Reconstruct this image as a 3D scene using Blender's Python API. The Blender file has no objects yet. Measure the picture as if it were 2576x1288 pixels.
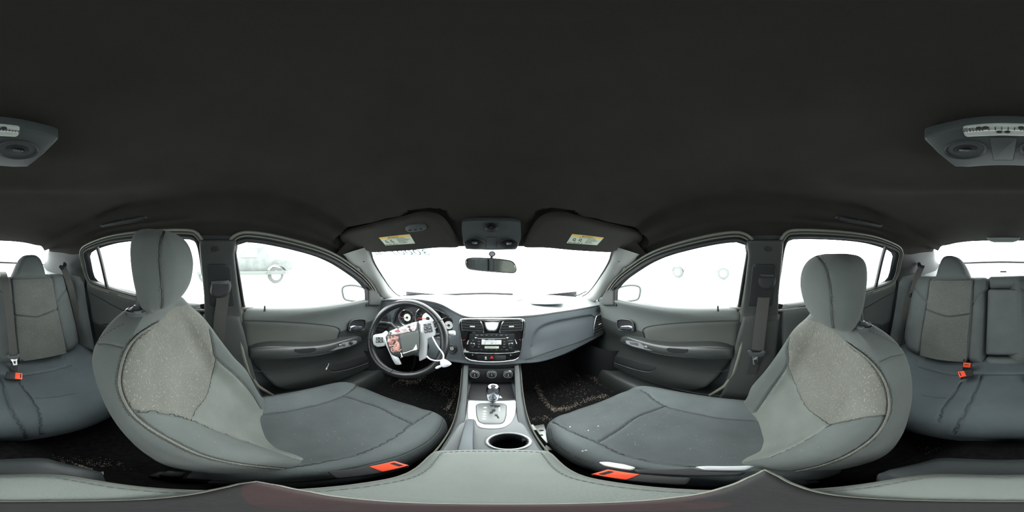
import bpy, bmesh, math, random
import numpy as np
from mathutils import Vector, Matrix
from mathutils.geometry import delaunay_2d_cdt
from mathutils.bvhtree import BVHTree
random.seed(7); rng = np.random.default_rng(7)
PI = math.pi
SC = bpy.context.scene
COL = SC.collection

# ------------------------------------------------------------------ camera, sky, exposure
CAM = Vector((0, 0, 1.05))
cam_d = bpy.data.cameras.new('camera')
cam_d.type = 'PANO'
try:
    cam_d.panorama_type = 'EQUIRECTANGULAR'
except Exception:
    pass
try:
    cam_d.cycles.panorama_type = 'EQUIRECTANGULAR'
except Exception:
    pass
cam_d.clip_start = 0.005
cam_d.clip_end = 500
cam = bpy.data.objects.new('camera', cam_d)
cam.location = CAM
YAW = (1288 - 1236) / 2576 * 360          # the lens looks a little to the right of the car's nose
cam.rotation_euler = (PI / 2, 0, -math.radians(YAW))
COL.objects.link(cam)
SC.camera = cam
SC.view_settings.view_transform = 'Standard'
SC.view_settings.look = 'None'
SC.view_settings.gamma = 1
SC.view_settings.use_curve_mapping = False
SC.view_settings.exposure = 0.0
w = bpy.data.worlds.new('overcast_sky'); SC.world = w
w.use_nodes = True
bg = w.node_tree.nodes['Background']
bg.inputs['Color'].default_value = (0.95, 1.0, 0.985, 1)
bg.inputs['Strength'].default_value = 11.0
SC.cycles.max_bounces = 7
SC.cycles.diffuse_bounces = 4
SC.cycles.glossy_bounces = 3
SC.cycles.transparent_max_bounces = 10
SC.cycles.caustics_reflective = False
SC.cycles.caustics_refractive = False
SC.cycles.sample_clamp_indirect = 6.0
SC.cycles.use_denoising = True

# ------------------------------------------------------------------ rays of the photograph
def ray(px, py):
    az = (px - 1236) / 2576 * 2 * PI
    el = (644 - py) / 1288 * PI
    return Vector((math.sin(az) * math.cos(el), math.cos(az) * math.cos(el), math.sin(el)))
def onX(px, py, X):
    d = ray(px, py); return CAM + d * (X / d.x)
def onY(px, py, Y):
    d = ray(px, py); return CAM + d * (Y / d.y)
def onZ(px, py, Z):
    d = ray(px, py); return CAM + d * ((Z - CAM.z) / d.z)

class Pl:
    """a plane in the car: origin, right, up; its normal faces the cabin"""
    def __init__(s, o, u, v):
        s.o = Vector(o); s.u = Vector(u).normalized()
        v = Vector(v); v = v - s.u * v.dot(s.u)
        s.v = v.normalized(); s.n = s.u.cross(s.v)
    def pix(s, px, py):
        d = ray(px, py)
        t = (s.o - CAM).dot(s.n) / d.dot(s.n)
        q = CAM + d * t - s.o
        return (q.dot(s.u), q.dot(s.v))
    def W(s, a, b, c=0.0):
        return s.o + s.u * a + s.v * b + s.n * c
    def shift(s, c):
        return Pl(s.o + s.n * c, s.u, s.v)

# ------------------------------------------------------------------ small maths
def cr(P, n, closed=False):
    """Catmull-Rom through P -> n points"""
    P = np.asarray([tuple(p) for p in P], float)
    m = len(P)
    if closed:
        t = np.linspace(0, m, n, endpoint=False)
        i = np.floor(t).astype(int); f = (t - i)[:, None]
        a, b, c, d = P[(i - 1) % m], P[i % m], P[(i + 1) % m], P[(i + 2) % m]
    else:
        t = np.linspace(0, m - 1, n)
        i = np.minimum(np.floor(t).astype(int), m - 2); f = (t - i)[:, None]
        Q = np.vstack([2 * P[0] - P[1], P, 2 * P[-1] - P[-2]])
        a, b, c, d = Q[i], Q[i + 1], Q[i + 2], Q[i + 3]
    return 0.5 * ((2 * b) + (-a + c) * f + (2 * a - 5 * b + 4 * c - d) * f ** 2 + (-a + 3 * b - 3 * c + d) * f ** 3)
def resample(P, step, closed=True):
    P = np.asarray([tuple(p) for p in P], float)
    Q = np.vstack([P, P[:1]]) if closed else P
    seg = np.linalg.norm(np.diff(Q, axis=0), axis=1)
    s = np.concatenate([[0], np.cumsum(seg)])
    n = max(3, int(round(s[-1] / step)))
    t = np.linspace(0, s[-1], n + 1)
    if closed: t = t[:-1]
    return np.stack([np.interp(t, s, Q[:, k]) for k in range(P.shape[1])], 1)
def smooth(P, n=60, closed=True):
    return cr(P, n, closed)
def rrect(x0, y0, x1, y1, r, k=5):
    pts = []
    for cx, cy, a0 in ((x1 - r, y1 - r, 0), (x0 + r, y1 - r, 90), (x0 + r, y0 + r, 180), (x1 - r, y0 + r, 270)):
        for i in range(k + 1):
            a = math.radians(a0 + 90 * i / k)
            pts.append((cx + r * math.cos(a), cy + r * math.sin(a)))
    return pts
def roundpoly(P, r, k=4):
    """polygon with rounded corners"""
    P = [Vector((p[0], p[1])) for p in P]; out = []
    n = len(P)
    for i in range(n):
        a, b, c = P[i - 1], P[i], P[(i + 1) % n]
        d1 = (a - b); d2 = (c - b)
        rr = min(r, d1.length * .45, d2.length * .45)
        p0 = b + d1.normalized() * rr; p2 = b + d2.normalized() * rr
        for j in range(k + 1):
            t = j / k
            q = p0 * (1 - t) ** 2 + b * 2 * t * (1 - t) + p2 * t * t
            out.append((q.x, q.y))
    return out
def circ(cx, cy, r, n=28, ry=None):
    return [(cx + r * math.cos(2 * PI * i / n), cy + (ry or r) * math.sin(2 * PI * i / n)) for i in range(n)]
def area2(P):
    P = np.asarray(P); x, y = P[:, 0], P[:, 1]
    return 0.5 * np.sum(x * np.roll(y, -1) - np.roll(x, -1) * y)
def inside(pts, poly):
    pts = np.asarray(pts, float); poly = np.asarray(poly, float)
    r = np.zeros(len(pts), bool)
    x0, y0 = poly[:, 0], poly[:, 1]; x1, y1 = np.roll(x0, -1), np.roll(y0, -1)
    for a, b, c, d in zip(x0, y0, x1, y1):
        if b == d: continue
        m = ((b > pts[:, 1]) != (d > pts[:, 1])) & (pts[:, 0] < (c - a) * (pts[:, 1] - b) / (d - b) + a)
        r ^= m
    return r
def dist_seg(pts, P, closed):
    pts = np.asarray(pts, float); P = np.asarray(P, float)
    A = P if closed else P[:-1]; B = np.roll(P, -1, 0) if closed else P[1:]
    best = np.full(len(pts), 1e9)
    for a, b in zip(A, B):
        ab = b - a; L = max(float(ab @ ab), 1e-12)
        t = np.clip((pts - a) @ ab / L, 0, 1)[:, None]
        d = np.linalg.norm(pts - (a + t * ab), axis=1)
        best = np.minimum(best, d)
    return best
def sstep(x, a, b):
    t = np.clip((x - a) / (b - a), 0, 1); return t * t * (3 - 2 * t)

# ------------------------------------------------------------------ materials
MATS = {}
def mat(name, col, rough=.6, metal=0., bump=0., bscale=400., var=0., vscale=6., spec=.5, coat=0., emit=None, kind=None, sheen=0.):
    if name in MATS: return MATS[name]
    m = bpy.data.materials.new(name); m.use_nodes = True
    nt = m.node_tree; N = nt.nodes; L = nt.links
    b = N['Principled BSDF']
    b.inputs['Base Color'].default_value = (*col, 1)
    b.inputs['Roughness'].default_value = rough
    b.inputs['Metallic'].default_value = metal
    b.inputs['Specular IOR Level'].default_value = spec
    b.inputs['Coat Weight'].default_value = coat
    b.inputs['Coat Roughness'].default_value = .08
    if sheen:
        b.inputs['Sheen Weight'].default_value = sheen
    tc = N.new('ShaderNodeTexCoord')
    last = None
    if var:
        n = N.new('ShaderNodeTexNoise'); n.inputs['Scale'].default_value = vscale; n.inputs['Detail'].default_value = 5
        L.new(tc.outputs['Object'], n.inputs['Vector'])
        r = N.new('ShaderNodeMapRange'); r.inputs['From Min'].default_value = .3; r.inputs['From Max'].default_value = .7
        r.inputs['To Min'].default_value = 1 - var; r.inputs['To Max'].default_value = 1 + var
        L.new(n.outputs['Fac'], r.inputs['Value'])
        mx = N.new('ShaderNodeVectorMath'); mx.operation = 'SCALE'
        mx.inputs[0].default_value = col
        L.new(r.outputs['Result'], mx.inputs['Scale'])
        L.new(mx.outputs[0], b.inputs['Base Color']); last = mx
    if kind == 'streak':          # pale woven flecks running down the cloth
        mp = N.new('ShaderNodeMapping'); mp.inputs['Scale'].default_value = (430, 430, 60)
        L.new(tc.outputs['Object'], mp.inputs['Vector'])
        n2 = N.new('ShaderNodeTexNoise'); n2.inputs['Scale'].default_value = 1.; n2.inputs['Detail'].default_value = 1
        L.new(mp.outputs[0], n2.inputs['Vector'])
        cr_ = N.new('ShaderNodeValToRGB'); cr_.color_ramp.elements[0].position = .60; cr_.color_ramp.elements[1].position = .73
        L.new(n2.outputs['Fac'], cr_.inputs['Fac'])
        mix = N.new('ShaderNodeMix'); mix.data_type = 'RGBA'
        L.new(cr_.outputs['Color'], mix.inputs[0])
        if last: L.new(last.outputs[0], mix.inputs[6])
        else: mix.inputs[6].default_value = (*col, 1)
        mix.inputs[7].default_value = (*[min(1, c * 1.8) for c in col], 1)
        L.new(mix.outputs[2], b.inputs['Base Color'])
    if bump:
        n = N.new('ShaderNodeTexNoise'); n.inputs['Scale'].default_value = bscale; n.inputs['Detail'].default_value = 2
        L.new(tc.outputs['Object'], n.inputs['Vector'])
        bp = N.new('ShaderNodeBump'); bp.inputs['Strength'].default_value = bump; bp.inputs['Distance'].default_value = .001
        L.new(n.outputs['Fac'], bp.inputs['Height']); L.new(bp.outputs[0], b.inputs['Normal'])
    if emit:
        b.inputs['Emission Color'].default_value = (*emit[:3], 1); b.inputs['Emission Strength'].default_value = emit[3]
    MATS[name] = m
    return m
def glassmat(name, tint=(1, 1, 1), refl=.06):
    m = bpy.data.materials.new(name); m.use_nodes = True
    nt = m.node_tree; N = nt.nodes; L = nt.links
    N.remove(N['Principled BSDF'])
    t = N.new('ShaderNodeBsdfTransparent'); t.inputs[0].default_value = (*tint, 1)
    g = N.new('ShaderNodeBsdfGlossy'); g.inputs['Roughness'].default_value = .02
    mx = N.new('ShaderNodeMixShader'); lw = N.new('ShaderNodeLayerWeight'); lw.inputs['Blend'].default_value = .15
    pw = N.new('ShaderNodeMath'); pw.operation = 'MULTIPLY_ADD'; pw.inputs[1].default_value = refl * 3; pw.inputs[2].default_value = .015
    L.new(lw.outputs['Facing'], pw.inputs[0])
    L.new(pw.outputs[0], mx.inputs[0]); L.new(t.outputs[0], mx.inputs[1]); L.new(g.outputs[0], mx.inputs[2])
    L.new(mx.outputs[0], N['Material Output'].inputs['Surface'])
    MATS[name] = m
    return m
M = {}
M['headliner'] = mat('headliner_cloth', (.031, .029, .0255), .95, bump=.5, bscale=900, var=.10, vscale=9, spec=.1)
M['visor'] = mat('visor_cloth', (.036, .034, .031), .9, bump=.4, bscale=900, var=.08, vscale=14, spec=.15)
M['cloth'] = mat('seat_cloth', (.084, .096, .092), .88, bump=.6, bscale=700, var=.10, vscale=8, spec=.2, sheen=.1)  # darkened so the seat sides look less lit than the fronts
M['cloth_in'] = mat('seat_insert_cloth', (.125, .128, .114), .9, bump=.6, bscale=500, var=.10, vscale=9, spec=.15, kind='streak')  # windscreen light on the front faces is put into this paler cloth
M['cloth_mid'] = mat('seat_middle_cloth', (.140, .152, .140), .9, bump=.7, bscale=450, var=.10, vscale=9, spec=.15)
M['cushion'] = mat('cushion_cloth', (.092, .106, .108), .88, bump=.7, bscale=520, var=.14, vscale=7, spec=.2, sheen=.1)
M['cushion_mid'] = mat('cushion_middle_cloth', (.080, .091, .093), .9, bump=.8, bscale=420, var=.16, vscale=7, spec=.2)
M['rear_cloth'] = mat('rear_seat_cloth', (.078, .090, .089), .88, bump=.6, bscale=600, var=.12, vscale=7, spec=.2)
M['rear_in'] = mat('rear_insert_cloth', (.085, .090, .084), .9, bump=.6, bscale=500, var=.10, vscale=9, spec=.15, kind='streak')
M['rear_cush'] = mat('rear_cushion_cloth', (.072, .088, .096), .88, bump=.6, bscale=600, var=.14, vscale=6, spec=.2)
M['thread'] = mat('grey_thread', (.10, .105, .10), .7)
M['seam'] = mat('dark_seam_thread', (.03, .032, .032), .8)  # dark grey thread for seams and stitch rows
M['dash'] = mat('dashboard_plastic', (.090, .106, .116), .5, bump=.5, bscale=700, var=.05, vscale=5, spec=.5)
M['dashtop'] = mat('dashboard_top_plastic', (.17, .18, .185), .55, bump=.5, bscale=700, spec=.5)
M['door'] = mat('door_plastic', (.066, .076, .074), .55, bump=.5, bscale=700, var=.06, vscale=5, spec=.5)
M['doorcloth'] = mat('door_insert_cloth', (.062, .067, .061), .85, bump=.5, bscale=600, var=.06, vscale=6, spec=.2)
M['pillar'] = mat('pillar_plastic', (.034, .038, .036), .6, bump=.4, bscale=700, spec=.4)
M['apillar'] = mat('glare_pillar_plastic', (.27, .28, .27), .6, bump=.4, bscale=700, spec=.4)  # pale colour carries the windscreen glare on these pillars
M['dark'] = mat('dark_plastic', (.013, .014, .016), .55, bump=.3, bscale=600, spec=.4)
M['mid'] = mat('grey_plastic', (.046, .053, .056), .5, bump=.3, bscale=600, spec=.5)
M['rubber'] = mat('black_rubber', (.018, .018, .020), .55, spec=.4)
M['seal'] = mat('grey_rubber_seal', (.14, .145, .12), .4, spec=.5)  # pale weather strip, its bright highlight put into the colour
M['truck'] = mat('washed_out_paint', (.078, .088, .084), .6, var=.25, vscale=3)
M['lid'] = mat('console_lid_cloth', (.175, .195, .182), .85, bump=.6, bscale=600, var=.08, vscale=9, spec=.2)
M['contop'] = mat('console_plastic', (.095, .108, .110), .33, bump=.3, bscale=700, spec=.6)
M['knob'] = mat('dark_chrome', (.50, .50, .55), .15, metal=1)
M['darkred'] = mat('dark_red_print', (.22, .02, .02), .5)
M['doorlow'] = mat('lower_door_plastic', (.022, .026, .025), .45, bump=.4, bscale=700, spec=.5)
M['armrest'] = mat('door_armrest_plastic', (.032, .037, .036), .34, bump=.4, bscale=700, spec=.6)
M['maroon'] = mat('maroon_standin', (.030, .014, .015), .7, bump=.3, bscale=200, var=.3, vscale=10)
M['palegrey'] = mat('pale_grey_plastic', (.16, .18, .185), .5)
M['black'] = mat('piano_black', (.006, .006, .008), .12, spec=.5, coat=.4)
M['chrome'] = mat('chrome', (.82, .83, .86), .12, metal=1)
M['silver'] = mat('silver_paint', (.52, .54, .56), .38, metal=.35, spec=.6)
M['leather'] = mat('black_leather', (.007, .008, .010), .30, bump=.5, bscale=350, spec=.6, var=.1, vscale=30)
M['carpet'] = mat('black_carpet', (.016, .016, .016), .97, bump=1., bscale=500, var=.35, vscale=60, spec=.05)
M['belt'] = mat('seat_belt_webbing', (.055, .056, .052), .75, bump=.7, bscale=900, spec=.3)
M['darkbelt'] = mat('dark_belt_webbing', (.03, .032, .03), .75, bump=.7, bscale=900, spec=.3)
M['orange'] = mat('orange_red_plastic', (.90, .085, .03), .4, spec=.5, emit=None)
M['white'] = mat('white_plastic', (.80, .80, .82), .4)
M['paper'] = mat('label_paper', (.60, .66, .56), .6)
M['yellow'] = mat('label_yellow', (.78, .50, .07), .6)
M['ink'] = mat('label_ink', (.03, .035, .03), .6)
M['greyink'] = mat('pale_print', (.62, .66, .66), .5)
M['lens'] = mat('clear_lamp_lens', (.62, .66, .62), .12, spec=.9, metal=.35)
M['mirror'] = mat('mirror_silver', (.80, .84, .83), .02, metal=1)
M['red'] = mat('red_print', (.75, .04, .03), .5)
M['airbag'] = mat('airbag_fabric', (.55, .30, .26), .8, var=.25, vscale=30, bump=.3, bscale=300)
M['airbagw'] = mat('airbag_fabric_pale', (.78, .66, .66), .8)
M['wire'] = mat('white_wire_sleeve', (.78, .76, .85), .45)
M['glass'] = glassmat('window_glass')
M['brown'] = mat('brown_standin', (.013, .012, .013), .7, bump=.3, bscale=200, var=.3, vscale=10)
M['ground'] = mat('pale_gravel', (.60, .62, .61), .95, var=.06, vscale=1.5)
M['paint'] = mat('pale_car_paint', (.78, .80, .80), .35, spec=.5)
M['tyre'] = mat('dusty_tyre', (.085, .095, .09), .9)
M['steel'] = mat('bare_steel', (.30, .31, .30), .4, metal=.6)
M['crumb'] = mat('pale_crumbs', (.50, .42, .34), .9, var=.4, vscale=80)
M['chip'] = mat('pale_chip', (.80, .80, .76), .7)
M['dial'] = mat('gauge_face', (.05, .055, .06), .4)
M['dialc'] = mat('gauge_centre', (.70, .72, .68), .5)
M['displ'] = mat('display_glass', (.55, .58, .58), .08, spec=.9)
M['patch'] = mat('torn_foam', (.13, .165, .18), .8)

# ------------------------------------------------------------------ object helpers
MIR = [False]
def link(o, parent):
    COL.objects.link(o)
    if parent is not None:
        o.parent = parent
        o.matrix_parent_inverse = Matrix.Identity(4)
        off = Vector((0, 0, 0)); p = parent      # vertices are given in car space
        while p is not None:
            off += p.location; p = p.parent
        o.location = -off
    return o
def tag(o, label=None, cat=None, group=None, kind=None):
    if label: o['label'] = label
    if cat: o['category'] = cat
    if group: o['group'] = group
    if kind: o['kind'] = kind
    return o
def thing(name, label, cat, loc, group=None, kind=None):
    o = bpy.data.objects.new(name, None); COL.objects.link(o)
    l = Vector(loc)
    if MIR[0]: l.x = -l.x
    o.location = l; o.empty_display_size = .05
    return tag(o, label, cat, group, kind)
def mk(name, V, F, m, parent=None, smooth_=True, sharp=38, recalc=True, label=None):
    V = np.asarray([tuple(v) for v in V] if not isinstance(V, np.ndarray) else V, float)
    if MIR[0]:
        V = V.copy(); V[:, 0] *= -1
    me = bpy.data.meshes.new(name)
    me.from_pydata(V.tolist(), [], [list(map(int, f)) for f in F])
    ms = m if isinstance(m, (list, tuple)) else [m]
    for q in ms: me.materials.append(q)
    if recalc:
        bm = bmesh.new(); bm.from_mesh(me)
        bmesh.ops.recalc_face_normals(bm, faces=bm.faces)
        bm.to_mesh(me); bm.free()
    if smooth_:
        me.shade_smooth()
        me.set_sharp_from_angle(angle=math.radians(sharp))
    o = bpy.data.objects.new(name, me)
    if label: o['label'] = label
    return link(o, parent)
class MB:
    """collects several shapes into one mesh"""
    def __init__(s): s.V = []; s.F = []
    def add(s, V, F):
        n = len(s.V); s.V += [tuple(v) for v in V]; s.F += [[i + n for i in f] for f in F]; return s
    def build(s, name, m, parent=None, **k): return mk(name, s.V, s.F, m, parent, **k)
def multi(name, paths, r, m, parent, n=5):
    for P_ in paths:
        V, F = g_tube(P_, r, n=n); mk(name, V, F, m, parent)
def g_box(c, d, R=None, bev=0.0):
    x, y, z = [q / 2 for q in d]; c = Vector(c)
    if bev:
        bm = bmesh.new(); bmesh.ops.create_cube(bm, size=1)
        for v in bm.verts: v.co = Vector((v.co.x * d[0], v.co.y * d[1], v.co.z * d[2]))
        bmesh.ops.bevel(bm, geom=bm.edges[:], offset=min(bev, min(d) * .45), segments=2, profile=.5, affect='EDGES')
        V = [v.co.copy() for v in bm.verts]; bm.verts.index_update()
        F = [[v.index for v in f.verts] for f in bm.faces]; bm.free()
    else:
        V = [Vector((a * x, b * y, e * z)) for a in (-1, 1) for b in (-1, 1) for e in (-1, 1)]
        F = [(0, 1, 3, 2), (4, 6, 7, 5), (0, 4, 5, 1), (2, 3, 7, 6), (0, 2, 6, 4), (1, 5, 7, 3)]
    if R is not None: V = [R @ v for v in V]
    return [v + c for v in V], F
def g_tube(path, r, n=10, closed=False, flat=1.0, up=None):
    P = [Vector(tuple(p)) for p in path]; m = len(P)
    rr = r if hasattr(r, '__len__') else [r] * m
    V = []; F = []; prev = None
    for i, p in enumerate(P):
        if closed: t = (P[(i + 1) % m] - P[i - 1])
        else: t = P[min(i + 1, m - 1)] - P[max(i - 1, 0)]
        t.normalize()
        if prev is None:
            a = Vector(up) if up else (Vector((0, 0, 1)) if abs(t.z) < .9 else Vector((1, 0, 0)))
        else: a = prev
        a = (a - t * a.dot(t)).normalized(); prev = a
        b = t.cross(a)
        for k in range(n):
            an = 2 * PI * k / n
            V.append(p + a * math.cos(an) * rr[i] + b * math.sin(an) * rr[i] * flat)
    for i in range(m if closed else m - 1):
        j = (i + 1) % m
        for k in range(n):
            F.append((i * n + k, i * n + (k + 1) % n, j * n + (k + 1) % n, j * n + k))
    if not closed:
        F.append(tuple(range(n))[::-1]); F.append(tuple(range((m - 1) * n, m * n)))
    return V, F
def tube(name, path, r, m, parent=None, **k):
    lab = k.pop('label', None)
    V, F = g_tube(path, r, **k); return mk(name, V, F, m, parent, label=lab)
def g_ribbon(path, nrm, wd, th):
    """flat strap: path, direction across, width, thickness"""
    P = [Vector(tuple(p)) for p in path]; V = []; F = []
    for i, p in enumerate(P):
        t = (P[min(i + 1, len(P) - 1)] - P[max(i - 1, 0)]).normalized()
        a = nrm[i] if isinstance(nrm, list) else Vector(nrm)
        a = (a - t * a.dot(t)).normalized(); b = t.cross(a)
        w2 = (wd[i] if hasattr(wd, '__len__') else wd) / 2
        V += [p - a * w2 - b * th / 2, p + a * w2 - b * th / 2, p + a * w2 + b * th / 2, p - a * w2 + b * th / 2]
    for i in range(len(P) - 1):
        for k in range(4):
            F.append((i * 4 + k, i * 4 + (k + 1) % 4, i * 4 + 4 + (k + 1) % 4, i * 4 + 4 + k))
    F += [(3, 2, 1, 0), tuple(range(len(P) * 4 - 4, len(P) * 4))]
    return V, F
def g_slab(pl, out, h, bev=.001, z0=0., hole=None):
    out = [tuple(p)[:2] for p in out]
    if area2(out) < 0: out = out[::-1]
    n = len(out); O = np.asarray(out)
    t = np.roll(O, -1, 0) - np.roll(O, 1, 0); t /= np.maximum(np.linalg.norm(t, axis=1), 1e-9)[:, None]
    nin = np.stack([-t[:, 1], t[:, 0]], 1)
    V = []; F = []
    rings = [(0, z0), (0, z0 + h - bev), (bev * .3, z0 + h - bev * .3), (bev, z0 + h)] if bev else [(0, z0), (0, z0 + h)]
    for off, zz in rings:
        for p, q in zip(O, nin): V.append(pl.W(p[0] + q[0] * off, p[1] + q[1] * off, zz))
    for r in range(len(rings) - 1):
        for i in range(n):
            j = (i + 1) % n; F.append((r * n + i, r * n + j, r * n + n + j, r * n + n + i))
    F.append(tuple(range(n))[::-1]); F.append(tuple(range((len(rings) - 1) * n, len(rings) * n)))
    return V, F
def slab(name, pl, out, h, m, parent=None, bev=.001, z0=0., label=None, **k):
    V, F = g_slab(pl, out, h, bev, z0); return mk(name, V, F, m, parent, label=label, **k)
def pslab(name, pl, pix, h, m, parent=None, rnd=.002, **k):
    """slab whose outline is given where the photograph shows it, laid on plane pl"""
    return slab(name, pl, roundpoly([pl.pix(*p) for p in pix], rnd), h, m, parent, **k)
def ring(name, pl, out, r, m, parent=None, z0=0., n=8, flat=1., label=None):
    return tube(name, [pl.W(p[0], p[1], z0) for p in out], r, m, parent, closed=True, n=n, flat=flat, up=tuple(pl.n), label=label)
def lathe(name, c, axis, prof, m, parent=None, n=32, label=None):
    """prof: list of (radius, height along axis)"""
    V, F = g_lathe(c, axis, prof, n); return mk(name, V, F, m, parent, label=label)
def g_lathe(c, axis, prof, n=32):
    ax = Vector(axis).normalized(); a = ax.orthogonal().normalized(); b = ax.cross(a); c = Vector(c)
    V = []; F = []
    for r, h in prof:
        for k in range(n):
            an = 2 * PI * k / n; V.append(c + ax * h + (a * math.cos(an) + b * math.sin(an)) * max(r, 1e-5))
    for i in range(len(prof) - 1):
        for k in range(n): F.append((i * n + k, i * n + (k + 1) % n, i * n + n + (k + 1) % n, i * n + n + k))
    F.append(tuple(range(n))[::-1]); F.append(tuple(range((len(prof) - 1) * n, len(prof) * n)))
    return V, F
def fill2d(out, step, extra=(), holes=(), edge_r=0.):
    """triangulates a 2-D outline with inner points; returns verts, faces, distance to the rim"""
    O = resample(out, step * .7, True)
    if area2(O) < 0: O = O[::-1]
    pts = [O]; H = []
    for h in holes:
        h = resample(h, step * .7, True)
        if area2(h) > 0: h = h[::-1]
        H.append(h)
    x0, y0 = O.min(0); x1, y1 = O.max(0)
    gx, gy = np.meshgrid(np.arange(x0, x1, step), np.arange(y0, y1, step * .87))
    gx[1::2] += step / 2
    G = np.stack([gx.ravel(), gy.ravel()], 1)
    G = G[inside(G, O)]
    allb = [O] + H
    def rim(p):
        d = dist_seg(p, O, True)
        for h in H: d = np.minimum(d, dist_seg(p, h, True))
        return d
    def inn(p):
        k = inside(p, O)
        for h in H: k &= ~inside(p, h)
        return k
    G = G[inn(G)] if len(G) else G
    lo = max(step * .5, edge_r * 1.02)
    if len(G): G = G[rim(G) > lo]
    rings = []
    if edge_r:
        for f in (.07, .2, .4, .68, 1.):
            for B in allb:
                t = np.roll(B, -1, 0) - np.roll(B, 1, 0); t /= np.linalg.norm(t, axis=1)[:, None]
                q = B + np.stack([-t[:, 1], t[:, 0]], 1) * edge_r * f
                q = q[inn(q)]
                q = q[rim(q) > edge_r * f * .9]
                rings.append(q)
    E = []
    if len(extra):
        E0 = np.vstack(extra); E0 = E0[inn(E0)]; E0 = E0[rim(E0) > .0015]
        if len(G) and len(E0):
            dmin = np.full(len(G), 1e9)
            for s_ in range(0, len(E0), 400):
                dd = np.linalg.norm(G[:, None] - E0[None, s_:s_ + 400], axis=2).min(1); dmin = np.minimum(dmin, dd)
            G = G[dmin > step * .45]
        E = [E0]
    allp = np.vstack(allb + rings + E + [G]) if len(G) else np.vstack(allb + rings + E)
    edges = []; k = 0
    for B in allb:
        n = len(B); edges += [(k + i, k + (i + 1) % n) for i in range(n)]; k += n
    r = delaunay_2d_cdt([Vector(p) for p in allp], edges, [], 0, 1e-6)
    V = np.array([tuple(v) for v in r[0]]); F = np.array(r[2])
    c = V[F].mean(1)
    F = F[inn(c)]
    return V, F, rim(V)
def seam_pts(S, w, step):
    out = []
    for s in S:
        s = resample(s, step, False)
        t = np.gradient(s, axis=0); t /= np.maximum(np.linalg.norm(t, axis=1), 1e-9)[:, None]
        nn = np.stack([-t[:, 1], t[:, 0]], 1)
        for o in (0, w * .8, -w * .8, w * 2, -w * 2): out.append(s + nn * o)
    return out
def pillow(name, pl, out, T, r, m, parent=None, seams=(), step=.02, puff=0., sd=.004, sw=.004, bend=None, label=None, h0=0., holes=()):
    """soft padded panel with rounded rim and stitched-in seams"""
    ex = seam_pts(seams, sw, step * .5) if len(seams) else []
    V, F, d = fill2d(out, step, ex, holes, r)
    if r > 0:
        q = np.clip(d / r, 0, 1); h = T * np.sqrt(np.maximum(0, 1 - (1 - q) ** 2))
    else: h = np.full(len(V), T)
    if puff: h = h + puff * (1 - np.exp(-np.maximum(d - r * .3, 0) / (r * 2 + .03)))
    for s in seams:
        ds = dist_seg(V, s, False)
        h = h - sd * np.exp(-(ds / sw) ** 2) - (puff * .25) * np.exp(-(ds / (sw * 5)) ** 2)
    h = h + h0
    P = [bend(a, b, c) if bend else pl.W(a, b, c) for (a, b), c in zip(V, h)]
    return mk(name, P, F, m, parent, sharp=60, recalc=False, label=label)
def loft_grid(C, NS, NK, closed=True, sx=None):
    """C: list of rings (lists of 3-D points)"""
    C = np.asarray([[tuple(p) for p in r] for r in C], float)
    A = np.stack([cr(C[:, k], NS) for k in range(C.shape[1])], 1)
    B = np.stack([cr(A[i], NK, closed) for i in range(NS)], 0)
    return B
def grid_faces(NS, NK, closed=True):
    F = []
    for i in range(NS - 1):
        for k in range(NK if closed else NK - 1):
            k2 = (k + 1) % NK
            F.append((i * NK + k, i * NK + k2, (i + 1) * NK + k2, (i + 1) * NK + k))
    return F
def loft(name, C, NS, NK, m, parent=None, closed=True, caps=True, **kw):
    B = loft_grid(C, NS, NK, closed); F = grid_faces(NS, NK, closed)
    if caps and closed:
        F.append(tuple(range(NK))[::-1]); F.append(tuple(range((NS - 1) * NK, NS * NK)))
    return mk(name, B.reshape(-1, 3), F, m, parent, **kw)
def text(name, s, pl, a, b, size, m, parent=None, z=.0006, ext=.0001, mirror=False, align='CENTER'):
    cu = bpy.data.curves.new(name, 'FONT'); cu.body = s; cu.size = size; cu.extrude = ext
    cu.align_x = align; cu.align_y = 'CENTER'; cu.resolution_u = 2
    cu.materials.append(m)
    tmp = bpy.data.objects.new('tmp', cu)
    me = bpy.data.meshes.new_from_object(tmp)
    bpy.data.objects.remove(tmp); me.name = name
    if not me.materials: me.materials.append(m)
    o = bpy.data.objects.new(name, me)
    p = pl.W(a, b, z)
    u = -pl.u if mirror else pl.u
    me.transform(Matrix(((u.x, pl.v.x, pl.n.x, p.x), (u.y, pl.v.y, pl.n.y, p.y), (u.z, pl.v.z, pl.n.z, p.z), (0, 0, 0, 1))))
    link(o, parent)
    return o
def bvh(V, F):
    return BVHTree.FromPolygons([tuple(v) for v in V], [tuple(map(int, f)) for f in F])
def hit(bv, px, py):
    r = bv.ray_cast(CAM, ray(px, py)); return r[0], r[1]
# =================================================================== THE OUTSIDE
gm = mk('ground', [(-60, -60, -.3), (60, -60, -.3), (60, 60, -.3), (-60, 60, -.3)], [(0, 1, 2, 3)], M['ground'], smooth_=False)
tag(gm, 'pale overexposed gravel ground all around the car', 'ground', kind='structure')

def glass_lat(z): return .712 - .40 * (z - .79)
def LG(px, py, lat=None):
    """left-side pixel -> (y, z) on the side glass surface"""
    z = 1.0
    for _ in range(12):
        X = -(lat if lat else glass_lat(z)); p = onX(px, py, X); z = p.z
    return (p.y, p.z)
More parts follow.
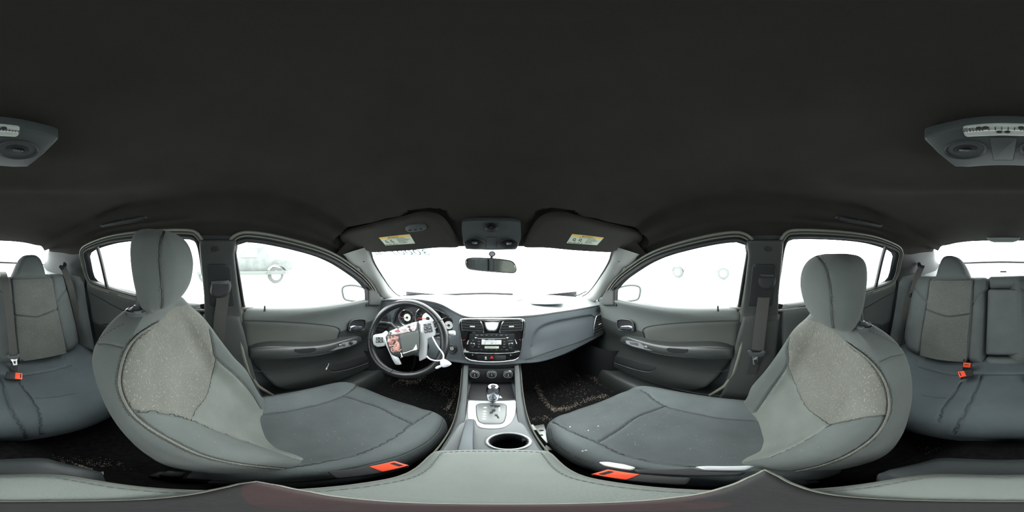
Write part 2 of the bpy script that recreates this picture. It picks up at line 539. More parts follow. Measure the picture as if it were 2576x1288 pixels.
# window openings, read on the left side of the photograph
FW = [LG(*p) for p in [(619, 775), (617, 771), (616, 764), (606, 700), (596, 640), (597, 618), (608, 610), (625, 608), (662, 612), (705, 620), (748, 630), (785, 640), (816, 651), (843, 664), (867, 679), (886, 692), (903, 705), (920, 723), (932, 742), (936, 770)]]
FW += [(.62, .765), (.31, .782), (.07, .806)]
RW = [LG(*p) for p in [(516, 768), (508, 690), (499, 628), (490, 607), (478, 601), (420, 600), (339, 604), (290, 610), (258, 618), (238, 625), (222, 633), (216, 643), (219, 660), (231, 703), (265, 719), (328, 737), (420, 757)]]
FWs = smooth(FW, 110); RWs = smooth(RW, 100)
def belt_z(y): return float(np.interp(y, [-1.0, -.85, -.54, 0, .35, .75, 1.2], [.90, .875, .845, .812, .785, .765, .74]))

# outer skin of the body (keeps daylight out of the joints)
def skin(name, s):
    out = [(-2.2, -.12), (1.35, -.12), (1.38, .45), (1.32, .66), (1.0, .69), (.88, .80), (.80, .90), (.66, .985), (.50, 1.06), (.30, 1.115), (0, 1.145), (-.4, 1.16), (-.75, 1.14), (-.95, 1.10), (-1.2, 1.03), (-1.5, .95), (-1.75, .93), (-2.2, .90)]
    V, F, d = fill2d(out, .05, holes=[FWs, RWs])
    P = [(s * (glass_lat(z) + .035 if z > .79 else .747), y, z) for y, z in V]
    o = mk(name, P, F, M['mid'], recalc=False)
    return tag(o, 'painted outer skin of the car body on the %s side' % ('right' if s > 0 else 'left'), 'body', kind='structure')
skin('wall_left', -1); skin('wall_right', 1)

# floor pan
fl = []
def floor_z(x, y):
    z = .05
    z = z + .42 * sstep(y, 1.02, 1.34) ** 1.2
    z = z + .10 * sstep(-y, .25, .34)*0
    tun = .20 * math.exp(-(x / .14) ** 4) if abs(x) < .4 else 0
    side = .12 * float(sstep(abs(x), .57, .64))
    return z + max(tun, side)
ys = np.linspace(-1.75, 1.36, 70); xs = np.linspace(-.745, .745, 60)
P = [(x, y, floor_z(x, y)) for y in ys for x in xs]
fo = mk('floor', P, grid_faces(70, 60, False), M['carpet'], recalc=False)
tag(fo, 'black carpeted floor of the car', 'floor', kind='structure')
fw = mk('wall_front', [(-.75, 1.36, -.1), (.75, 1.36, -.1), (.75, 1.30, .72), (-.75, 1.30, .72)], [(0, 1, 2, 3)], M['dark'])
tag(fw, 'black bulkhead ahead of the footwells', 'bulkhead', kind='structure')
bw = mk('wall_back', [(-.75, -1.75, 0), (.75, -1.75, 0), (.75, -1.75, .95), (-.75, -1.75, .95)], [(0, 1, 2, 3)], M['dark'])
tag(bw, 'rear bulkhead of the boot', 'bulkhead', kind='structure')

# =================================================================== HEADLINER
ST = [(-1.20, 1.165, (.48, 1.13), (.555, 1.085)), (-1.05, 1.19, (.49, 1.155), (.575, 1.075)), (-.90, 1.215, (.50, 1.18), (.60, 1.06)),
      (-.75, 1.238, (.49, 1.20), (.592, 1.085)), (-.55, 1.252, (.475, 1.222), (.585, 1.118)), (-.30, 1.26, (.46, 1.235), (.580, 1.124)), (0, 1.26, (.46, 1.235), (.580, 1.122)),
      (.18, 1.25, (.46, 1.222), (.588, 1.098)), (.32, 1.215, (.465, 1.185), (.600, 1.072)), (.42, 1.155, (.47, 1.132), (.612, 1.045)), (.535, 1.083, (.485, 1.058), (.628, .995))]
def ceil_cps(y, zc, cr_, ed):
    cx, cz = cr_; ex, ez = ed
    half = [(0, zc), (.18, zc - .002), (.33, zc - (zc - cz) * .35), (cx - .05, cz + .005), (cx, cz - .004), (cx + .030, cz - .038), (ex - .020, ez + .040), (ex, ez)]
    return [(-a, y, b) for a, b in half[::-1]] + [(a, y, b) for a, b in half[1:]]
vis_z = lambda y: 1.082 + (.5 - y) * .56
VPL = Pl((0, .5, 1.082), (1, 0, 0), (0, -.13, .0728))       # plane of the sun visors: right, and up-and-back
VIS = [(1155, 617), (1100, 619), (1040, 625), (985, 629), (940, 631), (925, 626), (900, 620), (878, 613), (862, 604), (856, 593), (864, 584), (890, 577), (950, 563), (1010, 549), (1045, 540), (1075, 538), (1098, 543), (1115, 553), (1130, 571), (1145, 596)]
VR = [(1160, 622), (1040, 640), (935, 645), (906, 629), (880, 619), (859, 606), (850, 594), (856, 583), (875, 577), (950, 556), (1010, 541), (1025, 529), (1060, 522), (1098, 524), (1120, 537), (1137, 565), (1153, 600)]
visL = smooth([VPL.pix(*p) for p in VIS], 90)
recL = smooth([VPL.pix(*p) for p in VR], 70)
recR = recL.copy(); recR[:, 0] *= -1
B = loft_grid([ceil_cps(*s) for s in ST], 190, 190, False)
G = B.reshape(-1, 3)
uv = np.stack([G[:, 0], np.array([(Vector(g) - VPL.o).dot(VPL.v) for g in G])], 1)
front = G[:, 1] > .2
for rc in (recL, recR):
    ins = inside(uv, rc); d = dist_seg(uv, rc, True)
    sd_ = np.where(ins, d, -d)
    k = sstep(sd_, -.004, .006) * front
    target = np.array([vis_z(y) for y in G[:, 1]]) + .028
    lip = np.array([vis_z(y) for y in G[:, 1]]) + .002
    near = (1 - sstep(-sd_, 0, .07)) * front * (~ins) * (G[:, 1] < .47) * (np.abs(G[:, 0]) < .46)
    G[:, 2] = G[:, 2] * (1 - near) + np.minimum(G[:, 2], lip + .004) * near
    G[:, 2] = np.where(k > 0, G[:, 2] * (1 - k) + np.maximum(G[:, 2], target) * k, G[:, 2])
# padded roll around the dome lamp
rr = np.sqrt((G[:, 0] / .30) ** 2 + ((G[:, 1] + .20) / .22) ** 2)
G[:, 2] -= .010 * np.exp(-((rr - 1.15) / .16) ** 2) * (G[:, 1] < .05) * sstep(-G[:, 1], .08, .25)
ce = mk('ceiling', G, grid_faces(190, 190, False), M['headliner'], recalc=False, sharp=70)
tag(ce, 'dark cloth headliner under the whole car roof', 'headliner', kind='structure')
for nm, bd, nv in (('roof_skin', B, 0),):
    R = [Vector(p) + Vector((0, 0, .05)) for p in loft_grid([ceil_cps(*s) for s in ST], 24, 40, False).reshape(-1, 3)]
    R = [Vector((v.x * 1.09, v.y * 1.03, v.z)) for v in R]
    ro = mk('roof_panel', R, grid_faces(24, 40, False), M['mid'], recalc=False)
    tag(ro, 'painted steel roof panel above the headliner', 'roof', kind='structure')

# =================================================================== WINDSCREEN, REAR GLASS
WT = [(-.575, .52, 1.04), (-.50, .55, 1.066), (-.3, .56, 1.084), (0, .565, 1.088), (.3, .56, 1.084), (.50, .55, 1.066), (.575, .52, 1.04)]
WB = [(-.74, 1.12, .705), (-.62, 1.22, .715), (-.35, 1.29, .74), (0, 1.32, .745), (.35, 1.29, .74), (.62, 1.22, .715), (.74, 1.12, .705)]
def wmid(a, b, t, up): return [tuple(Vector(p) * (1 - t) + Vector(q) * t + Vector((0, 0, up))) for p, q in zip(a, b)]
wg = loft('window_1', [WT, wmid(WT, WB, .33, .012), wmid(WT, WB, .66, .012), WB], 14, 30, M['glass'], closed=False, recalc=False)
tag(wg, 'wide windscreen above the dashboard', 'windscreen', kind='structure')
RT = [(-.60, -1.16, 1.11), (-.48, -1.19, 1.15), (-.25, -1.20, 1.167), (0, -1.205, 1.17), (.25, -1.20, 1.167), (.48, -1.19, 1.15), (.60, -1.16, 1.11)]
RB = [(-.66, -1.55, .955), (-.55, -1.60, .97), (-.3, -1.66, .985), (0, -1.68, .99), (.3, -1.66, .985), (.55, -1.60, .97), (.66, -1.55, .955)]
rg = loft('window_2', [RT, wmid(RT, RB, .33, .02), wmid(RT, RB, .66, .02), RB], 14, 30, M['glass'], closed=False, recalc=False)
tag(rg, 'rear window above the parcel shelf', 'rear window', kind='structure')
o = tube('trim_3', cr(RT, 50), .007, M['rubber']); tag(o, 'black rubber edge of the rear window', 'trim', kind='structure')
o = tube('trim_4', cr([(-.66, -1.55, .955), (-.55, -1.60, .97), (0, -1.68, .99), (.55, -1.60, .97), (.66, -1.55, .955)], 50), .009, M['rubber']); tag(o, 'black lower seal of the rear window', 'trim', kind='structure')
# outer roof header, front and rear (closes the shell above the glass)
o = loft('trim_1', [[(x, y + .0, z + .012) for x, y, z in WT], [(x, y - .05, z + .05) for x, y, z in WT]], 4, 24, M['dark'], closed=False, recalc=False)
tag(o, 'dark header strip above the windscreen', 'trim', kind='structure')
o = loft('trim_2', [[(x, y, z + .008) for x, y, z in RT], [(x, y + .06, z + .06) for x, y, z in RT]], 4, 24, M['dark'], closed=False, recalc=False)
tag(o, 'dark header strip above the rear window', 'trim', kind='structure')
# black wiper-side seal at the foot of the windscreen (loose over the middle)
pts = [onY(px, py, 1.19 - .07 * abs((px - 1200) / 200) ** 2) for px, py in [(1012, 743), (1040, 745), (1080, 744), (1130, 741), (1180, 739), (1230, 738), (1290, 740)]]
o = tube('trim_5', cr(pts, 40), [.0030 + .0040 * min(1, i / 18) for i in range(40)], M['rubber']); tag(o, 'black rubber strip along the foot of the windscreen, left and middle', 'trim', kind='structure')
pts = [onY(px, py, 1.10) for px, py in [(1446, 743), (1456, 742), (1466, 737), (1475, 733)]]
o = tube('trim_6', cr(pts, 12), .005, M['rubber']); tag(o, 'short black rubber strip at the right foot of the windscreen', 'trim', kind='structure')

# =================================================================== PILLARS
def rel(v): return Vector(v)
AW = [(.455, .49, 1.092), (.488, .545, 1.058), (.515, .585, 1.035), (.545, .645, .998), (.60, .775, .920), (.645, .90, .840), (.685, 1.03, .765), (.715, 1.15, .712)]
AD = [(.600, .455, 1.052), (.612, .535, 1.005), (.622, .585, .985), (.640, .640, .945), (.665, .73, .885), (.685, .82, .810), (.700, .90, .745), (.712, .98, .700)]
def apillar(s):
    rows = []
    for a, b in zip(AW, AD):
        a = Vector(a); b = Vector(b); out = Vector((1, .25, .25)).normalized()
        rows.append([a + out * .03, a + out * .008, a, a * .8 + b * .2 - Vector((.014, .016, .002)), a * .45 + b * .55 - Vector((.024, .022, 0)), a * .12 + b * .88 - Vector((.010, .014, 0)), b, b + out * .03])
    MIR[0] = s < 0
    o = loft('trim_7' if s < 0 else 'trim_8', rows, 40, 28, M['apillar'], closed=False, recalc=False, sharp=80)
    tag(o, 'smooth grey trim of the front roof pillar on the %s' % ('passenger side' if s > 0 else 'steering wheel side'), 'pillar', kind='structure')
    e = tube('edge_strip', cr([Vector(p) + Vector((-.001, -.005, -.003)) for p in AW], 50), .0042, M['rubber'], o)
    # headliner corner lobe that runs down onto the pillar
    MIR[0] = False
for s in (1, -1): apillar(s)
MIR[0] = False

def side_sheet(name, pix, lat, m, parent, step=.03, T=0., r=0., bend=None, sm=True, rnd=.006, **k):
    """panel seen on the left of the photograph, laid on the surface |x| = lat(z)"""
    L_ = lat if callable(lat) else (lambda y, z: lat)
    pts = []
    for px, py in pix:
        X = .69
        for _ in range(10):
            p = onX(px, py, -X); X = L_(p.y, p.z)
        pts.append((p.y, p.z))
    out = roundpoly(pts, rnd)
    def f(a, b, c): return Vector((-(L_(a, b) - c), a, b))
    pl = Pl((0, 0, 0), (0, 1, 0), (0, 0, 1))
    return pillow(name, pl, out, T, r, m, parent, step=step, bend=f, **k)
def bp_lat(y, z): return .682 - .36 * max(0, z - .80) - .010 * math.cos((y + .08) / .08)
def bpillar(s):
    MIR[0] = s > 0
    side = 'passenger side' if s > 0 else 'steering wheel side'
    up = side_sheet('trim_9' if s < 0 else 'trim_10', [(500, 603), (596, 603), (590, 640), (597, 700), (606, 775), (612, 812), (514, 808), (513, 740), (507, 680)], bp_lat, M['pillar'], None, step=.02, T=.012, r=.012)
    tag(up, 'dark upper trim of the middle roof pillar on the %s' % side, 'pillar', kind='structure')
    lo = side_sheet('lower_panel', [(510, 788), (602, 788), (608, 815), (616, 840), (628, 890), (640, 940), (655, 985), (670, 1008), (560, 1010), (520, 900)], lambda y, z: .675 - .03 * sstep(.7 - z, 0, .5), M['pillar'], up, step=.03, T=.014, r=.014)
    pn = side_sheet('height_slider', [(520, 664), (579, 664), (582, 700), (590, 770), (528, 770), (522, 700)], lambda y, z: bp_lat(y, z) - .012, M['dark'], up, step=.02, T=.004, r=.003)
    lg = side_sheet('airbag_cover', [(529, 619), (551, 619), (551, 633), (529, 633)], lambda y, z: bp_lat(y, z) - .0125, M['dark'], up, step=.02, T=.001, r=.001)
    MIR[0] = False
    return up
for s in (-1, 1): bpillar(s)

# rear quarter: roof pillar beside the rear window, and the trim under it
def cpillar(s):
    MIR[0] = s > 0
    side = 'passenger side' if s > 0 else 'steering wheel side'
    rows = [[(-.612, -.84, 1.075), (-.635, -.86, 1.0), (-.655, -.875, .93), (-.665, -.88, .86)],
            [(-.600, -.93, 1.075), (-.622, -.94, 1.0), (-.640, -.95, .93), (-.650, -.95, .86)],
            [(-.578, -1.06, 1.085), (-.600, -1.06, 1.01), (-.610, -1.06, .95), (-.615, -1.05, .86)],
            [(-.550, -1.19, 1.12), (-.575, -1.24, 1.05), (-.59, -1.28, .96), (-.60, -1.30, .86)],
            [(-.57, -1.26, 1.085), (-.60, -1.38, 1.02), (-.62, -1.48, .96), (-.63, -1.55, .86)]]
    o = loft('trim_11' if s < 0 else 'trim_12', rows, 30, 24, M['doorlow'], closed=False, recalc=False, sharp=80)
    tag(o, 'grey plastic quarter panel beside the rear window on the %s' % side, 'pillar', kind='structure')
    # bolster between seat and door, going down to the cushion
    rows = [[(-.665, -.90, .90), (-.655, -.84, .70), (-.65, -.78, .50), (-.65, -.74, .34)],
            [(-.635, -.94, .91), (-.625, -.87, .70), (-.62, -.80, .50), (-.62, -.76, .34)],
            [(-.60, -1.02, .925), (-.585, -.95, .72), (-.58, -.88, .50), (-.58, -.82, .34)],
            [(-.58, -1.12, .93), (-.56, -1.05, .72), (-.56, -.97, .50), (-.56, -.9, .34)]]
    b = loft('side_bolster', rows, 16, 24, M['rear_cloth'], o, closed=False, recalc=False, sharp=80)
    MIR[0] = False
for s in (-1, 1): cpillar(s)

# parcel shelf
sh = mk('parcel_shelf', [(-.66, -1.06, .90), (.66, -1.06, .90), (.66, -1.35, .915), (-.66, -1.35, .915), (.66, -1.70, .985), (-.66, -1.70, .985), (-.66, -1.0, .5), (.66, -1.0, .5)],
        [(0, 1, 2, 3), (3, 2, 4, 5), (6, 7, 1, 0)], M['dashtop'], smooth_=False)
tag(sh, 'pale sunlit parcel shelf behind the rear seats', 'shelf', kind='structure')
bl = slab('speaker_grille', Pl((0, -1.25, .912), (-1, 0, 0), (0, -1, .06)), circ(.40, 0.02, .07, ry=.05), .004, M['dark'], sh)
kn = mk('latch_cover', *g_box((0, -1.30, .925), (.05, .02, .012), bev=.004), M['mid'], sh)
# =================================================================== FRONT SEATS
def groove(P, lines, depth, width):
    """presses stitched lines into a dense surface: moves points along the inward normal"""
    return None
def grid_normals(B, closed):
    du = np.roll(B, -1, 1) - np.roll(B, 1, 1)
    dv = np.gradient(B, axis=0)
    n = np.cross(du, dv); n /= np.maximum(np.linalg.norm(n, axis=2), 1e-9)[..., None]
    return n
def pixline(bv, pix, n=None, closed=False):
    """lays a line of the photograph on a surface; the line then lives in the car's own space"""
    c = cr([(x, y, 0) for x, y in pix], n or max(12, len(pix) * 8), closed)
    out = []
    for x, y, _ in c:
        h, nn = hit(bv, x, y)
        if h is not None: out.append(h)
    return np.array([tuple(h) for h in out]) if out else np.zeros((0, 3))
def press(B, n, lines, depth, width, inward):
    P = B.reshape(-1, 3); N_ = n.reshape(-1, 3); a = np.zeros(len(P))
    for L in lines:
        if len(L) < 2: continue
        lo = L.min(0) - width * 4; hi = L.max(0) + width * 4
        k = np.where(((P > lo) & (P < hi)).all(1))[0]
        if len(k): 
            d = dist_seg(P[k], L, False); a[k] = np.maximum(a[k], np.exp(-(d / width) ** 2))
    P2 = P + N_ * (a * depth * inward)[:, None]
    return P2.reshape(B.shape), a
def stitches(name, L, m, parent, bv=None, off=.004, pitch=.009, ln=.005, r=.0006, side=(1,), lift=.0008):
    """rows of thread beside a seam"""
    mb = MB(); Q = resample(L, pitch, False)
    for i in range(len(Q) - 1):
        p = Vector(Q[i]); t = (Vector(Q[i + 1]) - p).normalized()
        for s in side:
            to = (CAM - p).normalized()
            nn = bv.find_nearest(p)[1] if bv else to
            if nn.dot(to) < 0: nn = -nn
            b = t.cross(nn).normalized()
            c = p + b * off * s
            if bv:
                h = bv.find_nearest(c)
                if h[0] is not None: c = h[0] + nn * lift
            V, F = g_tube([c - t * ln / 2, c + t * ln / 2], r, n=4); mb.add(V, F)
    o = mb.build(name, m, parent)
    if len(L): o['kind'] = 'stuff'
    return o
def split_faces(name_m, P, F, region, parent, body):
    """cuts one closed cover into its sewn panels; each becomes a mesh of its own"""
    objs = {}
    F = np.array(F)
    for key, (nm, m, lab) in name_m.items():
        k = region == key
        if not k.any(): continue
        f = F[k]; u, inv = np.unique(f, return_inverse=True)
        objs[key] = mk(nm, P[u], inv.reshape(f.shape).tolist(), m, parent, recalc=False, sharp=180, label=lab)
    return objs

# side silhouettes measured off the photograph: (y, z) of the rear edge, the front piping, half width, bolster swell
DRV = dict(c=-.372, R=[(.045, .20), (.0, .25), (-.088, .36), (-.120, .50), (-.150, .62), (-.195, .74), (-.238, .83), (-.238, .885), (-.222, .925), (-.205, .938)],
           F=[(.14, .22), (.115, .275), (.040, .395), (-.035, .535), (-.085, .63), (-.128, .735), (-.152, .825), (-.160, .875), (-.168, .915), (-.180, .934)],
           W=[.180, .192, .200, .203, .203, .200, .190, .168, .125, .055], inw=.0)
PAS = dict(c=.372, R=[(-.07, .18), (-.115, .24), (-.215, .31), (-.262, .45), (-.285, .57), (-.300, .69), (-.298, .79), (-.285, .845), (-.262, .880), (-.245, .890)],
           F=[(.06, .20), (.035, .26), (-.045, .365), (-.098, .465), (-.150, .575), (-.190, .68), (-.205, .775), (-.212, .825), (-.216, .865), (-.225, .884)],
           W=[.180, .192, .202, .204, .203, .200, .190, .168, .125, .055], inw=.0)
SECT = [(0, -.10), (.45, -.09), (.80, -.03), (.97, .14), (1.02, .42), (1.02, .72), (1.0, .93), (.93, 1.13), (.80, 1.20), (.62, 1.10), (.42, .93), (.2, .86), (0, .85)]
SOUT = [(0, -.10), (.45, -.09), (.80, -.03), (.97, .14), (1.03, .42), (1.06, .80), (1.06, 1.25), (.99, 1.66), (.88, 1.74), (.74, 1.42), (.60, 1.02), (.3, .88), (0, .85)]
def seatback(S, T, drv):
    rings = []
    nst = len(S['R'])
    for i, (r, f, w) in enumerate(zip(S['R'], S['F'], S['W'])):
        r = Vector((0, *r)); f = Vector((0, *f)); d = f - r; t = i / (nst - 1)
        flat = sstep(np.array([t]), .72, .95)[0]          # bolsters fade towards the shoulder
        half = []; halfo = []
        g = sstep(np.array([t]), .12, .36)[0] * (1 - sstep(np.array([t]), .50, .84)[0])
        for (a, b), (ao_, bo_) in zip(SECT, SOUT):
            bb = b * (1 - flat) + (.98 + .06 * (1 - a)) * flat if b > .8 else b
            half.append((a * w, r + d * bb))
            bq = 1 + (bo_ - 1) * .112 / d.length if bo_ > 1 else bo_; b2 = bb * (1 - g) + bq * g; a2 = a * (1 - g) + ao_ * g
            halfo.append((a2 * w, r + d * b2))
        if drv: ring = [(x, p.y, p.z) for x, p in half] + [(-x, p.y, p.z) for x, p in halfo[-2:0:-1]]
        else: ring = [(x, p.y, p.z) for x, p in halfo] + [(-x, p.y, p.z) for x, p in half[-2:0:-1]]
        rings.append([(S['c'] + x, y, z) for x, y, z in ring])
    NS, NK = 230, 300
    B = loft_grid(rings, NS, NK, True)
    F = grid_faces(NS, NK, True)
    bv = bvh(B.reshape(-1, 3), F)
    n = grid_normals(B, True)
    cen = B.mean(1, keepdims=True)
    sgn = -1 if ((B - cen) * n).sum() > 0 else 1
    if drv:
        pipe = [(398, 812), (380, 822), (343, 848), (318, 882), (304, 925), (300, 965), (311, 1005), (335, 1043), (370, 1073), (420, 1104), (500, 1143), (580, 1164), (680, 1177), (760, 1183), (835, 1184)]
        A = [(338, 1035), (360, 1037), (397, 1037), (441, 1044), (486, 1057), (528, 1075), (593, 1100), (642, 1117), (700, 1138), (760, 1158)]
        Bs = [(486, 1057), (495, 1032), (522, 996), (536, 942), (544, 901)]
        C = [(528, 829), (532, 850), (536, 871), (544, 901), (593, 945), (631, 986), (659, 1029)]
        side = [(306, 874), (270, 866), (236, 865)]
    else:
        pipe = [(2130, 862), (2150, 877), (2177, 897), (2208, 930), (2230, 973), (2237, 1019), (2227, 1059), (2198, 1100), (2142, 1140), (2077, 1168), (2011, 1184), (1961, 1190), (1925, 1188)]
        A = [(2232, 1048), (2210, 1048), (2173, 1053), (2132, 1059), (2084, 1069), (2042, 1097), (1986, 1127), (1936, 1150)]
        Bs = [(2084, 1069), (2036, 1034), (2011, 999), (1996, 958), (1980, 918)]
        C = [(1984, 846), (1981, 880), (1980, 918), (1941, 978), (1900, 1037)]
        side = [(2214, 910), (2245, 897), (2281, 890)]
    Lp, LA, LB, LC, LS = [pixline(bv, q) for q in (pipe, A, Bs, C, side)]
    B2, a = press(B, n, [Lp], .0045, .0042, sgn)
    B2, a2 = press(B2, n, [LA, LB, LC], .005, .0040, sgn)
    B2, a3 = press(B2, n, [LS], .0022, .0032, sgn)
    # soft fullness between the seams
    P = B2.reshape(-1, 3)
    root = T
    # panels: upper insert, middle panel, the rest
    Fa = np.array(F); cc = P[Fa].mean(1); nf = n.reshape(-1, 3)[Fa[:, 0]] * -sgn
    x, z = cc[:, 0], cc[:, 2]
    frontf = nf[:, 1] > .15
    # closed outlines in (x, z) built from the seam curves
    mirx = lambda L: np.stack([2 * S['c'] - L[:, 0], L[:, 2]], 1)
    xz = lambda L: np.stack([L[:, 0], L[:, 2]], 1)
    reg = np.zeros(len(Fa), int)
    try:
        j = int(np.argmin(np.linalg.norm(LC - LB[-1], axis=1)))
        kA = int(np.argmin(np.linalg.norm(LA - LB[0], axis=1)))
        topz = Lp[0][2]
        ipipe = int(np.argmin(np.linalg.norm(Lp - LA[0], axis=1)))
        up = np.vstack([xz(LA[:kA + 1]), xz(LB), xz(LC[:j + 1])[::-1], [[LC[0][0], topz - .005], [S['c'] - (Lp[0][0] - S['c']), topz + .012], [Lp[0][0], topz]], xz(Lp[:ipipe + 1])])
        lowc = np.vstack([xz(LA[kA:]), [[LA[-1][0], .2], [LC[-1][0], .2]], xz(LC[j:])[::-1], xz(LB)[::-1]])
        pts = np.stack([x, z], 1)
        iu = inside(pts, up) & frontf; il = inside(pts, lowc) & frontf
        reg[iu] = 1; reg[il & ~iu] = 2
    except Exception as e:
        print('panel split', e)
    # cover behind the piping = shell
    objs = split_faces({0: ('backrest', M['cloth'], None), 1: ('upper_insert', M['cloth_in'], 'greige insert with pale woven flecks'), 2: ('middle_insert', M['cloth_mid'], None)}, P, F, reg, root, None)
    bo = objs[0]
    for rg_ in (B2[-1], B2[0]): mk('end_cover', rg_, [tuple(range(NK))], M['cloth'], bo)
    bv2 = bvh(P, F)
    mb = MB()
    for L_, r_ in ((Lp, .0026),):
        if len(L_) > 2:
            Q = resample(L_, .006, False)
            V, Ff = g_tube(cr([Vector(q) for q in Q[::3]], len(Q) * 2), r_, n=7); mb.add(V, Ff)
    mb.build('piping', M['cloth_in'], bo)
    if len(Lp) > 2: stitches('stitching', Lp, M['seam'], bo, bv2, off=.0075, pitch=.0085, side=(1, -1))
    multi('seam_thread', [[bv2.find_nearest(Vector(q))[0] for q in resample(L_, .006, False)] for L_ in (LA, LB, LC, LS) if len(L_) > 2], .0009, M['seam'], bo)
    # rear edge seam with stitches along the shoulder
    el = [(238, 868), (262, 843), (290, 826), (318, 812)] if drv else [(2173, 830), (2215, 846), (2262, 872), (2296, 906)]
    Le = pixline(bv2, el)
    if len(Le) > 2: stitches('edge_stitching', Le, M['seam'], bo, bv2, off=0, pitch=.008, side=(1,))
    return bo, bv2

def headrest(T, c, drv, bvs):
    # stations: z, half width, y front, y rear
    if drv:
        s = [(.925, .045, -.150, -.172), (.932, .075, -.138, -.182), (.950, .095, -.123, -.194), (.985, .112, -.112, -.203), (1.03, .124, -.110, -.208), (1.065, .122, -.118, -.212), (1.09, .110, -.130, -.212), (1.106, .085, -.148, -.208), (1.112, .045, -.165, -.198)]
    else:
        s = [(.868, .045, -.182, -.205), (.876, .078, -.168, -.216), (.895, .098, -.153, -.228), (.93, .115, -.143, -.240), (.975, .124, -.142, -.248), (1.01, .122, -.150, -.254), (1.035, .110, -.164, -.256), (1.050, .085, -.182, -.252), (1.056, .045, -.200, -.238)]
    rings = []
    for z, w, yf, yr in s:
        r = []
        for k in range(20):
            a = 2 * PI * k / 20; ca, sa = math.cos(a), math.sin(a)
            e = .62
            x = math.copysign(abs(ca) ** e, ca) * w
            yy = math.copysign(abs(sa) ** e, sa)
            y = (yf + yr) / 2 + yy * (yf - yr) / 2 - .010 * (x / w) ** 2 * (1 if yy > 0 else 0)
            tz_ = max(0, min(1, ((s[0][0] + .13) - z) / .13)); sg2 = 1 if c < 0 else -1
            r.append((c + x * (1 - .10 * tz_) + sg2 * .020 * tz_, y, z + (.006 * yy if z < .96 else 0)))
        rings.append(r)
    NS, NK = 120, 150
    B = loft_grid(rings, NS, NK, True); F = grid_faces(NS, NK, True)
    bv = bvh(B.reshape(-1, 3), F); n = grid_normals(B, True)
    cen = B.mean((0, 1), keepdims=True); sgn = -1 if ((B - cen) * n).sum() > 0 else 1
    pix = [(422, 572), (412, 582), (404, 605), (401, 640), (402, 680), (406, 720), (408, 760), (403, 790), (397, 804)] if drv else \
          [(2043, 640), (2062, 648), (2078, 672), (2087, 710), (2091, 750), (2093, 790), (2097, 825), (2105, 850), (2113, 864)]
    L = pixline(bv, pix)
    B2, a = press(B, n, [L], .003, .003, sgn)
    P = B2.reshape(-1, 3)
    F2 = F + [tuple(range(NK))[::-1], tuple(range((NS - 1) * NK, NS * NK))]
    h = mk('headrest', P, F2, M['cloth'], T, recalc=False, sharp=180)
    bv2 = bvh(P, F)
    if len(L) > 2:
        stitches('stitching', L, M['thread'], h, bv2, off=.004, pitch=.0075, side=(1, -1))
        V, Ff = g_tube([bv2.find_nearest(Vector(q))[0] for q in resample(L, .005, False)], .0009, n=5)
        mk('seam_thread', V, Ff, M['seam'], h)
    # chrome posts with oval collars
    zt = .915 if drv else .868; yb = -.192 if drv else -.236
    for sx in (1, -1):
        inb = -1 if c > 0 else 1
        x = c + sx * inb * .092
        zc = zt
        d = bvs.ray_cast(Vector((x, yb, 1.3)), Vector((0, 0, -1)))
        if d[0] is not None: zc = d[0].z
        po = tube('post', [(x, yb, zc - .01), (x, yb + .002, zc + .015), (x, yb + .004, zc + .045), (x, yb + .012, zc + .08)], .0062, M['chrome'], T, n=14)
        co = mk('post_collar', *g_lathe((0, 0, 0), (0, 0, 1), [(.0001, -.004), (.025, -.004), (.026, .004), (.023, .0085), (.014, .0105), (.0085, .016), (.0001, .016)], 36), M['mid'], po)
        co.data.transform(Matrix.Translation((x, yb, zc - .001)) @ Matrix.Diagonal((1.05, .75, 1, 1)))
        rg_ = mk('collar_rim', *g_lathe((0, 0, 0), (0, 0, 1), [(.0235, .0065), (.0265, .0050), (.0275, .0080), (.0240, .0105), (.0235, .0065)], 36), M['chrome'], po)
        rg_.data.transform(Matrix.Translation((x, yb, zc - .001)) @ Matrix.Diagonal((1.05, .75, 1, 1)))
    return h

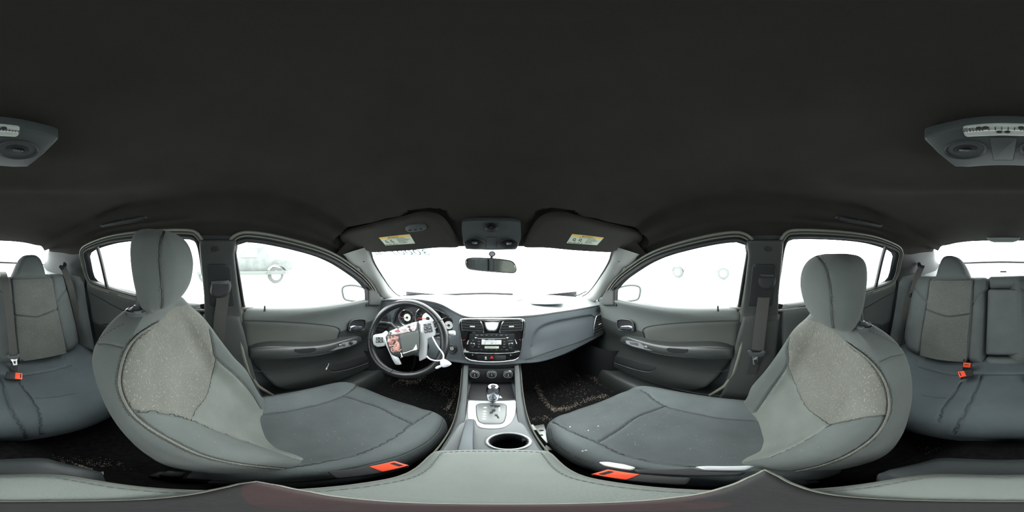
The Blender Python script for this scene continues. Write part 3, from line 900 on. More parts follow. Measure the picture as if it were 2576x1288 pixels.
# cushion: stations front to back, each (y, half width in, half width out, z centre, z bolster, z bottom)
def cushion(T, drv):
    c = -.352 if drv else .352
    sg = -1 if drv else 1
    # (y, inboard x, outboard x, z mid, z bolster, z low)
    if drv:
        S = [(.505, .30, .44, .262, .262, .245), (.500, .22, .515, .300, .300, .235), (.486, .16, .555, .335, .335, .22), (.455, .125, .580, .352, .356, .21), (.40, .108, .592, .358, .366, .20), (.30, .108, .594, .352, .374, .20),
             (.18, .118, .590, .335, .378, .20), (.06, .130, .585, .318, .370, .20), (.0, .145, .58, .31, .35, .20), (-.03, .17, .57, .30, .33, .20)]
    else:
        S = [(.472, .30, .44, .262, .262, .245), (.466, .23, .51, .300, .300, .235), (.452, .175, .545, .332, .332, .22), (.420, .142, .565, .350, .354, .21), (.36, .124, .578, .356, .364, .20), (.26, .120, .582, .350, .372, .20),
             (.14, .124, .582, .335, .376, .20), (.02, .132, .578, .318, .368, .20), (-.06, .145, .572, .31, .35, .20), (-.11, .17, .56, .30, .33, .20)]
    rings = []
    for y, a, b, zm, zb, zl in S:
        cx = (a + b) / 2; w = (b - a) / 2; hh = zb - zl
        half = [(-1, .35), (-1.0, .70), (-.965, .92), (-.86, 1.02), (-.72, .97)]
        r = [(-.80, 0), (-.97, .08)] + half
        pts = [(cx + u * w, y, zl + v * hh) for u, v in r]
        mid = [(cx + u * w, y, zm + (zb - zm) * q) for u, q in ((-.52, .35), (-.25, .02), (0, 0), (.25, .02), (.52, .35))]
        pts2 = [(cx - u * w, y, zl + v * hh) for u, v in r[::-1]]
        bot = [(cx + .4 * w, y, zl - .005), (cx - .4 * w, y, zl - .005)]
        # nose rolls down at the front: lateral corners drawn back
        rings.append([(sg * x, yy - .045 * max(0, (abs(x - cx) / w) - .35) ** 2 * (1 if y > .36 else (max(0, (y - .2) / .16)) ), z) for x, yy, z in pts + mid + pts2 + bot])
    NS, NK = 230, 300
    B = loft_grid(rings, NS, NK, True); F = grid_faces(NS, NK, True)
    bv = bvh(B.reshape(-1, 3), F); n = grid_normals(B, True)
    cen = B.mean((0, 1), keepdims=True); sgn = -1 if ((B - cen) * n).sum() > 0 else 1
    if drv:
        O_ = [(658, 1043), (700, 1038), (740, 1031), (780, 1022), (817, 1013), (845, 1003), (862, 996), (885, 980), (907, 961)]
        X_ = [(862, 996), (890, 1003), (914, 1012), (953, 1024), (991, 1045), (1037, 1066)]
        I_ = [(700, 1178), (760, 1171), (810, 1162), (855, 1153), (897, 1143), (949, 1122), (995, 1097), (1037, 1066), (1072, 1045), (1103, 1022)]
        E_ = [(860, 1184), (905, 1175), (949, 1164), (990, 1153), (1019, 1143), (1055, 1126), (1085, 1106), (1106, 1082), (1117, 1055)]
    else:
        O_ = [(1613, 981), (1630, 990), (1643, 1002), (1674, 1021), (1722, 1035), (1802, 1050), (1850, 1055), (1900, 1057)]
        X_ = [(1674, 1021), (1640, 1034), (1613, 1044), (1588, 1058), (1555, 1083), (1504, 1113)]
        I_ = [(1389, 1063), (1410, 1071), (1429, 1081), (1465, 1097), (1504, 1113), (1555, 1138), (1600, 1152), (1650, 1163), (1700, 1170), (1760, 1175)]
        E_ = [(1383, 1080), (1390, 1105), (1405, 1122), (1430, 1140), (1462, 1156), (1500, 1168)]
    LO, LX, LI, LE = [pixline(bv, q) for q in (O_, X_, I_, E_)]
    B2, a = press(B, n, [LO, LX, LI], .0055, .0042, sgn)
    B2, a = press(B2, n, [LE], .0022, .003, sgn)
    P = B2.reshape(-1, 3); Fa = np.array(F)
    cc = P[Fa].mean(1); nf = n.reshape(-1, 3)[Fa[:, 0]] * -sgn
    xy = lambda L: L[:, :2]
    reg = np.zeros(len(Fa), int)
    try:
        jo = int(np.argmin(np.linalg.norm(LO - LX[0], axis=1))); ji = int(np.argmin(np.linalg.norm(LI - LX[-1], axis=1)))
        if drv: oback, ofront = LO[:jo + 1], LO[jo:]; iback, ifront = LI[:ji + 1], LI[ji:]
        else: oback, ofront = LO[jo:][::-1], LO[:jo + 1][::-1]; iback, ifront = LI[ji:][::-1], LI[:ji + 1][::-1]
        # all run back -> front
        ce_ = np.vstack([xy(oback), xy(LX), xy(iback)[::-1], [[iback[0][0], -.3], [oback[0][0], -.3]]])
        no = np.vstack([xy(ofront), [[ofront[-1][0], .6], [ifront[-1][0], .6]], xy(ifront)[::-1], xy(LX)[::-1]])
        pts = cc[:, :2]; top = nf[:, 2] > -.2
        i1 = inside(pts, ce_) & (nf[:, 2] > .2); i2 = inside(pts, no) & top
        reg[i1] = 1; reg[i2 & ~i1] = 2
    except Exception as e: print('cushion split', e)
    objs = split_faces({0: ('cushion', M['cushion'], None), 1: ('cushion_insert', M['cushion_mid'], 'dark ribbed insert'), 2: ('thigh_panel', M['cushion_mid'], None)}, P, F, reg, T, None)
    bo = objs[0]
    for rg_ in (B2[0], B2[-1]): mk('end_cover', rg_, [tuple(range(NK))], M['cushion'], bo)
    bv2 = bvh(P, F)
    multi('seam_thread', [[bv2.find_nearest(Vector(q))[0] for q in resample(L_, .006, False)] for L_ in (LO, LX, LI) if len(L_) > 2], .0011, M['seam'], bo)
    if len(LE) > 2: stitches('stitching', LE, M['seam'], bo, bv2, off=.004, pitch=.008, side=(1, -1))
    return bo, bv2
def front_seat(drv):
    s = -1 if drv else 1
    T = thing('car_seat', 'grey cloth front seat behind the steering wheel, headrest raised high' if drv else 'grey cloth front passenger seat under the glovebox side, headrest pushed down',
              'car seat', (s * .36, .1, .06), group='front seats')
    bo, bvb = seatback(DRV if drv else PAS, T, drv)
    headrest(T, -.372 if drv else .372, drv, bvb)
    cu, bvc = cushion(T, drv)
    # steel rails and valance under the cushion
    for sx in (-.16, .16):
        x = s * .36 + sx
        r = mk('seat_rail', *g_box((x, .14, .085), (.035, .50, .03), bev=.006), M['dark'], T)
        mk('bracket', *g_box((x, .38, .115), (.03, .03, .07), bev=.004), M['dark'], r)
        mk('bracket', *g_box((x, -.08, .115), (.03, .03, .07), bev=.004), M['dark'], r)
    mk('seat_pan', *g_box((s * .36, .15, .185), (.40, .42, .07), bev=.02), M['dark'], T)
    # side valance along the tunnel
    xi = s * (.128 if drv else .135)
    va = loft('valance', [[(xi, y, z + .055), (xi - s * .012, y, z + .035), (xi - s * .012, y, z - .02), (xi + s * .01, y, z - .05), (xi + s * .02, y, z), (xi + s * .02, y, z + .05)] for y, z in
              [(.34, .235), (.26, .235), (.16, .235), (.08, .24), (.03 if drv else -.05, .24)]], 20, 24, M['mid'], T)
    # hinge cover at the outboard foot of the backrest and its lever
    xo = s * .585
    mk('recliner_cover', *g_box((xo, .0, .27), (.03, .22, .09), bev=.012), M['dark'], T)
    return T, bvb, bvc
seatL, bvBL, bvCL = front_seat(True)
seatR, bvBR, bvCR = front_seat(False)
# =================================================================== REAR BENCH
u_b = (-1, 0, 0)
y0, z0, y1, z1 = -.800, .46, -1.010, .925
RPL = Pl((0, (y0 + y1) / 2, (z0 + z1) / 2), u_b, (0, y1 - y0, z1 - z0))
c3 = lambda X, Y: (X / 2.3, Y / 2.3 + 570)          # two enlargements of the photograph
c4 = lambda X, Y: (X / 2.3 + 2216, Y / 2.3 + 570)
def rp(*q): return np.array([RPL.pix(*p) for p in q])
bench = thing('rear_seat_bench', 'grey cloth rear bench seat with split backrest across the back of the cabin', 'car seat', (0, -.6, .06))
H0 = -.035
# left backrest (steering wheel side)
outL = roundpoly(rp(c3(-92, 806), c3(0, 805), c3(100, 785), c3(250, 765), c3(370, 737), c3(430, 712), c3(457, 675), c3(450, 610), c3(437, 550), c3(410, 440), c3(385, 340), c3(372, 280), c3(345, 268), c3(270, 270), c3(60, 285), c3(-80, 286)), .015)
sL = [cr(rp(c3(60, 300), c3(68, 400), c3(78, 515), c3(86, 640), c3(95, 740), c3(100, 785)), 30), cr(rp(c3(283, 275), c3(295, 370), c3(314, 480), c3(330, 560), c3(348, 640), c3(366, 700), c3(372, 735)), 34),
      cr(rp(c3(78, 515), c3(140, 520), c3(200, 526), c3(260, 505), c3(314, 480)), 24), cr(rp(c3(62, 315), c3(170, 316), c3(286, 306)), 16), cr(rp(c3(314, 442), c3(345, 400), c3(386, 358)), 14), cr(rp(c3(-10, 370), c3(25, 400), c3(62, 440)), 12)]
bL = pillow('backrest', RPL, outL, .075, .05, M['rear_cloth'], bench, seams=sL, step=.018, puff=.012, sd=.007, sw=.005, h0=H0)
insL = roundpoly(rp(c3(64, 318), c3(285, 309), c3(313, 480), c3(200, 524), c3(80, 512)), .004)
pillow('backrest_insert', RPL, insL, .003, .004, M['rear_in'], bL, step=.018, h0=H0 + .082, label='insert with pale woven flecks')
ins2 = roundpoly(rp(c3(81, 520), c3(200, 532), c3(315, 487), c3(348, 640), c3(364, 728), c3(250, 752), c3(104, 772), c3(90, 640)), .004)
pillow('lower_insert', RPL, ins2, .003, .004, M['rear_in'], bL, step=.018, h0=H0 + .082)
# right backrest
outR = roundpoly(rp(c4(604, 803), c4(500, 790), c4(350, 775), c4(200, 745), c4(150, 712), c4(130, 645), c4(140, 570), c4(152, 510), c4(172, 410), c4(192, 340), c4(212, 295), c4(235, 282), c4(300, 282), c4(620, 290)), .015)
sR = [cr(rp(c4(304, 290), c4(286, 420), c4(265, 560), c4(248, 690), c4(238, 745)), 34), cr(rp(c4(541, 290), c4(536, 440), c4(526, 600), c4(514, 740), c4(510, 790)), 34),
      cr(rp(c4(280, 487), c4(340, 510), c4(400, 525), c4(460, 520), c4(526, 508)), 24), cr(rp(c4(300, 318), c4(420, 320), c4(540, 318)), 16), cr(rp(c4(200, 360), c4(240, 400), c4(277, 438)), 14), cr(rp(c4(537, 455), c4(565, 410), c4(612, 378)), 14)]
bR = pillow('backrest', RPL, outR, .075, .05, M['rear_cloth'], bench, seams=sR, step=.018, puff=.012, sd=.007, sw=.005, h0=H0)
insR = roundpoly(rp(c4(302, 322), c4(537, 322), c4(524, 505), c4(400, 522), c4(283, 484)), .004)
pillow('backrest_insert', RPL, insR, .003, .004, M['rear_in'], bR, step=.018, h0=H0 + .082, label='insert with pale woven flecks')
ins2 = roundpoly(rp(c4(280, 494), c4(400, 530), c4(524, 513), c4(512, 640), c4(506, 776), c4(350, 764), c4(246, 742), c4(258, 620)), .004)
pillow('lower_insert', RPL, ins2, .003, .004, M['rear_in'], bR, step=.018, h0=H0 + .082)
# middle: pad on top, folding armrest, foot pad
cx = lambda q: RPL.pix(*q)
topp = roundpoly(rp(c4(622, 288), c4(808, 282), c4(866, 284), c4(862, 352), c4(808, 355), c4(628, 357)), .012)
pillow('centre_headrest', RPL, topp, .06, .03, M['rear_cloth'], bench, step=.018, puff=.008, h0=H0 + .01, label='low middle headrest pad')
arm = roundpoly(rp(c4(632, 360), c4(798, 360), c4(808, 372), c4(826, 735), c4(818, 744), c4(610, 742), c4(604, 730), c4(618, 372)), .012)
pillow('folding_armrest', RPL, arm, .065, .022, M['rear_cloth'], bench, step=.016, puff=.006, h0=H0 + .012, label='folded-up middle armrest')
ft = roundpoly(rp(c4(604, 752), c4(836, 748), c4(842, 800), c4(606, 806)), .012)
pillow('centre_panel', RPL, ft, .06, .025, M['rear_cloth'], bench, step=.016, h0=H0 + .012)
sidep = roundpoly(rp(c4(812, 362), c4(868, 362), c4(900, 744), c4(832, 742)), .008)
slab('backrest_frame', RPL, rrect(-.56, -.23, .56, .235, .03), .03, M['dark'], bench, z0=H0 - .04)
# headrests built into the backrests
def rhead(pix, nm, seam):
    pl = RPL.shift(.018)
    o = [pl.pix(*p) for p in pix]
    out = smooth(o, 60)
    rings = []
    h = pillow('headrest', pl, out, .055, .045, M['rear_cloth'], bench, step=.012, puff=.006, seams=[cr([pl.pix(*q) for q in seam], 30)], sd=.003, sw=.003, h0=-.012)
    slab('headrest_back', pl, out, .05, M['rear_cloth'], h, bev=.015, z0=-.062)
    return h
rhead([c3(70, 310), c3(68, 285), c3(85, 240), c3(105, 195), c3(130, 170), c3(170, 163), c3(205, 168), c3(232, 190), c3(250, 230), c3(262, 280), c3(264, 306), c3(170, 318)], 'headrest', [c3(78, 300), c3(95, 240), c3(125, 185), c3(165, 168)])
rhead([c4(318, 312), c4(322, 280), c4(338, 225), c4(358, 185), c4(385, 170), c4(420, 170), c4(455, 182), c4(485, 215), c4(510, 270), c4(517, 312), c4(420, 320)], 'headrest', [c4(430, 172), c4(465, 195), c4(490, 240), c4(508, 300)])
# bench cushion
NSX = [(-.60, .0), (-.59, .0)]
def bz(x, y):
    """height of the cushion over its plan"""
    return 0
rows = []
ZB = .20
for x, zt, yf, yb in [(-.625, .36, -.46, -.80), (-.61, .405, -.42, -.83), (-.56, .435, -.385, -.85), (-.45, .42, -.365, -.86), (-.33, .405, -.355, -.86), (-.20, .425, -.352, -.86), (-.10, .45, -.35, -.86), (0, .452, -.35, -.86),
                      (.10, .45, -.35, -.86), (.20, .425, -.352, -.86), (.33, .405, -.355, -.86), (.45, .42, -.365, -.86), (.56, .435, -.385, -.85), (.61, .405, -.42, -.83), (.625, .36, -.46, -.80)]:
    rows.append([(x, yb, zt + .01), (x, yb + .1, zt + .005), (x, (yf + yb) / 2 - .02, zt), (x, yf - .12, zt + .005), (x, yf - .05, zt - .008), (x, yf - .012, zt - .045), (x, yf, zt - .10), (x, yf - .01, zt - .155), (x, yf - .05, ZB - .03), (x, yf - .15, ZB - .05), (x, yb, ZB - .05)])
B = loft_grid(rows, 330, 220, False); F = grid_faces(330, 220, False)
bv = bvh(B.reshape(-1, 3), F); n = grid_normals(np.concatenate([B], 0), False)
dun = np.gradient(B, axis=1); dvn = np.gradient(B, axis=0); n = np.cross(dun, dvn); n /= np.maximum(np.linalg.norm(n, axis=2), 1e-9)[..., None]
sg_ = -1 if n[165, 100, 2] > 0 else 1
q1 = [c3(130, 860), c3(200, 850), c3(280, 835), c3(360, 815), c3(410, 800)]
q2 = [c3(95, 880), c3(140, 935), c3(180, 990), c3(215, 1040), c3(235, 1090), c3(240, 1140), c3(242, 1210)]
q3 = [c3(10, 890), c3(30, 960), c3(60, 1045), c3(100, 1120), c3(135, 1180), c3(162, 1250)]
q4 = [c4(225, 808), c4(300, 830), c4(370, 848), c4(440, 856)]
q5 = [c4(466, 898), c4(430, 955), c4(385, 1015), c4(350, 1070), c4(335, 1130)]
q6 = [c4(578, 858), c4(560, 920), c4(530, 985), c4(490, 1060), c4(450, 1140), c4(420, 1200)]
q7 = [c4(500, 853), c4(600, 853), c4(700, 853), c4(840, 853)]
q8 = [c3(0, 856), c3(40, 858), c3(60, 858)]
q9 = [c4(240, 972), c4(310, 985), c4(380, 990)]
q10 = [c3(200, 990), c3(300, 985), c3(440, 962)]
q11 = [c3(365, 745), c3(372, 770), c3(384, 800)]; q12 = [c4(222, 750), c4(212, 775), c4(200, 800)]; q13 = [c3(395, 805), c3(420, 820), c3(450, 840)]
LL = [pixline(bv, q) for q in (q1, q2, q3, q4, q5, q6, q7, q8)]; LL2 = [pixline(bv, q) for q in (q9, q10, q11, q12, q13)]
B2, a = press(B, n, LL, .008, .006, sg_); B2, a = press(B2, n, LL2, .003, .004, sg_)
P = B2.reshape(-1, 3)
cu = mk('cushion', P, F, M['rear_cush'], bench, recalc=False, sharp=180)
bv2 = bvh(P, F)
multi('seam_thread', [[bv2.find_nearest(Vector(q))[0] for q in resample(L_, .008, False)] for L_ in LL + LL2[:2] if len(L_) > 2], .0011, M['seam'], cu)
mk('seat_base', *g_box((0, -.66, .11), (1.16, .40, .14), bev=.01), M['dark'], bench)
# plastic studs on the backrests
for q in (c3(360, 712), c3(115, 765), c4(247, 718), c4(496, 762)):
    a_, b_ = RPL.pix(*q)
    lathe('stud', RPL.W(a_, b_, .052), RPL.n, [(.0001, 0), (.006, 0), (.006, .004), (.003, .006), (.0001, .006)], M['dark'], bL if q[0] < 1200 else bR, n=14)
# =================================================================== DOORS
def seal_path(out, off=0., k=0):
    return [(-(glass_lat(z) - off), y, z) for y, z in out]
def offset2(out, d):
    O = np.asarray(out)
    if area2(O) < 0: O = O[::-1]
    t = np.roll(O, -1, 0) - np.roll(O, 1, 0); t /= np.linalg.norm(t, axis=1)[:, None]
    return O - np.stack([-t[:, 1], t[:, 0]], 1) * d
def door_lat(y, z):
    """inner face of a front door trim"""
    top = .690 + .018 * sstep(z, .80, .83)
    a = .690 - .012 * math.exp(-((z - .775) / .03) ** 2)           # belt shelf
    b = .016 * math.exp(-((z - .69) / .06) ** 2)                     # hollow above the armrest
    c = .020 * float(sstep(.56 - z, 0, .10)) - .035 * float(sstep(.45 - z, 0, .15))
    return float(a + b * .6 + c)
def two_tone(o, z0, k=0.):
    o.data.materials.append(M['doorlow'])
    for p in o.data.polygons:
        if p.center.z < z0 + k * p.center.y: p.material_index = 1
def door_front(s):
    MIR[0] = s > 0
    drv = s < 0
    side = 'steering wheel side' if drv else 'passenger side'
    n = 'door_1' if drv else 'door_2'
    D = thing(n, 'grey front door on the %s with armrest, handle and window' % side, 'door', (-.70, .4, .25), kind='structure')
    by = np.linspace(-.02, .90, 26)
    # trim outline in (y, z)
    top = [(y, belt_z(y) + .012) for y in np.linspace(.025, .86, 20)]
    out = [(.025, .80), (.03, .70), (.045, .60), (.075, .50), (.12, .40), (.17, .32), (.24, .265), (.35, .245), (.60, .235), (.90, .25), (.92, .5)] + [(.90, .75)] + top[::-1]
    f = lambda a, b, c: Vector((-(door_lat(a, b) - c), a, b))
    pl = Pl((0, 0, 0), (0, 1, 0), (0, 0, 1))
    trim = pillow('door_trim', pl, roundpoly(out, .012), .018, .018, M['door'], D, step=.022, bend=f, h0=-.016)
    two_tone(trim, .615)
    # window frame band, glass and rubber seals
    fr_out = offset2(FWs, .030); 
    V, F, d = fill2d(fr_out, .03, holes=[FWs])
    keep = V[F].mean(1)
    F = F[keep[:, 1] > np.array([belt_z(y) - .01 for y in keep[:, 0]])]
    P = [(-(glass_lat(z) - .012), y, z) for y, z in V]
    mk('window_frame', P, F, M['rubber'], D, recalc=False)
    V, F, d = fill2d(FWs, .06)
    mk('glass', [(-(glass_lat(z) + .004), y, z) for y, z in V], F, M['glass'], D, recalc=False)
    up = [(y, z) for y, z in offset2(FWs, .004) if z > belt_z(y) - .005]
    O = offset2(FWs, .006); k = np.array([z > belt_z(y) - .012 for y, z in O])
    # open chain above the belt
    i0 = int(np.where(~k)[0][0]) if (~k).any() else 0
    O = np.roll(O, -i0, 0); k = np.roll(k, -i0); ch = O[k]
    tube('inner_seal', [(-(glass_lat(z) - .016), y, z) for y, z in ch], .0055, M['rubber'], D, n=8)
    O2 = offset2(FWs, .030); k = np.array([z > belt_z(y) - .03 for y, z in O2]); i0 = int(np.where(~k)[0][0]) if (~k).any() else 0
    O2 = np.roll(O2, -i0, 0)[np.roll(k, -i0)]
    tube('outer_seal', [(-(glass_lat(z) - .020), y, z) for y, z in O2], .0060, M['seal'], D, n=8)
    O3 = offset2(FWs, .018); k = np.array([z > belt_z(y) - .03 for y, z in O3]); i0 = int(np.where(~k)[0][0]) if (~k).any() else 0
    O3 = np.roll(O3, -i0, 0)[np.roll(k, -i0)]
    tube('middle_seal', [(-(glass_lat(z) - .018), y, z) for y, z in O3], .0035, M['seal'], D, n=8)
    tube('rear_seal', [(-.672, -.005, .86), (-.676, .0, .80), (-.674, .008, .74), (-.668, .022, .66), (-.660, .035, .58), (-.655, .055, .48), (-.65, .09, .38), (-.645, .15, .29)], .008, M['seal'], D, n=8)
    # mirror sail in the front corner of the window
    side_sheet('mirror_sail', [(924, 724), (934, 722), (948, 733), (956, 748), (957, 762), (952, 769), (924, 768)], lambda y, z: .688, M['pillar'], D, step=.012, T=.014, r=.012)
    side_sheet('sail_post', [(916, 722), (924, 722), (926, 771), (919, 769)], lambda y, z: .690, M['rubber'], D, step=.012, T=.008, r=.003)
    # lock button on the belt
    lb = onX(666, 776, -.678)
    mk('lock_button', *g_lathe((lb.x, lb.y, belt_z(lb.y) + .005), (0, 0, 1), [(.0001, 0), (.006, 0), (.005, .006), (.0035, .014), (.0045, .022), (.002, .026), (.0001, .026)], 14), M['dark'], D)
    # cloth insert
    side_sheet('trim_insert', [(614, 808), (660, 809), (720, 811), (780, 815), (825, 820), (843, 824), (851, 830), (850, 838), (842, 862), (800, 870), (760, 874), (624, 884), (618, 850)], lambda y, z: door_lat(y, z) - .001, M['doorcloth'], D, step=.016, T=.009, r=.022, rnd=.02)
    # crease above the insert
    cp = [(612, 806), (660, 807), (720, 809), (780, 813), (825, 818), (846, 823), (854, 830), (852, 842), (846, 860)]
    pts = []
    for px, py in cr([(a, b, 0) for a, b in cp], 40)[:, :2]:
        X = .69
        for _ in range(6):
            p = onX(px, py, -X); X = door_lat(p.y, p.z)
        pts.append((-(X - .0035), p.y, p.z))
    tube('trim_crease', pts, .0022, M['dark'], D, n=6)
    # armrest: a lofted shelf standing out of the door
    A = []
    for px, yt, yb_, lat_ in [(628, 884, 906, .655), (650, 882, 908, .640), (690, 880, 908, .630), (740, 880, 906, .626), (790, 878, 901, .628), (830, 872, 893, .634), (870, 861, 882, .645), (900, 852, 869, .660), (911, 853, 862, .678)]:
        q = onX(px, (yt + yb_) / 2, -lat_)
        zt = onX(px, yt, -lat_).z; zb = onX(px, yb_, -lat_).z
        A.append((q.y, lat_, zt, zb))
    rows = []
    for y, lt, zt, zb in A:
        ztop = zt + .012
        rows.append([(-.71, y, ztop - .002), (-(lt + .03), y, ztop), (-(lt + .008), y, ztop - .004), (-lt, y, zt - .014), (-(lt + .001), y, (zt + zb) / 2 - .004), (-(lt + .010), y, zb + .004), (-(lt + .03), y, zb - .008), (-.71, y, zb - .012)])
    rows = [[(-.71, rows[0][0][1] - .004, p[2]) if True else p for p in rows[0]]] + rows + [[(-.71, rows[-1][0][1] + .004, p[2]) for p in rows[-1]]]
    ar = loft('armrest', rows, 60, 40, M['armrest'], D, closed=True, caps=True)
    pts = [(-(lt - .0004) if False else -(lt + .0004), y, zb + (zt - zb) * .30) for y, lt, zt, zb in A]
    tube('armrest_seam', cr(pts, 50), .0018, M['dark'], ar, n=6)
    # switch panel on the armrest nose
    zs = lambda px, py: onX(px, py, -.655)
    SP = Pl(onX(855, 868, -.646), (0, 1, .12), (-.75, 0, .66))
    sp = slab('switch_panel', SP, roundpoly([SP.pix(*q) for q in [(802, 874), (812, 871), (840, 866), (868, 861), (890, 857), (898, 858), (896, 865), (880, 872), (850, 880), (826, 885), (812, 886), (805, 881)]], .006), .006, M['mid'], D, bev=.002)
    SQ = SP.shift(.0062)
    def sw(pix, h=.004, m_='dark', nm='window_switch'):
        o = slab(nm, SQ, roundpoly([SQ.pix(*q) for q in pix], .001), h, M[m_], sp, bev=.001)
        return o
    if drv:
        for cx_, cy_ in ((824, 877), (833, 875), (846, 872), (855, 870)):
            sw([(cx_ - 4, cy_ - 2.6), (cx_ + 3.4, cy_ - 4), (cx_ + 4, cy_ + 1.2), (cx_ - 3.4, cy_ + 2.6)])
            q = SQ.pix(cx_, cy_ - 2.4)
            slab('switch_mark', SQ, rrect(q[0] - .006, q[1] - .0012, q[0] + .006, q[1] + .0012, .0008), .0008, M['greyink'], sp, z0=.004, bev=0)
        sw([(861, 866.5), (868, 865), (869, 870), (862, 871.5)], .003, nm='lock_switch')
        q = SQ.pix(883, 863.5)
        lathe('mirror_knob', SQ.W(q[0], q[1], 0), SQ.n, [(.0001, 0), (.013, 0), (.013, .003), (.008, .004), (.007, .012), (.004, .014), (.0001, .014)], M['dark'], sp, n=22)
    else:
        sw([(826, 874), (836, 872), (838, 878), (828, 880)]); sw([(840, 872), (850, 870), (852, 876), (842, 878)])
        q = SQ.pix(846, 872)
        slab('switch_mark', SQ, rrect(q[0] - .006, q[1] - .0012, q[0] + .006, q[1] + .0012, .0008), .0008, M['greyink'], sp, z0=.004, bev=0)
        slab('tray', SQ, roundpoly([SQ.pix(*q) for q in [(868, 863), (890, 860), (886, 866), (866, 870)]], .003), .002, M['dark'], sp)
    # pull cup behind the switches
    side_sheet('pull_cup', [(740, 878), (765, 876), (790, 874), (797, 877), (793, 883), (780, 888), (757, 889), (742, 886)], lambda y, z: .6275 + .0, M['dark'], ar, step=.01, T=.003, r=.003)
    # inner handle: recessed dark bowl, chrome lever, rim
    HP = Pl(onX(895, 818, -.686), (0, 1, 0), (0, 0, 1))
    hb = roundpoly([HP.pix(*q) for q in [(874, 826), (878, 810), (886, 804), (905, 802), (917, 804), (918, 818), (914, 829), (890, 832), (876, 832)]], .014, 6)
    bowl = pillow('handle_bowl', HP, hb, -.004, .008, M['dark'], D, step=.008, h0=.006)
    ring('handle_rim', HP, resample(hb, .004), .003, M['mid'], bowl, z0=.007)
    lv = [HP.pix(*q) for q in [(876, 831), (878, 820), (886, 817), (900, 818), (909, 819), (911, 826), (906, 829), (885, 832)]]
    pillow('handle_lever', HP, roundpoly(lv, .006, 5), .010, .008, M['chrome'], bowl, step=.006, h0=.006)
    # map pocket low in the door
    pts = [onX(px, py, -(.652)) for px, py in [(822, 922), (826, 931), (840, 936), (870, 931), (900, 922), (926, 913)]]
    tube('pocket_rim', cr(pts, 40), .003, M['mid'], D, n=8)
    side_sheet('pocket_mouth', [(823, 920), (905, 898), (925, 895), (926, 911), (900, 920), (870, 929), (840, 934), (827, 930)], lambda y, z: door_lat(y, z) - .0075, M['dark'], D, step=.02, T=.001, r=.002)
    # lower crease
    pts = [onX(px, py, -.668) for px, py in [(630, 930), (680, 936), (740, 930), (790, 920), (822, 912)]]
    tube('lower_crease', cr(pts, 40), .0018, M['dark'], D, n=6)
    MIR[0] = False
    return D
dL = door_front(-1); dR = door_front(1)

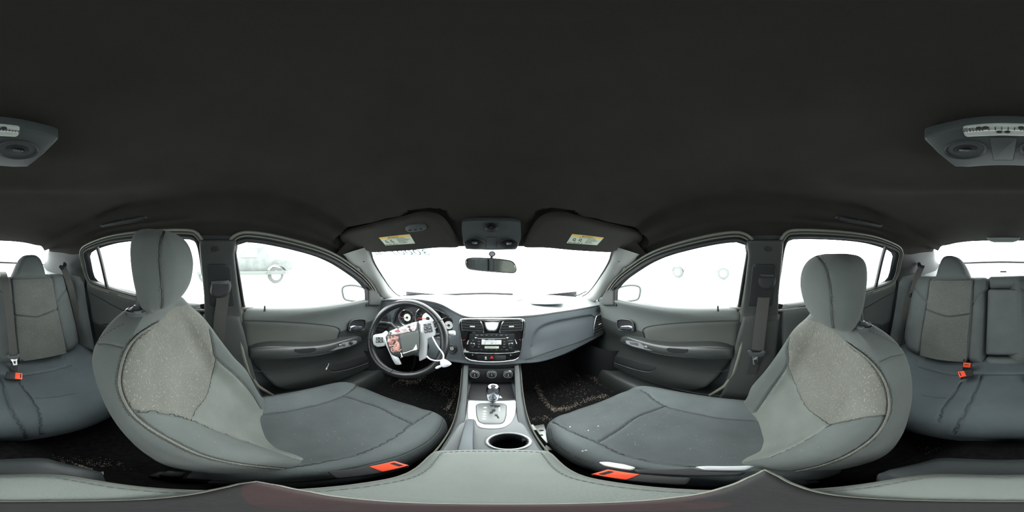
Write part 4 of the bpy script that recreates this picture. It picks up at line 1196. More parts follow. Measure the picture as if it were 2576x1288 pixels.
def rlat(y, z):
    return .688 - .010 * math.exp(-((z - belt_z(y) + .03) / .03) ** 2) + .008 * math.exp(-((z - .70) / .06) ** 2) - .02 * float(sstep(.5 - z, 0, .2)) + .012 * float(sstep(-y, .7, .95)) * 0
def door_rear(s):
    MIR[0] = s > 0
    drv = s < 0
    side = 'steering wheel side' if drv else 'passenger side'
    D = thing('door_3' if drv else 'door_4', 'grey rear door on the %s behind the middle pillar' % side, 'door', (-.70, -.5, .25), kind='structure')
    top = [(y, belt_z(y) + .012) for y in np.linspace(-.152, -.885, 20)]
    out = [(-.885, .80), (-.87, .70), (-.84, .58), (-.80, .48), (-.74, .38), (-.66, .30), (-.55, .27), (-.152, .26)] + top
    f = lambda a, b, c: Vector((-(rlat(a, b) - c), a, b))
    pl = Pl((0, 0, 0), (0, 1, 0), (0, 0, 1))
    rt_ = pillow('door_trim', pl, roundpoly(out, .012), .016, .016, M['door'], D, step=.024, bend=f, h0=-.014)
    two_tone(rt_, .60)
    fr_out = offset2(RWs, .028)
    V, F, d = fill2d(fr_out, .03, holes=[RWs]); kp = V[F].mean(1)
    F = F[kp[:, 1] > np.array([belt_z(y) - .01 for y in kp[:, 0]])]
    mk('window_frame', [(-(glass_lat(z) - .012), y, z) for y, z in V], F, M['rubber'], D, recalc=False)
    V, F, d = fill2d(RWs, .06)
    mk('glass', [(-(glass_lat(z) + .004), y, z) for y, z in V], F, M['glass'], D, recalc=False)
    for off, r, m_, dd, nm in ((.006, .005, 'rubber', .016, 'inner_seal'), (.017, .004, 'seal', .018, 'middle_seal'), (.028, .006, 'seal', .020, 'outer_seal')):
        O = offset2(RWs, off); k = np.array([z > belt_z(y) - .02 for y, z in O]); i0 = int(np.where(~k)[0][0]) if (~k).any() else 0
        O = np.roll(O, -i0, 0)[np.roll(k, -i0)]
        tube(nm, [(-(glass_lat(z) - dd), y, z) for y, z in O], r, M[m_], D, n=8)
    # upright bar of the small fixed pane
    pts = [LG(*q) for q in [(246, 618), (253, 640), (260, 668), (267, 700), (272, 722)]]
    pts = [(-(glass_lat(z) - .008), y, z) for y, z in pts]
    V, F = g_ribbon(cr(pts, 24), (0, 1, 0), .018, .012)
    mk('window_bar', V, F, M['rubber'], D)
    lb = onX(269, 722, -.690)
    mk('lock_button', *g_lathe((-.690, lb.y, belt_z(lb.y) + .004), (0, 0, 1), [(.0001, 0), (.006, 0), (.005, .006), (.0035, .014), (.0045, .022), (.002, .026), (.0001, .026)], 14), M['chrome'], D)
    # crease and armrest
    pts = []
    for px, py in [(225, 736), (255, 752), (290, 773), (330, 790), (360, 800), (420, 812)]:
        p = onX(px, py, -.685); pts.append((-(rlat(p.y, p.z) - .003), p.y, p.z))
    tube('trim_crease', cr(pts, 30), .0028, M['dark'], D, n=6)
    rows = []
    for px, yt, yb_, lt in [(246, 820, 836, .680), (256, 820, 843, .660), (275, 823, 858, .648), (300, 832, 872, .642), (340, 845, 890, .638), (400, 860, 905, .64), (470, 870, 915, .645)]:
        q = onX(px, (yt + yb_) / 2, -lt); zt = onX(px, yt, -lt).z; zb = onX(px, yb_, -lt).z; y = q.y
        rows.append([(-.71, y, zt + .008), (-(lt + .03), y, zt + .008), (-(lt + .006), y, zt + .003), (-lt, y, zt - .014), (-(lt + .002), y, (zt + zb) / 2), (-(lt + .012), y, zb + .004), (-.71, y, zb - .01)])
    loft('armrest', rows, 40, 36, M['armrest'], D, closed=True, caps=True)
    MIR[0] = False
    return D
door_rear(-1); door_rear(1)

# door mirrors outside
def outer_mirror(s):
    MIR[0] = s > 0
    T = thing('door_mirror', 'pale outside mirror beyond the front door glass on the %s' % ('steering wheel side' if s < 0 else 'passenger side'), 'mirror', (-.86, .80, .80), group='outside mirrors')
    c = onX(892, 738, -.90)
    pl = Pl((c.x, c.y, c.z), (.9, .25, 0), (0, 0, 1))
    pl = Pl(c, (-c.y + 0, c.x, 0) if False else (.62, .78, 0), (0, 0, 1))
    o = [pl.pix(*q) for q in [(861, 737), (861, 725), (868, 719), (885, 717), (905, 720), (920, 727), (926, 740), (924, 757), (905, 759), (880, 757), (866, 752)]]
    out = smooth(o, 50)
    if True:
        V, F, d = fill2d(out, .02, edge_r=.03)
        h = .10 * np.sqrt(np.clip(d / .06, 0, 1))
        hs = mk('mirror_housing', [pl.W(a, b, -hh) for (a, b), hh in zip(V, h)], F, M['paint'], T)
        ring('housing_rim', pl, resample(out, .01), .006, M['tyre'], hs)
        slab('mirror_glass', pl, offset2(resample(out, .01), -.008), .002, M['paint'], T, bev=0)
        mk('mirror_arm', *g_box((-.76, c.y + .02, .775), (.12, .06, .05), bev=.015), M['paint'], T)
    MIR[0] = False
outer_mirror(-1); outer_mirror(1)
# =================================================================== DASHBOARD
def dcol(x, pts): return [(x, y, z) for y, z in pts]
# columns: base at glass, top far, top near, edge, below edge, face upper, face mid, face low, lip, under, far under
DC = [
 (-.74, [(1.12, .70), (1.0, .715), (.93, .722), (.885, .722), (.872, .715), (.865, .68), (.87, .60), (.88, .50), (.89, .45), (.95, .42), (1.25, .40)]),
 (-.66, [(1.18, .708), (1.03, .738), (.92, .752), (.872, .752), (.862, .742), (.855, .68), (.85, .60), (.85, .50), (.86, .46), (.93, .43), (1.25, .40)]),
 (-.55, [(1.25, .715), (1.06, .752), (.92, .775), (.845, .778), (.838, .766), (.850, .69), (.82, .58), (.80, .50), (.81, .455), (.90, .42), (1.25, .40)]),
 (-.45, [(1.275, .72), (1.08, .765), (.94, .795), (.835, .798), (.828, .786), (.860, .70), (.80, .56), (.78, .48), (.79, .44), (.89, .41), (1.25, .40)]),
 (-.35, [(1.29, .73), (1.09, .770), (.94, .800), (.830, .803), (.822, .790), (.860, .70), (.79, .56), (.765, .48), (.775, .44), (.88, .41), (1.25, .40)]),
 (-.25, [(1.30, .735), (1.09, .768), (.94, .785), (.825, .788), (.817, .775), (.845, .69), (.785, .56), (.758, .49), (.765, .45), (.87, .42), (1.25, .40)]),
 (-.19, [(1.305, .737), (1.08, .764), (.92, .768), (.812, .764), (.803, .752), (.80, .68), (.775, .57), (.752, .49), (.756, .46), (.86, .44), (1.25, .40)]),
 (-.14, [(1.31, .738), (1.06, .760), (.90, .756), (.794, .750), (.784, .738), (.780, .68), (.762, .57), (.742, .495), (.742, .470), (.84, .45), (1.25, .40)]),
 (0, [(1.31, .738), (1.06, .760), (.90, .753), (.790, .746), (.780, .736), (.776, .68), (.756, .57), (.735, .495), (.733, .472), (.84, .45), (1.25, .40)]),
 (.14, [(1.31, .738), (1.06, .758), (.90, .750), (.796, .744), (.786, .734), (.780, .68), (.762, .57), (.742, .495), (.742, .465), (.84, .45), (1.25, .40)]),
 (.22, [(1.30, .736), (1.06, .754), (.91, .744), (.812, .738), (.802, .728), (.796, .68), (.782, .57), (.755, .48), (.758, .448), (.86, .43), (1.25, .40)]),
 (.35, [(1.28, .73), (1.05, .746), (.93, .736), (.838, .730), (.828, .722), (.822, .67), (.812, .56), (.79, .47), (.795, .437), (.88, .42), (1.25, .40)]),
 (.50, [(1.25, .72), (1.04, .734), (.94, .724), (.868, .718), (.858, .710), (.848, .66), (.835, .57), (.815, .49), (.82, .455), (.90, .43), (1.25, .40)]),
 (.62, [(1.18, .712), (1.02, .720), (.95, .712), (.892, .706), (.883, .698), (.870, .65), (.852, .57), (.835, .50), (.84, .468), (.92, .44), (1.25, .40)]),
 (.74, [(1.10, .70), (1.0, .708), (.95, .700), (.915, .695), (.906, .688), (.892, .64), (.872, .57), (.856, .51), (.86, .478), (.93, .45), (1.25, .40)]),
]
from_x = [c[0] for c in DC]
def dash_grid(NX, NP, p0=0, p1=10):
    xs = np.linspace(-.74, .74, NX)
    C = np.array([[(y, z) for y, z in c[1]] for c in DC])      # (K, 11, 2)
    res = np.zeros((NX, 11, 3))
    for j in range(11):
        # smooth interpolation in x through the columns
        X = np.array(from_x); m = np.gradient(C[:, j], X, axis=0)
        for i, x in enumerate(xs):
            k = min(max(int(np.searchsorted(X, x) - 1), 0), len(X) - 2); h = X[k + 1] - X[k]; t = (x - X[k]) / h
            h00 = 2 * t ** 3 - 3 * t ** 2 + 1; h10 = t ** 3 - 2 * t ** 2 + t; h01 = -2 * t ** 3 + 3 * t ** 2; h11 = t ** 3 - t ** 2
            yz = h00 * C[k, j] + h10 * h * m[k] + h01 * C[k + 1, j] + h11 * h * m[k + 1]
            res[i, j] = (x, yz[0], yz[1])
    out = np.zeros((NX, NP, 3))
    t = np.linspace(p0, p1, NP)
    for i in range(NX):
        Q = np.vstack([2 * res[i, 0] - res[i, 1], res[i], 2 * res[i, -1] - res[i, -2]])
        ii = np.minimum(np.floor(t).astype(int), 9); f = (t - ii)[:, None]
        a, b, c, d = Q[ii], Q[ii + 1], Q[ii + 2], Q[ii + 3]
        out[i] = 0.5 * ((2 * b) + (-a + c) * f + (2 * a - 5 * b + 4 * c - d) * f ** 2 + (-a + 3 * b - 3 * c + d) * f ** 3)
    return out
DASH = thing('dashboard', 'wide charcoal dashboard under the windscreen with vents and centre screen surround', 'dashboard', (0, .9, .45))
Bt = dash_grid(150, 60, 0, 3.9)
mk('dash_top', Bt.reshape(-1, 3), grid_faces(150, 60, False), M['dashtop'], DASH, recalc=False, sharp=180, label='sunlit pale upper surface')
Bf = dash_grid(260, 120, 3.9, 10)
# sculpted hollow on the passenger side of the face
G = Bf.reshape(-1, 3)
# rising crease (glovebox eyebrow) read from the photograph
Fd = grid_faces(260, 120, False)
bvd = bvh(G, Fd)
brow = pixline(bvd, [(1334, 868), (1336, 852), (1346, 832), (1366, 816), (1396, 806), (1430, 799), (1460, 794), (1485, 790)])
low = pixline(bvd, [(1320, 905), (1345, 897), (1400, 878), (1450, 862), (1490, 846), (1524, 832)])
if len(brow) > 2:
    k = (G[:, 0] > .1) & (G[:, 1] < .95)
    d = dist_seg(G[k][:, [0, 2]], brow[:, [0, 2]], False)
    poly = np.vstack([brow[:, [0, 2]], [[.66, .60], [.50, .48], [.25, .42], [brow[0][0] + .005, .44]]])
    ins = inside(G[k][:, [0, 2]], poly)
    push = np.where(ins, .013 * sstep(d, 0, .022) * np.exp(-(d / .062) ** 2), 0)
    G[k, 1] += push
# opening of the instrument cluster
d6 = lambda X, Y: (920 + X / 6.133, 740 + Y / 6.133)
CP = Pl((-.35, .838, .700), (1, 0, 0), (0, .20, .98))
def C6(*L): return [CP.pix(*d6(*p)) for p in L]
hood = smooth(C6((430, 470), (450, 370), (490, 270), (560, 200), (680, 158), (800, 165), (940, 190), (1100, 235), (1230, 290), (1320, 345), (1365, 400), (1372, 480), (1350, 560), (1300, 640), (1210, 690), (1100, 640), (900, 560), (700, 520), (560, 500)), 90)
cu_ = np.array([((Vector(p) - CP.o).dot(CP.u), (Vector(p) - CP.o).dot(CP.v), (Vector(p) - CP.o).dot(CP.n)) for p in G])
ins = inside(cu_[:, :2], hood) & (G[:, 0] < 0); dd_ = dist_seg(cu_[ins][:, :2], hood, True)
nn_ = np.array(tuple(CP.n)); tgt = np.minimum(cu_[ins][:, 2], -.012); kk_ = sstep(dd_, 0, .008)
G[ins] += ((tgt - cu_[ins][:, 2]) * kk_)[:, None] * nn_
bvd = bvh(G, Fd)
face = mk('dash_face', G, Fd, M['dash'], DASH, recalc=False, sharp=180)
tp = Bt[:, -1]
tube('top_seam', [Vector(p) + Vector((0, -.002, -.001)) for p in tp[::2]], .0022, M['rubber'], DASH, n=6)
if len(low) > 2:
    tube('lower_seam', [Vector(p) + Vector((0, -.0015, 0)) for p in low], .0018, M['dark'], face, n=6)
# under-dash closing panel on the passenger side
loft('knee_panel', [[(x, .80 + .03 * (x > .4), z1_), (x, .86, z1_ - .02), (x, 1.0, z1_ - .035), (x, 1.2, z1_ - .04)] for x, z1_ in [(.14, .455), (.25, .44), (.40, .435), (.55, .45), (.68, .47)]], 20, 20, M['dark'], DASH, closed=False, recalc=False)

# ------------------------------------------------------------------ centre stack
SPL = Pl((0, .752, .62), (1, 0, 0), (0, .112, .99))
k8 = lambda X, Y: (1140 + X / 9.2, 780 + Y / 9.2)
S8 = lambda *L: [SPL.pix(*k8(*p)) for p in L]
bz_ = smooth(S8((150, 320), (165, 250), (215, 208), (400, 196), (900, 192), (1400, 196), (1580, 208), (1632, 250), (1645, 330), (1625, 520), (1600, 720), (1572, 900), (1545, 1020), (1495, 1095), (1400, 1140), (1150, 1172), (900, 1182), (640, 1172), (420, 1145), (310, 1095), (250, 1010), (228, 880), (190, 660), (165, 480)), 120)
base = slab('stack_panel', SPL, bz_, .018, M['black'], DASH, z0=-.010, bev=.003, label='glossy black centre panel')
SP2 = SPL.shift(.008)
ring('panel_bezel', SP2, bz_, .0042, M['chrome'], base, z0=.001, n=10)
def vent(parent, outline, pl, nslat, nfin, nm='air_vent', tab=True, tilt=0., rim=True):
    o = smooth(outline, 60) if len(outline) < 20 else outline
    O = np.array(o); x0_, y0_ = O.min(0); x1_, y1_ = O.max(0)
    b = slab(nm, pl, o, .0012, M['rubber'], parent, bev=0)
    if rim: ring('vent_rim', pl, resample(o, .003), .0024, M['chrome'], b, z0=.003, n=8)
    def clip(p, q):
        """keeps the piece of a bar inside the opening"""
        n = 60; t = np.linspace(0, 1, n)[:, None]; P_ = np.array(p) * (1 - t) + np.array(q) * t
        k = inside(P_, O); 
        if not k.any(): return None
        i = np.where(k)[0]; return P_[i[0]], P_[i[-1]]
    for i in range(nslat):
        yy = y0_ + (y1_ - y0_) * (i + .6) / (nslat + .2)
        c = clip((x0_ - .001, yy - tilt), (x1_ + .001, yy + tilt))
        if c is not None:
            a_, b_ = c
            V, F = g_ribbon([pl.W(a_[0], a_[1], .0032), pl.W((a_[0] + b_[0]) / 2, (a_[1] + b_[1]) / 2 - .0008, .0038), pl.W(b_[0], b_[1], .0032)], tuple(pl.n), .004, .0016)
            mk('slat', V, F, M['mid'], b)
    for i in range(nfin):
        xx = x0_ + (x1_ - x0_) * (i + .7) / (nfin + .4)
        c = clip((xx, y0_), (xx, y1_))
        if c is not None:
            a_, b_ = c; V, F = g_ribbon([pl.W(a_[0], a_[1], .0018), pl.W(b_[0], b_[1], .0018)], tuple(pl.n), .0018, .0008); mk('fin', V, F, M['dark'], b)
    if tab:
        cx_, cy_ = (x0_ + x1_) / 2, (y0_ + y1_) / 2
        slab('vent_tab', pl, rrect(cx_ - .012, cy_ - .0032, cx_ + .012, cy_ + .0032, .003), .006, M['silver'], b, z0=.0045, bev=.0012)
    return b
vl = S8((195, 290), (200, 250), (235, 232), (430, 232), (610, 236), (645, 262), (675, 330), (708, 430), (712, 480), (680, 500), (450, 486), (260, 470), (215, 440), (202, 380))
vr = S8((1602, 290), (1595, 250), (1560, 232), (1370, 232), (1190, 236), (1150, 262), (1115, 330), (1080, 430), (1074, 480), (1105, 500), (1340, 486), (1535, 470), (1580, 440), (1595, 380))
vent(DASH, vl, SP2, 4, 6); vent(DASH, vr, SP2, 4, 6)
ck = smooth(S8((722, 262), (740, 250), (900, 246), (1055, 250), (1068, 265), (1050, 350), (1020, 420), (980, 462), (890, 472), (810, 462), (765, 420), (740, 350)), 50)
clock = slab('clock', SP2, ck, .005, M['chrome'], DASH, bev=.0015)
pillow('clock_face', SP2.shift(.005), smooth([(a * .86, (b - SP2.pix(*k8(895, 355))[1]) * .80 + SP2.pix(*k8(895, 355))[1]) for a, b in [(p[0] - SP2.pix(*k8(895, 355))[0], p[1]) for p in ck]], 40) + np.array([SP2.pix(*k8(895, 355))[0], 0]), .001, .004, M['white'], clock, step=.006)  # blank white face: the overexposed glare is put into its colour
# radio
RO = S8((385, 532), (900, 522), (1402, 532), (1412, 940), (900, 950), (372, 945))
radio = slab('radio', SP2, roundpoly(RO, .003), .008, M['dark'], DASH, bev=.001)
R2 = SP2.shift(.0085)
r8 = lambda X, Y: R2.pix(*k8(X, Y))
def rbox(nm, X0, Y0, X1, Y1, h, m_, par=radio, rnd=.0008):
    a, b = r8(X0, Y1), r8(X1, Y0)
    return slab(nm, R2, rrect(a[0], a[1], b[0], b[1], rnd), h, M[m_], par, bev=min(.0005, h * .4))
rbox('disc_slot', 555, 632, 1220, 650, .0004, 'rubber'); rbox('slot_lip', 560, 652, 1215, 660, .0012, 'silver')
for x in (525, 1255):
    a = r8(x - 32, 628); b = r8(x + 32, 628); c = r8(x, 660)
    slab('eject_key', R2, [a, b, c], .0015, M['silver'], radio, bev=.0003)
rbox('display_frame', 640, 668, 1130, 820, .001, 'black'); 
dsp = rbox('display', 655, 690, 1118, 800, .0016, 'displ')
# white flecks on the display
for X0, Y0, X1, Y1 in ((655, 675, 735, 790), (740, 735, 880, 790), (920, 735, 985, 790), (985, 700, 1112, 790)):
    a = [r8(X0, Y1), r8(X1 - 8, Y1 - 6), r8(X1, Y0 + 6), r8(X0 + 12, Y0)]
    slab('display_fleck', R2, a, .0004, M['white'], radio, z0=.0017, bev=0)
text('lettering', 'MEDIA CENTER', R2, *r8(885, 682), .0042, M['greyink'], radio, z=.0012)
lab = rbox('paper_label', 728, 838, 1058, 888, .0012, 'paper')
text('lettering', '626 3143 Y0323', R2, *r8(892, 862), .0058, M['greyink'] if False else M['dash'], lab, z=.0014)
for x, s_ in ((552, 'RADIO'), (663, 'MEDIA'), (775, 'INFO'), (887, 'AM'), (1001, 'FM'), (1114, 'MUTE'), (1229, 'RTN')):
    b_ = rbox('radio_button', x - 48, 560, x + 48, 602, .0012, 'dark')
    text('lettering', s_, R2, *r8(x, 580), .0042, M['greyink'], b_, z=.0014)
for x, s_ in ((452, '1'), (540, '2'), (650, '3'), (770, '4'), (885, '5'), (1003, '6'), (1120, '7'), (1240, 'SCAN')):
    b_ = rbox('preset_button', x - 42, 902, x + 42, 938, .0012, 'dark')
    text('lettering', s_, R2, *r8(x, 919), .0038, M['greyink'], b_, z=.0014)
for x, y, s_ in ((600, 725, 'MUSIC'), (598, 788, 'AUX'), (592, 850, 'SET'), (1180, 730, 'TIME'), (1183, 790, 'SEEK'), (1183, 852, 'SETUP')):
    b_ = rbox('side_button', x - 34, y - 24, x + 34, y + 22, .0012, 'dark')
    text('lettering', s_, R2, *r8(x, y), .0040, M['greyink'], b_, z=.0014)
text('lettering', 'VOL', R2, *r8(460, 698), .0040, M['greyink'], radio, z=.0006); text('lettering', 'PUSH', R2, *r8(452, 860), .0036, M['greyink'], radio, z=.0006)
text('lettering', 'TUNE/SCROLL', R2, *r8(1320, 704), .0038, M['greyink'], radio, z=.0006); text('lettering', 'BROWSE', R2, *r8(1325, 872), .0036, M['greyink'], radio, z=.0006)
for x, y in ((452, 785), (1330, 785)):
    a = r8(x, y)
    kb = lathe('radio_knob', R2.W(a[0], a[1], 0), R2.n, [(.0001, 0), (.0125, 0), (.0125, .004), (.0115, .008), (.0095, .0095), (.0001, .0095)], M['chrome'], radio, n=34)
    lathe('knob_cap', R2.W(a[0], a[1], .0095), R2.n, [(.0001, 0), (.0088, 0), (.0086, .003), (.0075, .0045), (.0001, .0045)], M['dark'], kb, n=30)
ring('socket', R2, circ(*r8(1358, 900), .0022, 16), .0005, M['chrome'], radio, z0=.0005)
# broken bright corner pieces beside the radio
for P_ in ([(320, 775), (350, 690), (372, 680), (350, 775)], [(1420, 665), (1432, 665), (1475, 760), (1450, 765)], [(255, 940), (280, 870), (300, 925), (370, 940), (372, 965), (265, 965)]):
    slab('broken_clip', SP2, S8(*P_), .003, M['chip'], base, bev=.0005)
for P_ in ([(225, 690), (250, 670), (300, 665), (260, 700), (235, 705)], [(1515, 660), (1560, 670), (1555, 695), (1520, 680)]):
    slab('red_fleck', SP2, S8(*P_), .0012, M['darkred'], base, bev=.0002)
# chrome strip and lower switch row
cs = [SP2.pix(*k8(*p)) for p in [(262, 955), (500, 980), (890, 992), (1280, 984), (1535, 950)]]
tube('chrome_strip', [SP2.W(a, b, .004) for a, b in cr([(a, b, 0) for a, b in cs], 40)[:, :2]], .0022, M['chrome'], base, n=8)
rw = slab('switch_row', SP2, roundpoly(S8((558, 1020), (1215, 1020), (1222, 1085), (1205, 1130), (570, 1130), (552, 1085)), .003), .004, M['dark'], base, bev=.001)
for x0_, x1_ in ((562, 690), (695, 818), (825, 960), (968, 1212)):
    slab('row_switch', SP2, roundpoly(S8((x0_, 1028), (x1_, 1028), (x1_ - 3, 1122), (x0_ + 4, 1122)), .002), .0018, M['mid'] if x0_ > 900 else M['dark'], rw, z0=.004, bev=.0005)
hz = [SP2.pix(*k8(*p)) for p in [(848, 1108), (938, 1108), (892, 1042)]]
hz = slab('hazard_triangle', SP2, hz, .0008, M['red'], rw, z0=.0058, bev=0)
tt = S8((742, 1048), (772, 1048), (778, 1080), (770, 1092), (744, 1092), (736, 1080)); slab('traction_mark', SP2, tt, .0008, M['greyink'], rw, z0=.0058, bev=0)
tt = S8((732, 1104), (785, 1104), (785, 1114), (732, 1114)); slab('traction_mark', SP2, tt, .0008, M['greyink'], rw, z0=.0058, bev=0)
for x, y in ((450, 1038), (1330, 1042)):
    slab('pale_fleck', SP2, [SP2.pix(*k8(x + 16 * math.cos(a), y + 9 * math.sin(a))) for a in np.linspace(0, 2 * PI, 9)[:-1]], .001, M['chip'], base, bev=.0002)

# ------------------------------------------------------------------ right-hand end vents
c9 = lambda X, Y: (1400 + X / 4.293, 560 + Y / 4.293)
def surf(bv, px, py, u=(1, 0, 0), off=.001):
    h, n = hit(bv, px, py)
    if n.dot(CAM - h) < 0: n = -n
    u = Vector(u); u = (u - n * u.dot(n)).normalized(); v = n.cross(u)
    return Pl(h + n * off, u, v)
VP = surf(bvd, *c9(475, 1095), u=(.85, .5, 0), off=.011)
ov = [VP.pix(*c9(*p)) for p in [(402, 1200), (400, 1150), (412, 1070), (432, 1010), (465, 992), (500, 985), (517, 1000), (535, 1060), (556, 1130), (545, 1150), (480, 1185), (425, 1208)]]
vent(DASH, smooth(ov, 60), VP, 7, 3, tilt=-.004)
VP2 = surf(bvd, *c9(455, 940), u=(.85, .5, 0), off=.006)
ov = [VP2.pix(*c9(*p)) for p in [(426, 965), (428, 935), (442, 918), (470, 912), (480, 935), (483, 957), (455, 966)]]
vent(DASH, smooth(ov, 40), VP2, 4, 0, tab=False, rim=False, nm='demister_vent')

# ------------------------------------------------------------------ instrument cluster behind the wheel
cl = pillow('instrument_cluster', CP, hood, -.012, .02, M['dark'], DASH, step=.02, h0=.010)
ring('cluster_bezel', CP, hood, .0075, M['mid'], cl, z0=.012, n=10, flat=.8)
ring('cluster_trim', CP, hood, .0025, M['chrome'], cl, z0=.021, n=8)
def gauge(X, Y, R_, cap, needle, ticks, marks):
    a, b = CP.pix(*d6(X, Y)); R_ = R_ * .00088
    g = lathe('gauge', CP.W(a, b, -.002), CP.n, [(.0001, 0), (R_, 0), (R_ * 1.02, .016), (R_ * 1.09, .018), (R_ * 1.12, .014), (R_ * 1.12, 0)][::1], M['dial'], cl, n=44)
    ring('gauge_ring', CP, circ(a, b, R_ * 1.06, 44), .0016, M['chrome'], g, z0=.017)
    if cap: lathe('gauge_centre', CP.W(a, b, .0), CP.n, [(.0001, 0), (R_ * .52, 0), (R_ * .50, .0015), (.0001, .0015)], M['dialc'], g, n=36)
    lathe('needle_hub', CP.W(a, b, .001), CP.n, [(.0001, 0), (R_ * .16, 0), (R_ * .14, .005), (.0001, .006)], M['dark'], g, n=20)
    an = math.radians(needle); e = (a + math.cos(an) * R_ * .88, b + math.sin(an) * R_ * .88)
    V, F = g_ribbon([CP.W(a, b, .005), CP.W(*e, .005)], tuple(CP.v), .0022, .0006); mk('needle', V, F, M['red'], g)
    for i in range(ticks):
        t = math.radians(215 - 250 * i / (ticks - 1)); c_, s_ = math.cos(t), math.sin(t)
        V, F = g_ribbon([CP.W(a + c_ * R_ * .84, b + s_ * R_ * .84, .0014), CP.W(a + c_ * R_ * .97, b + s_ * R_ * .97, .0014)], (-s_, 0, c_), .0012, .0004); mk('dial_mark', V, F, M['greyink'], g)
    for i, s_ in enumerate(marks):
        t = math.radians(205 - 230 * i / (len(marks) - 1))
        text('lettering', s_, CP, a + math.cos(t) * R_ * .68, b + math.sin(t) * R_ * .68, .0075, M['greyink'], g, z=.0014)
    return g
gauge(640, 360, 52, True, 190, 9, ['1', '3', '5', '7'])
gauge(960, 375, 78, True, 185, 13, ['0', '20', '40', '60', '80', '100'])
gauge(1280, 478, 52, True, 180, 9, ['C', 'H'])
ds = slab('odometer_display', CP, [CP.pix(*d6(*p)) for p in [(1235, 556), (1350, 560), (1335, 585), (1240, 580)]], .002, M['black'], cl, bev=.0005)
tm = mat('green_display_print', (.02, .5, .3), .5, emit=(.02, .6, .35, 1.2))
text('lettering', '0000', CP, *CP.pix(*d6(1290, 570)), .008, tm, ds, z=.0026)
# ignition ring, light stalks, left vent
IP = surf(bvd, 1138, 877, off=.002)
a, b = IP.pix(1138, 877)
ig = lathe('ignition_switch', IP.W(a, b, 0), IP.n, [(.0001, 0), (.026, 0), (.026, .004), (.022, .007), (.019, .005), (.0185, .004), (.0001, .004)], M['rubber'], DASH, n=36)
lathe('key_barrel', IP.W(a, b, .004), IP.n, [(.0001, 0), (.0095, 0), (.009, .004), (.0001, .004)], M['silver'], ig, n=28)
V, F = g_box((0, 0, 0), (.002, .001, .010)); mk('key_slot', [IP.W(a + v.x, b + v.z, .0085 + v.y) for v in V], F, M['rubber'], ig)
for i, s_ in enumerate(('OFF', 'ACC', 'ON', 'START')):
    t = math.radians(150 - 33 * i); text('lettering', s_, IP, a + math.cos(t) * .0145, b + math.sin(t) * .0145, .0045, M['greyink'], ig, z=.0048)
LV = Pl((-.565, .846, .655), (.97, .22, 0), (0, .1, 1))
ov = [LV.pix(*d6(*p)) for p in [(165, 590), (175, 500), (205, 400), (245, 330), (300, 300), (350, 330), (365, 400), (345, 480), (280, 560), (220, 620)]]
vent(DASH, smooth(ov, 50), LV.shift(.012), 6, 2, tilt=.002, tab=False)
# =================================================================== CENTRE CONSOLE
CON = thing('centre_console', 'dark centre console between the front seats with silver shifter surround and cup holder', 'console', (0, .3, .06))
k3 = lambda X, Y: (1100 + X / 2.927, 720 + Y / 2.927)
# body: (y, half width, top z)
def con_ring(y, w, zt, lip=.012):
    half = [(0, zt), (w * .55, zt), (w * .86, zt + .001), (w * .97, zt - .004), (w, zt - lip), (w + .004, zt - .05), (w + .006, .22), (w + .006, .10)]
    return [(-a, y, b) for a, b in half[::-1]] + [(a, y, b) for a, b in half[1:]]
rows = [con_ring(y, w_, z_) for y, w_, z_ in [(.78, .118, .352), (.66, .108, .352), (.56, .098, .356), (.535, .094, .362), (.525, .092, .405), (.45, .086, .413), (.38, .082, .416), (.30, .083, .412), (.24, .080, .410), (.16, .079, .408), (0, .080, .405), (-.12, .080, .40), (-.17, .078, .39), (-.185, .07, .34), (-.19, .06, .20)]]
Bc = loft_grid(rows, 220, 140, False); Gc = Bc.reshape(-1, 3)
CZ = Pl((0, .3, .412), (1, 0, 0), (0, 1, 0))
cup = np.array([CZ.pix(*k3(X, Y)) for X, Y in [(380, 1155), (400, 1115), (450, 1095), (530, 1092), (610, 1100), (660, 1125), (684, 1160), (672, 1190), (640, 1200), (520, 1206), (440, 1202), (400, 1185)]])
cc_ = (cup.max(0) + cup.min(0)) / 2; cyc = .3 + cc_[1]; cxc = cc_[0]; cr_x = (cup[:, 0].max() - cup[:, 0].min()) / 2 * 1.0
cyc = .3 + CZ.pix(1281, 1110)[1]; 
# push the cup well down
dd = np.sqrt((Gc[:, 0] - cxc) ** 2 + (Gc[:, 1] - cyc) ** 2)
k = sstep(cr_x + .001 - dd, 0, .004) * (Gc[:, 2] > .3)
Gc[:, 2] -= k * .10
mk('console_body', Gc, grid_faces(220, 140, False), M['contop'], CON, recalc=False, sharp=45)
cr1 = ring('cup_holder_rim', Pl((cxc, cyc, .413), (1, 0, 0), (0, 1, 0)), circ(0, 0, cr_x + .004, 44), .0042, M['silver'], CON, n=10, flat=.8)
lathe('cup_holder', (cxc, cyc, .328), (0, 0, 1), [(.0001, -.002), (cr_x - .004, -.002), (cr_x + .003, .084), (cr_x - .001, .084), (cr_x - .006, .006), (cr_x - .010, .002), (.0001, .002)], M['dark'], CON, n=44)
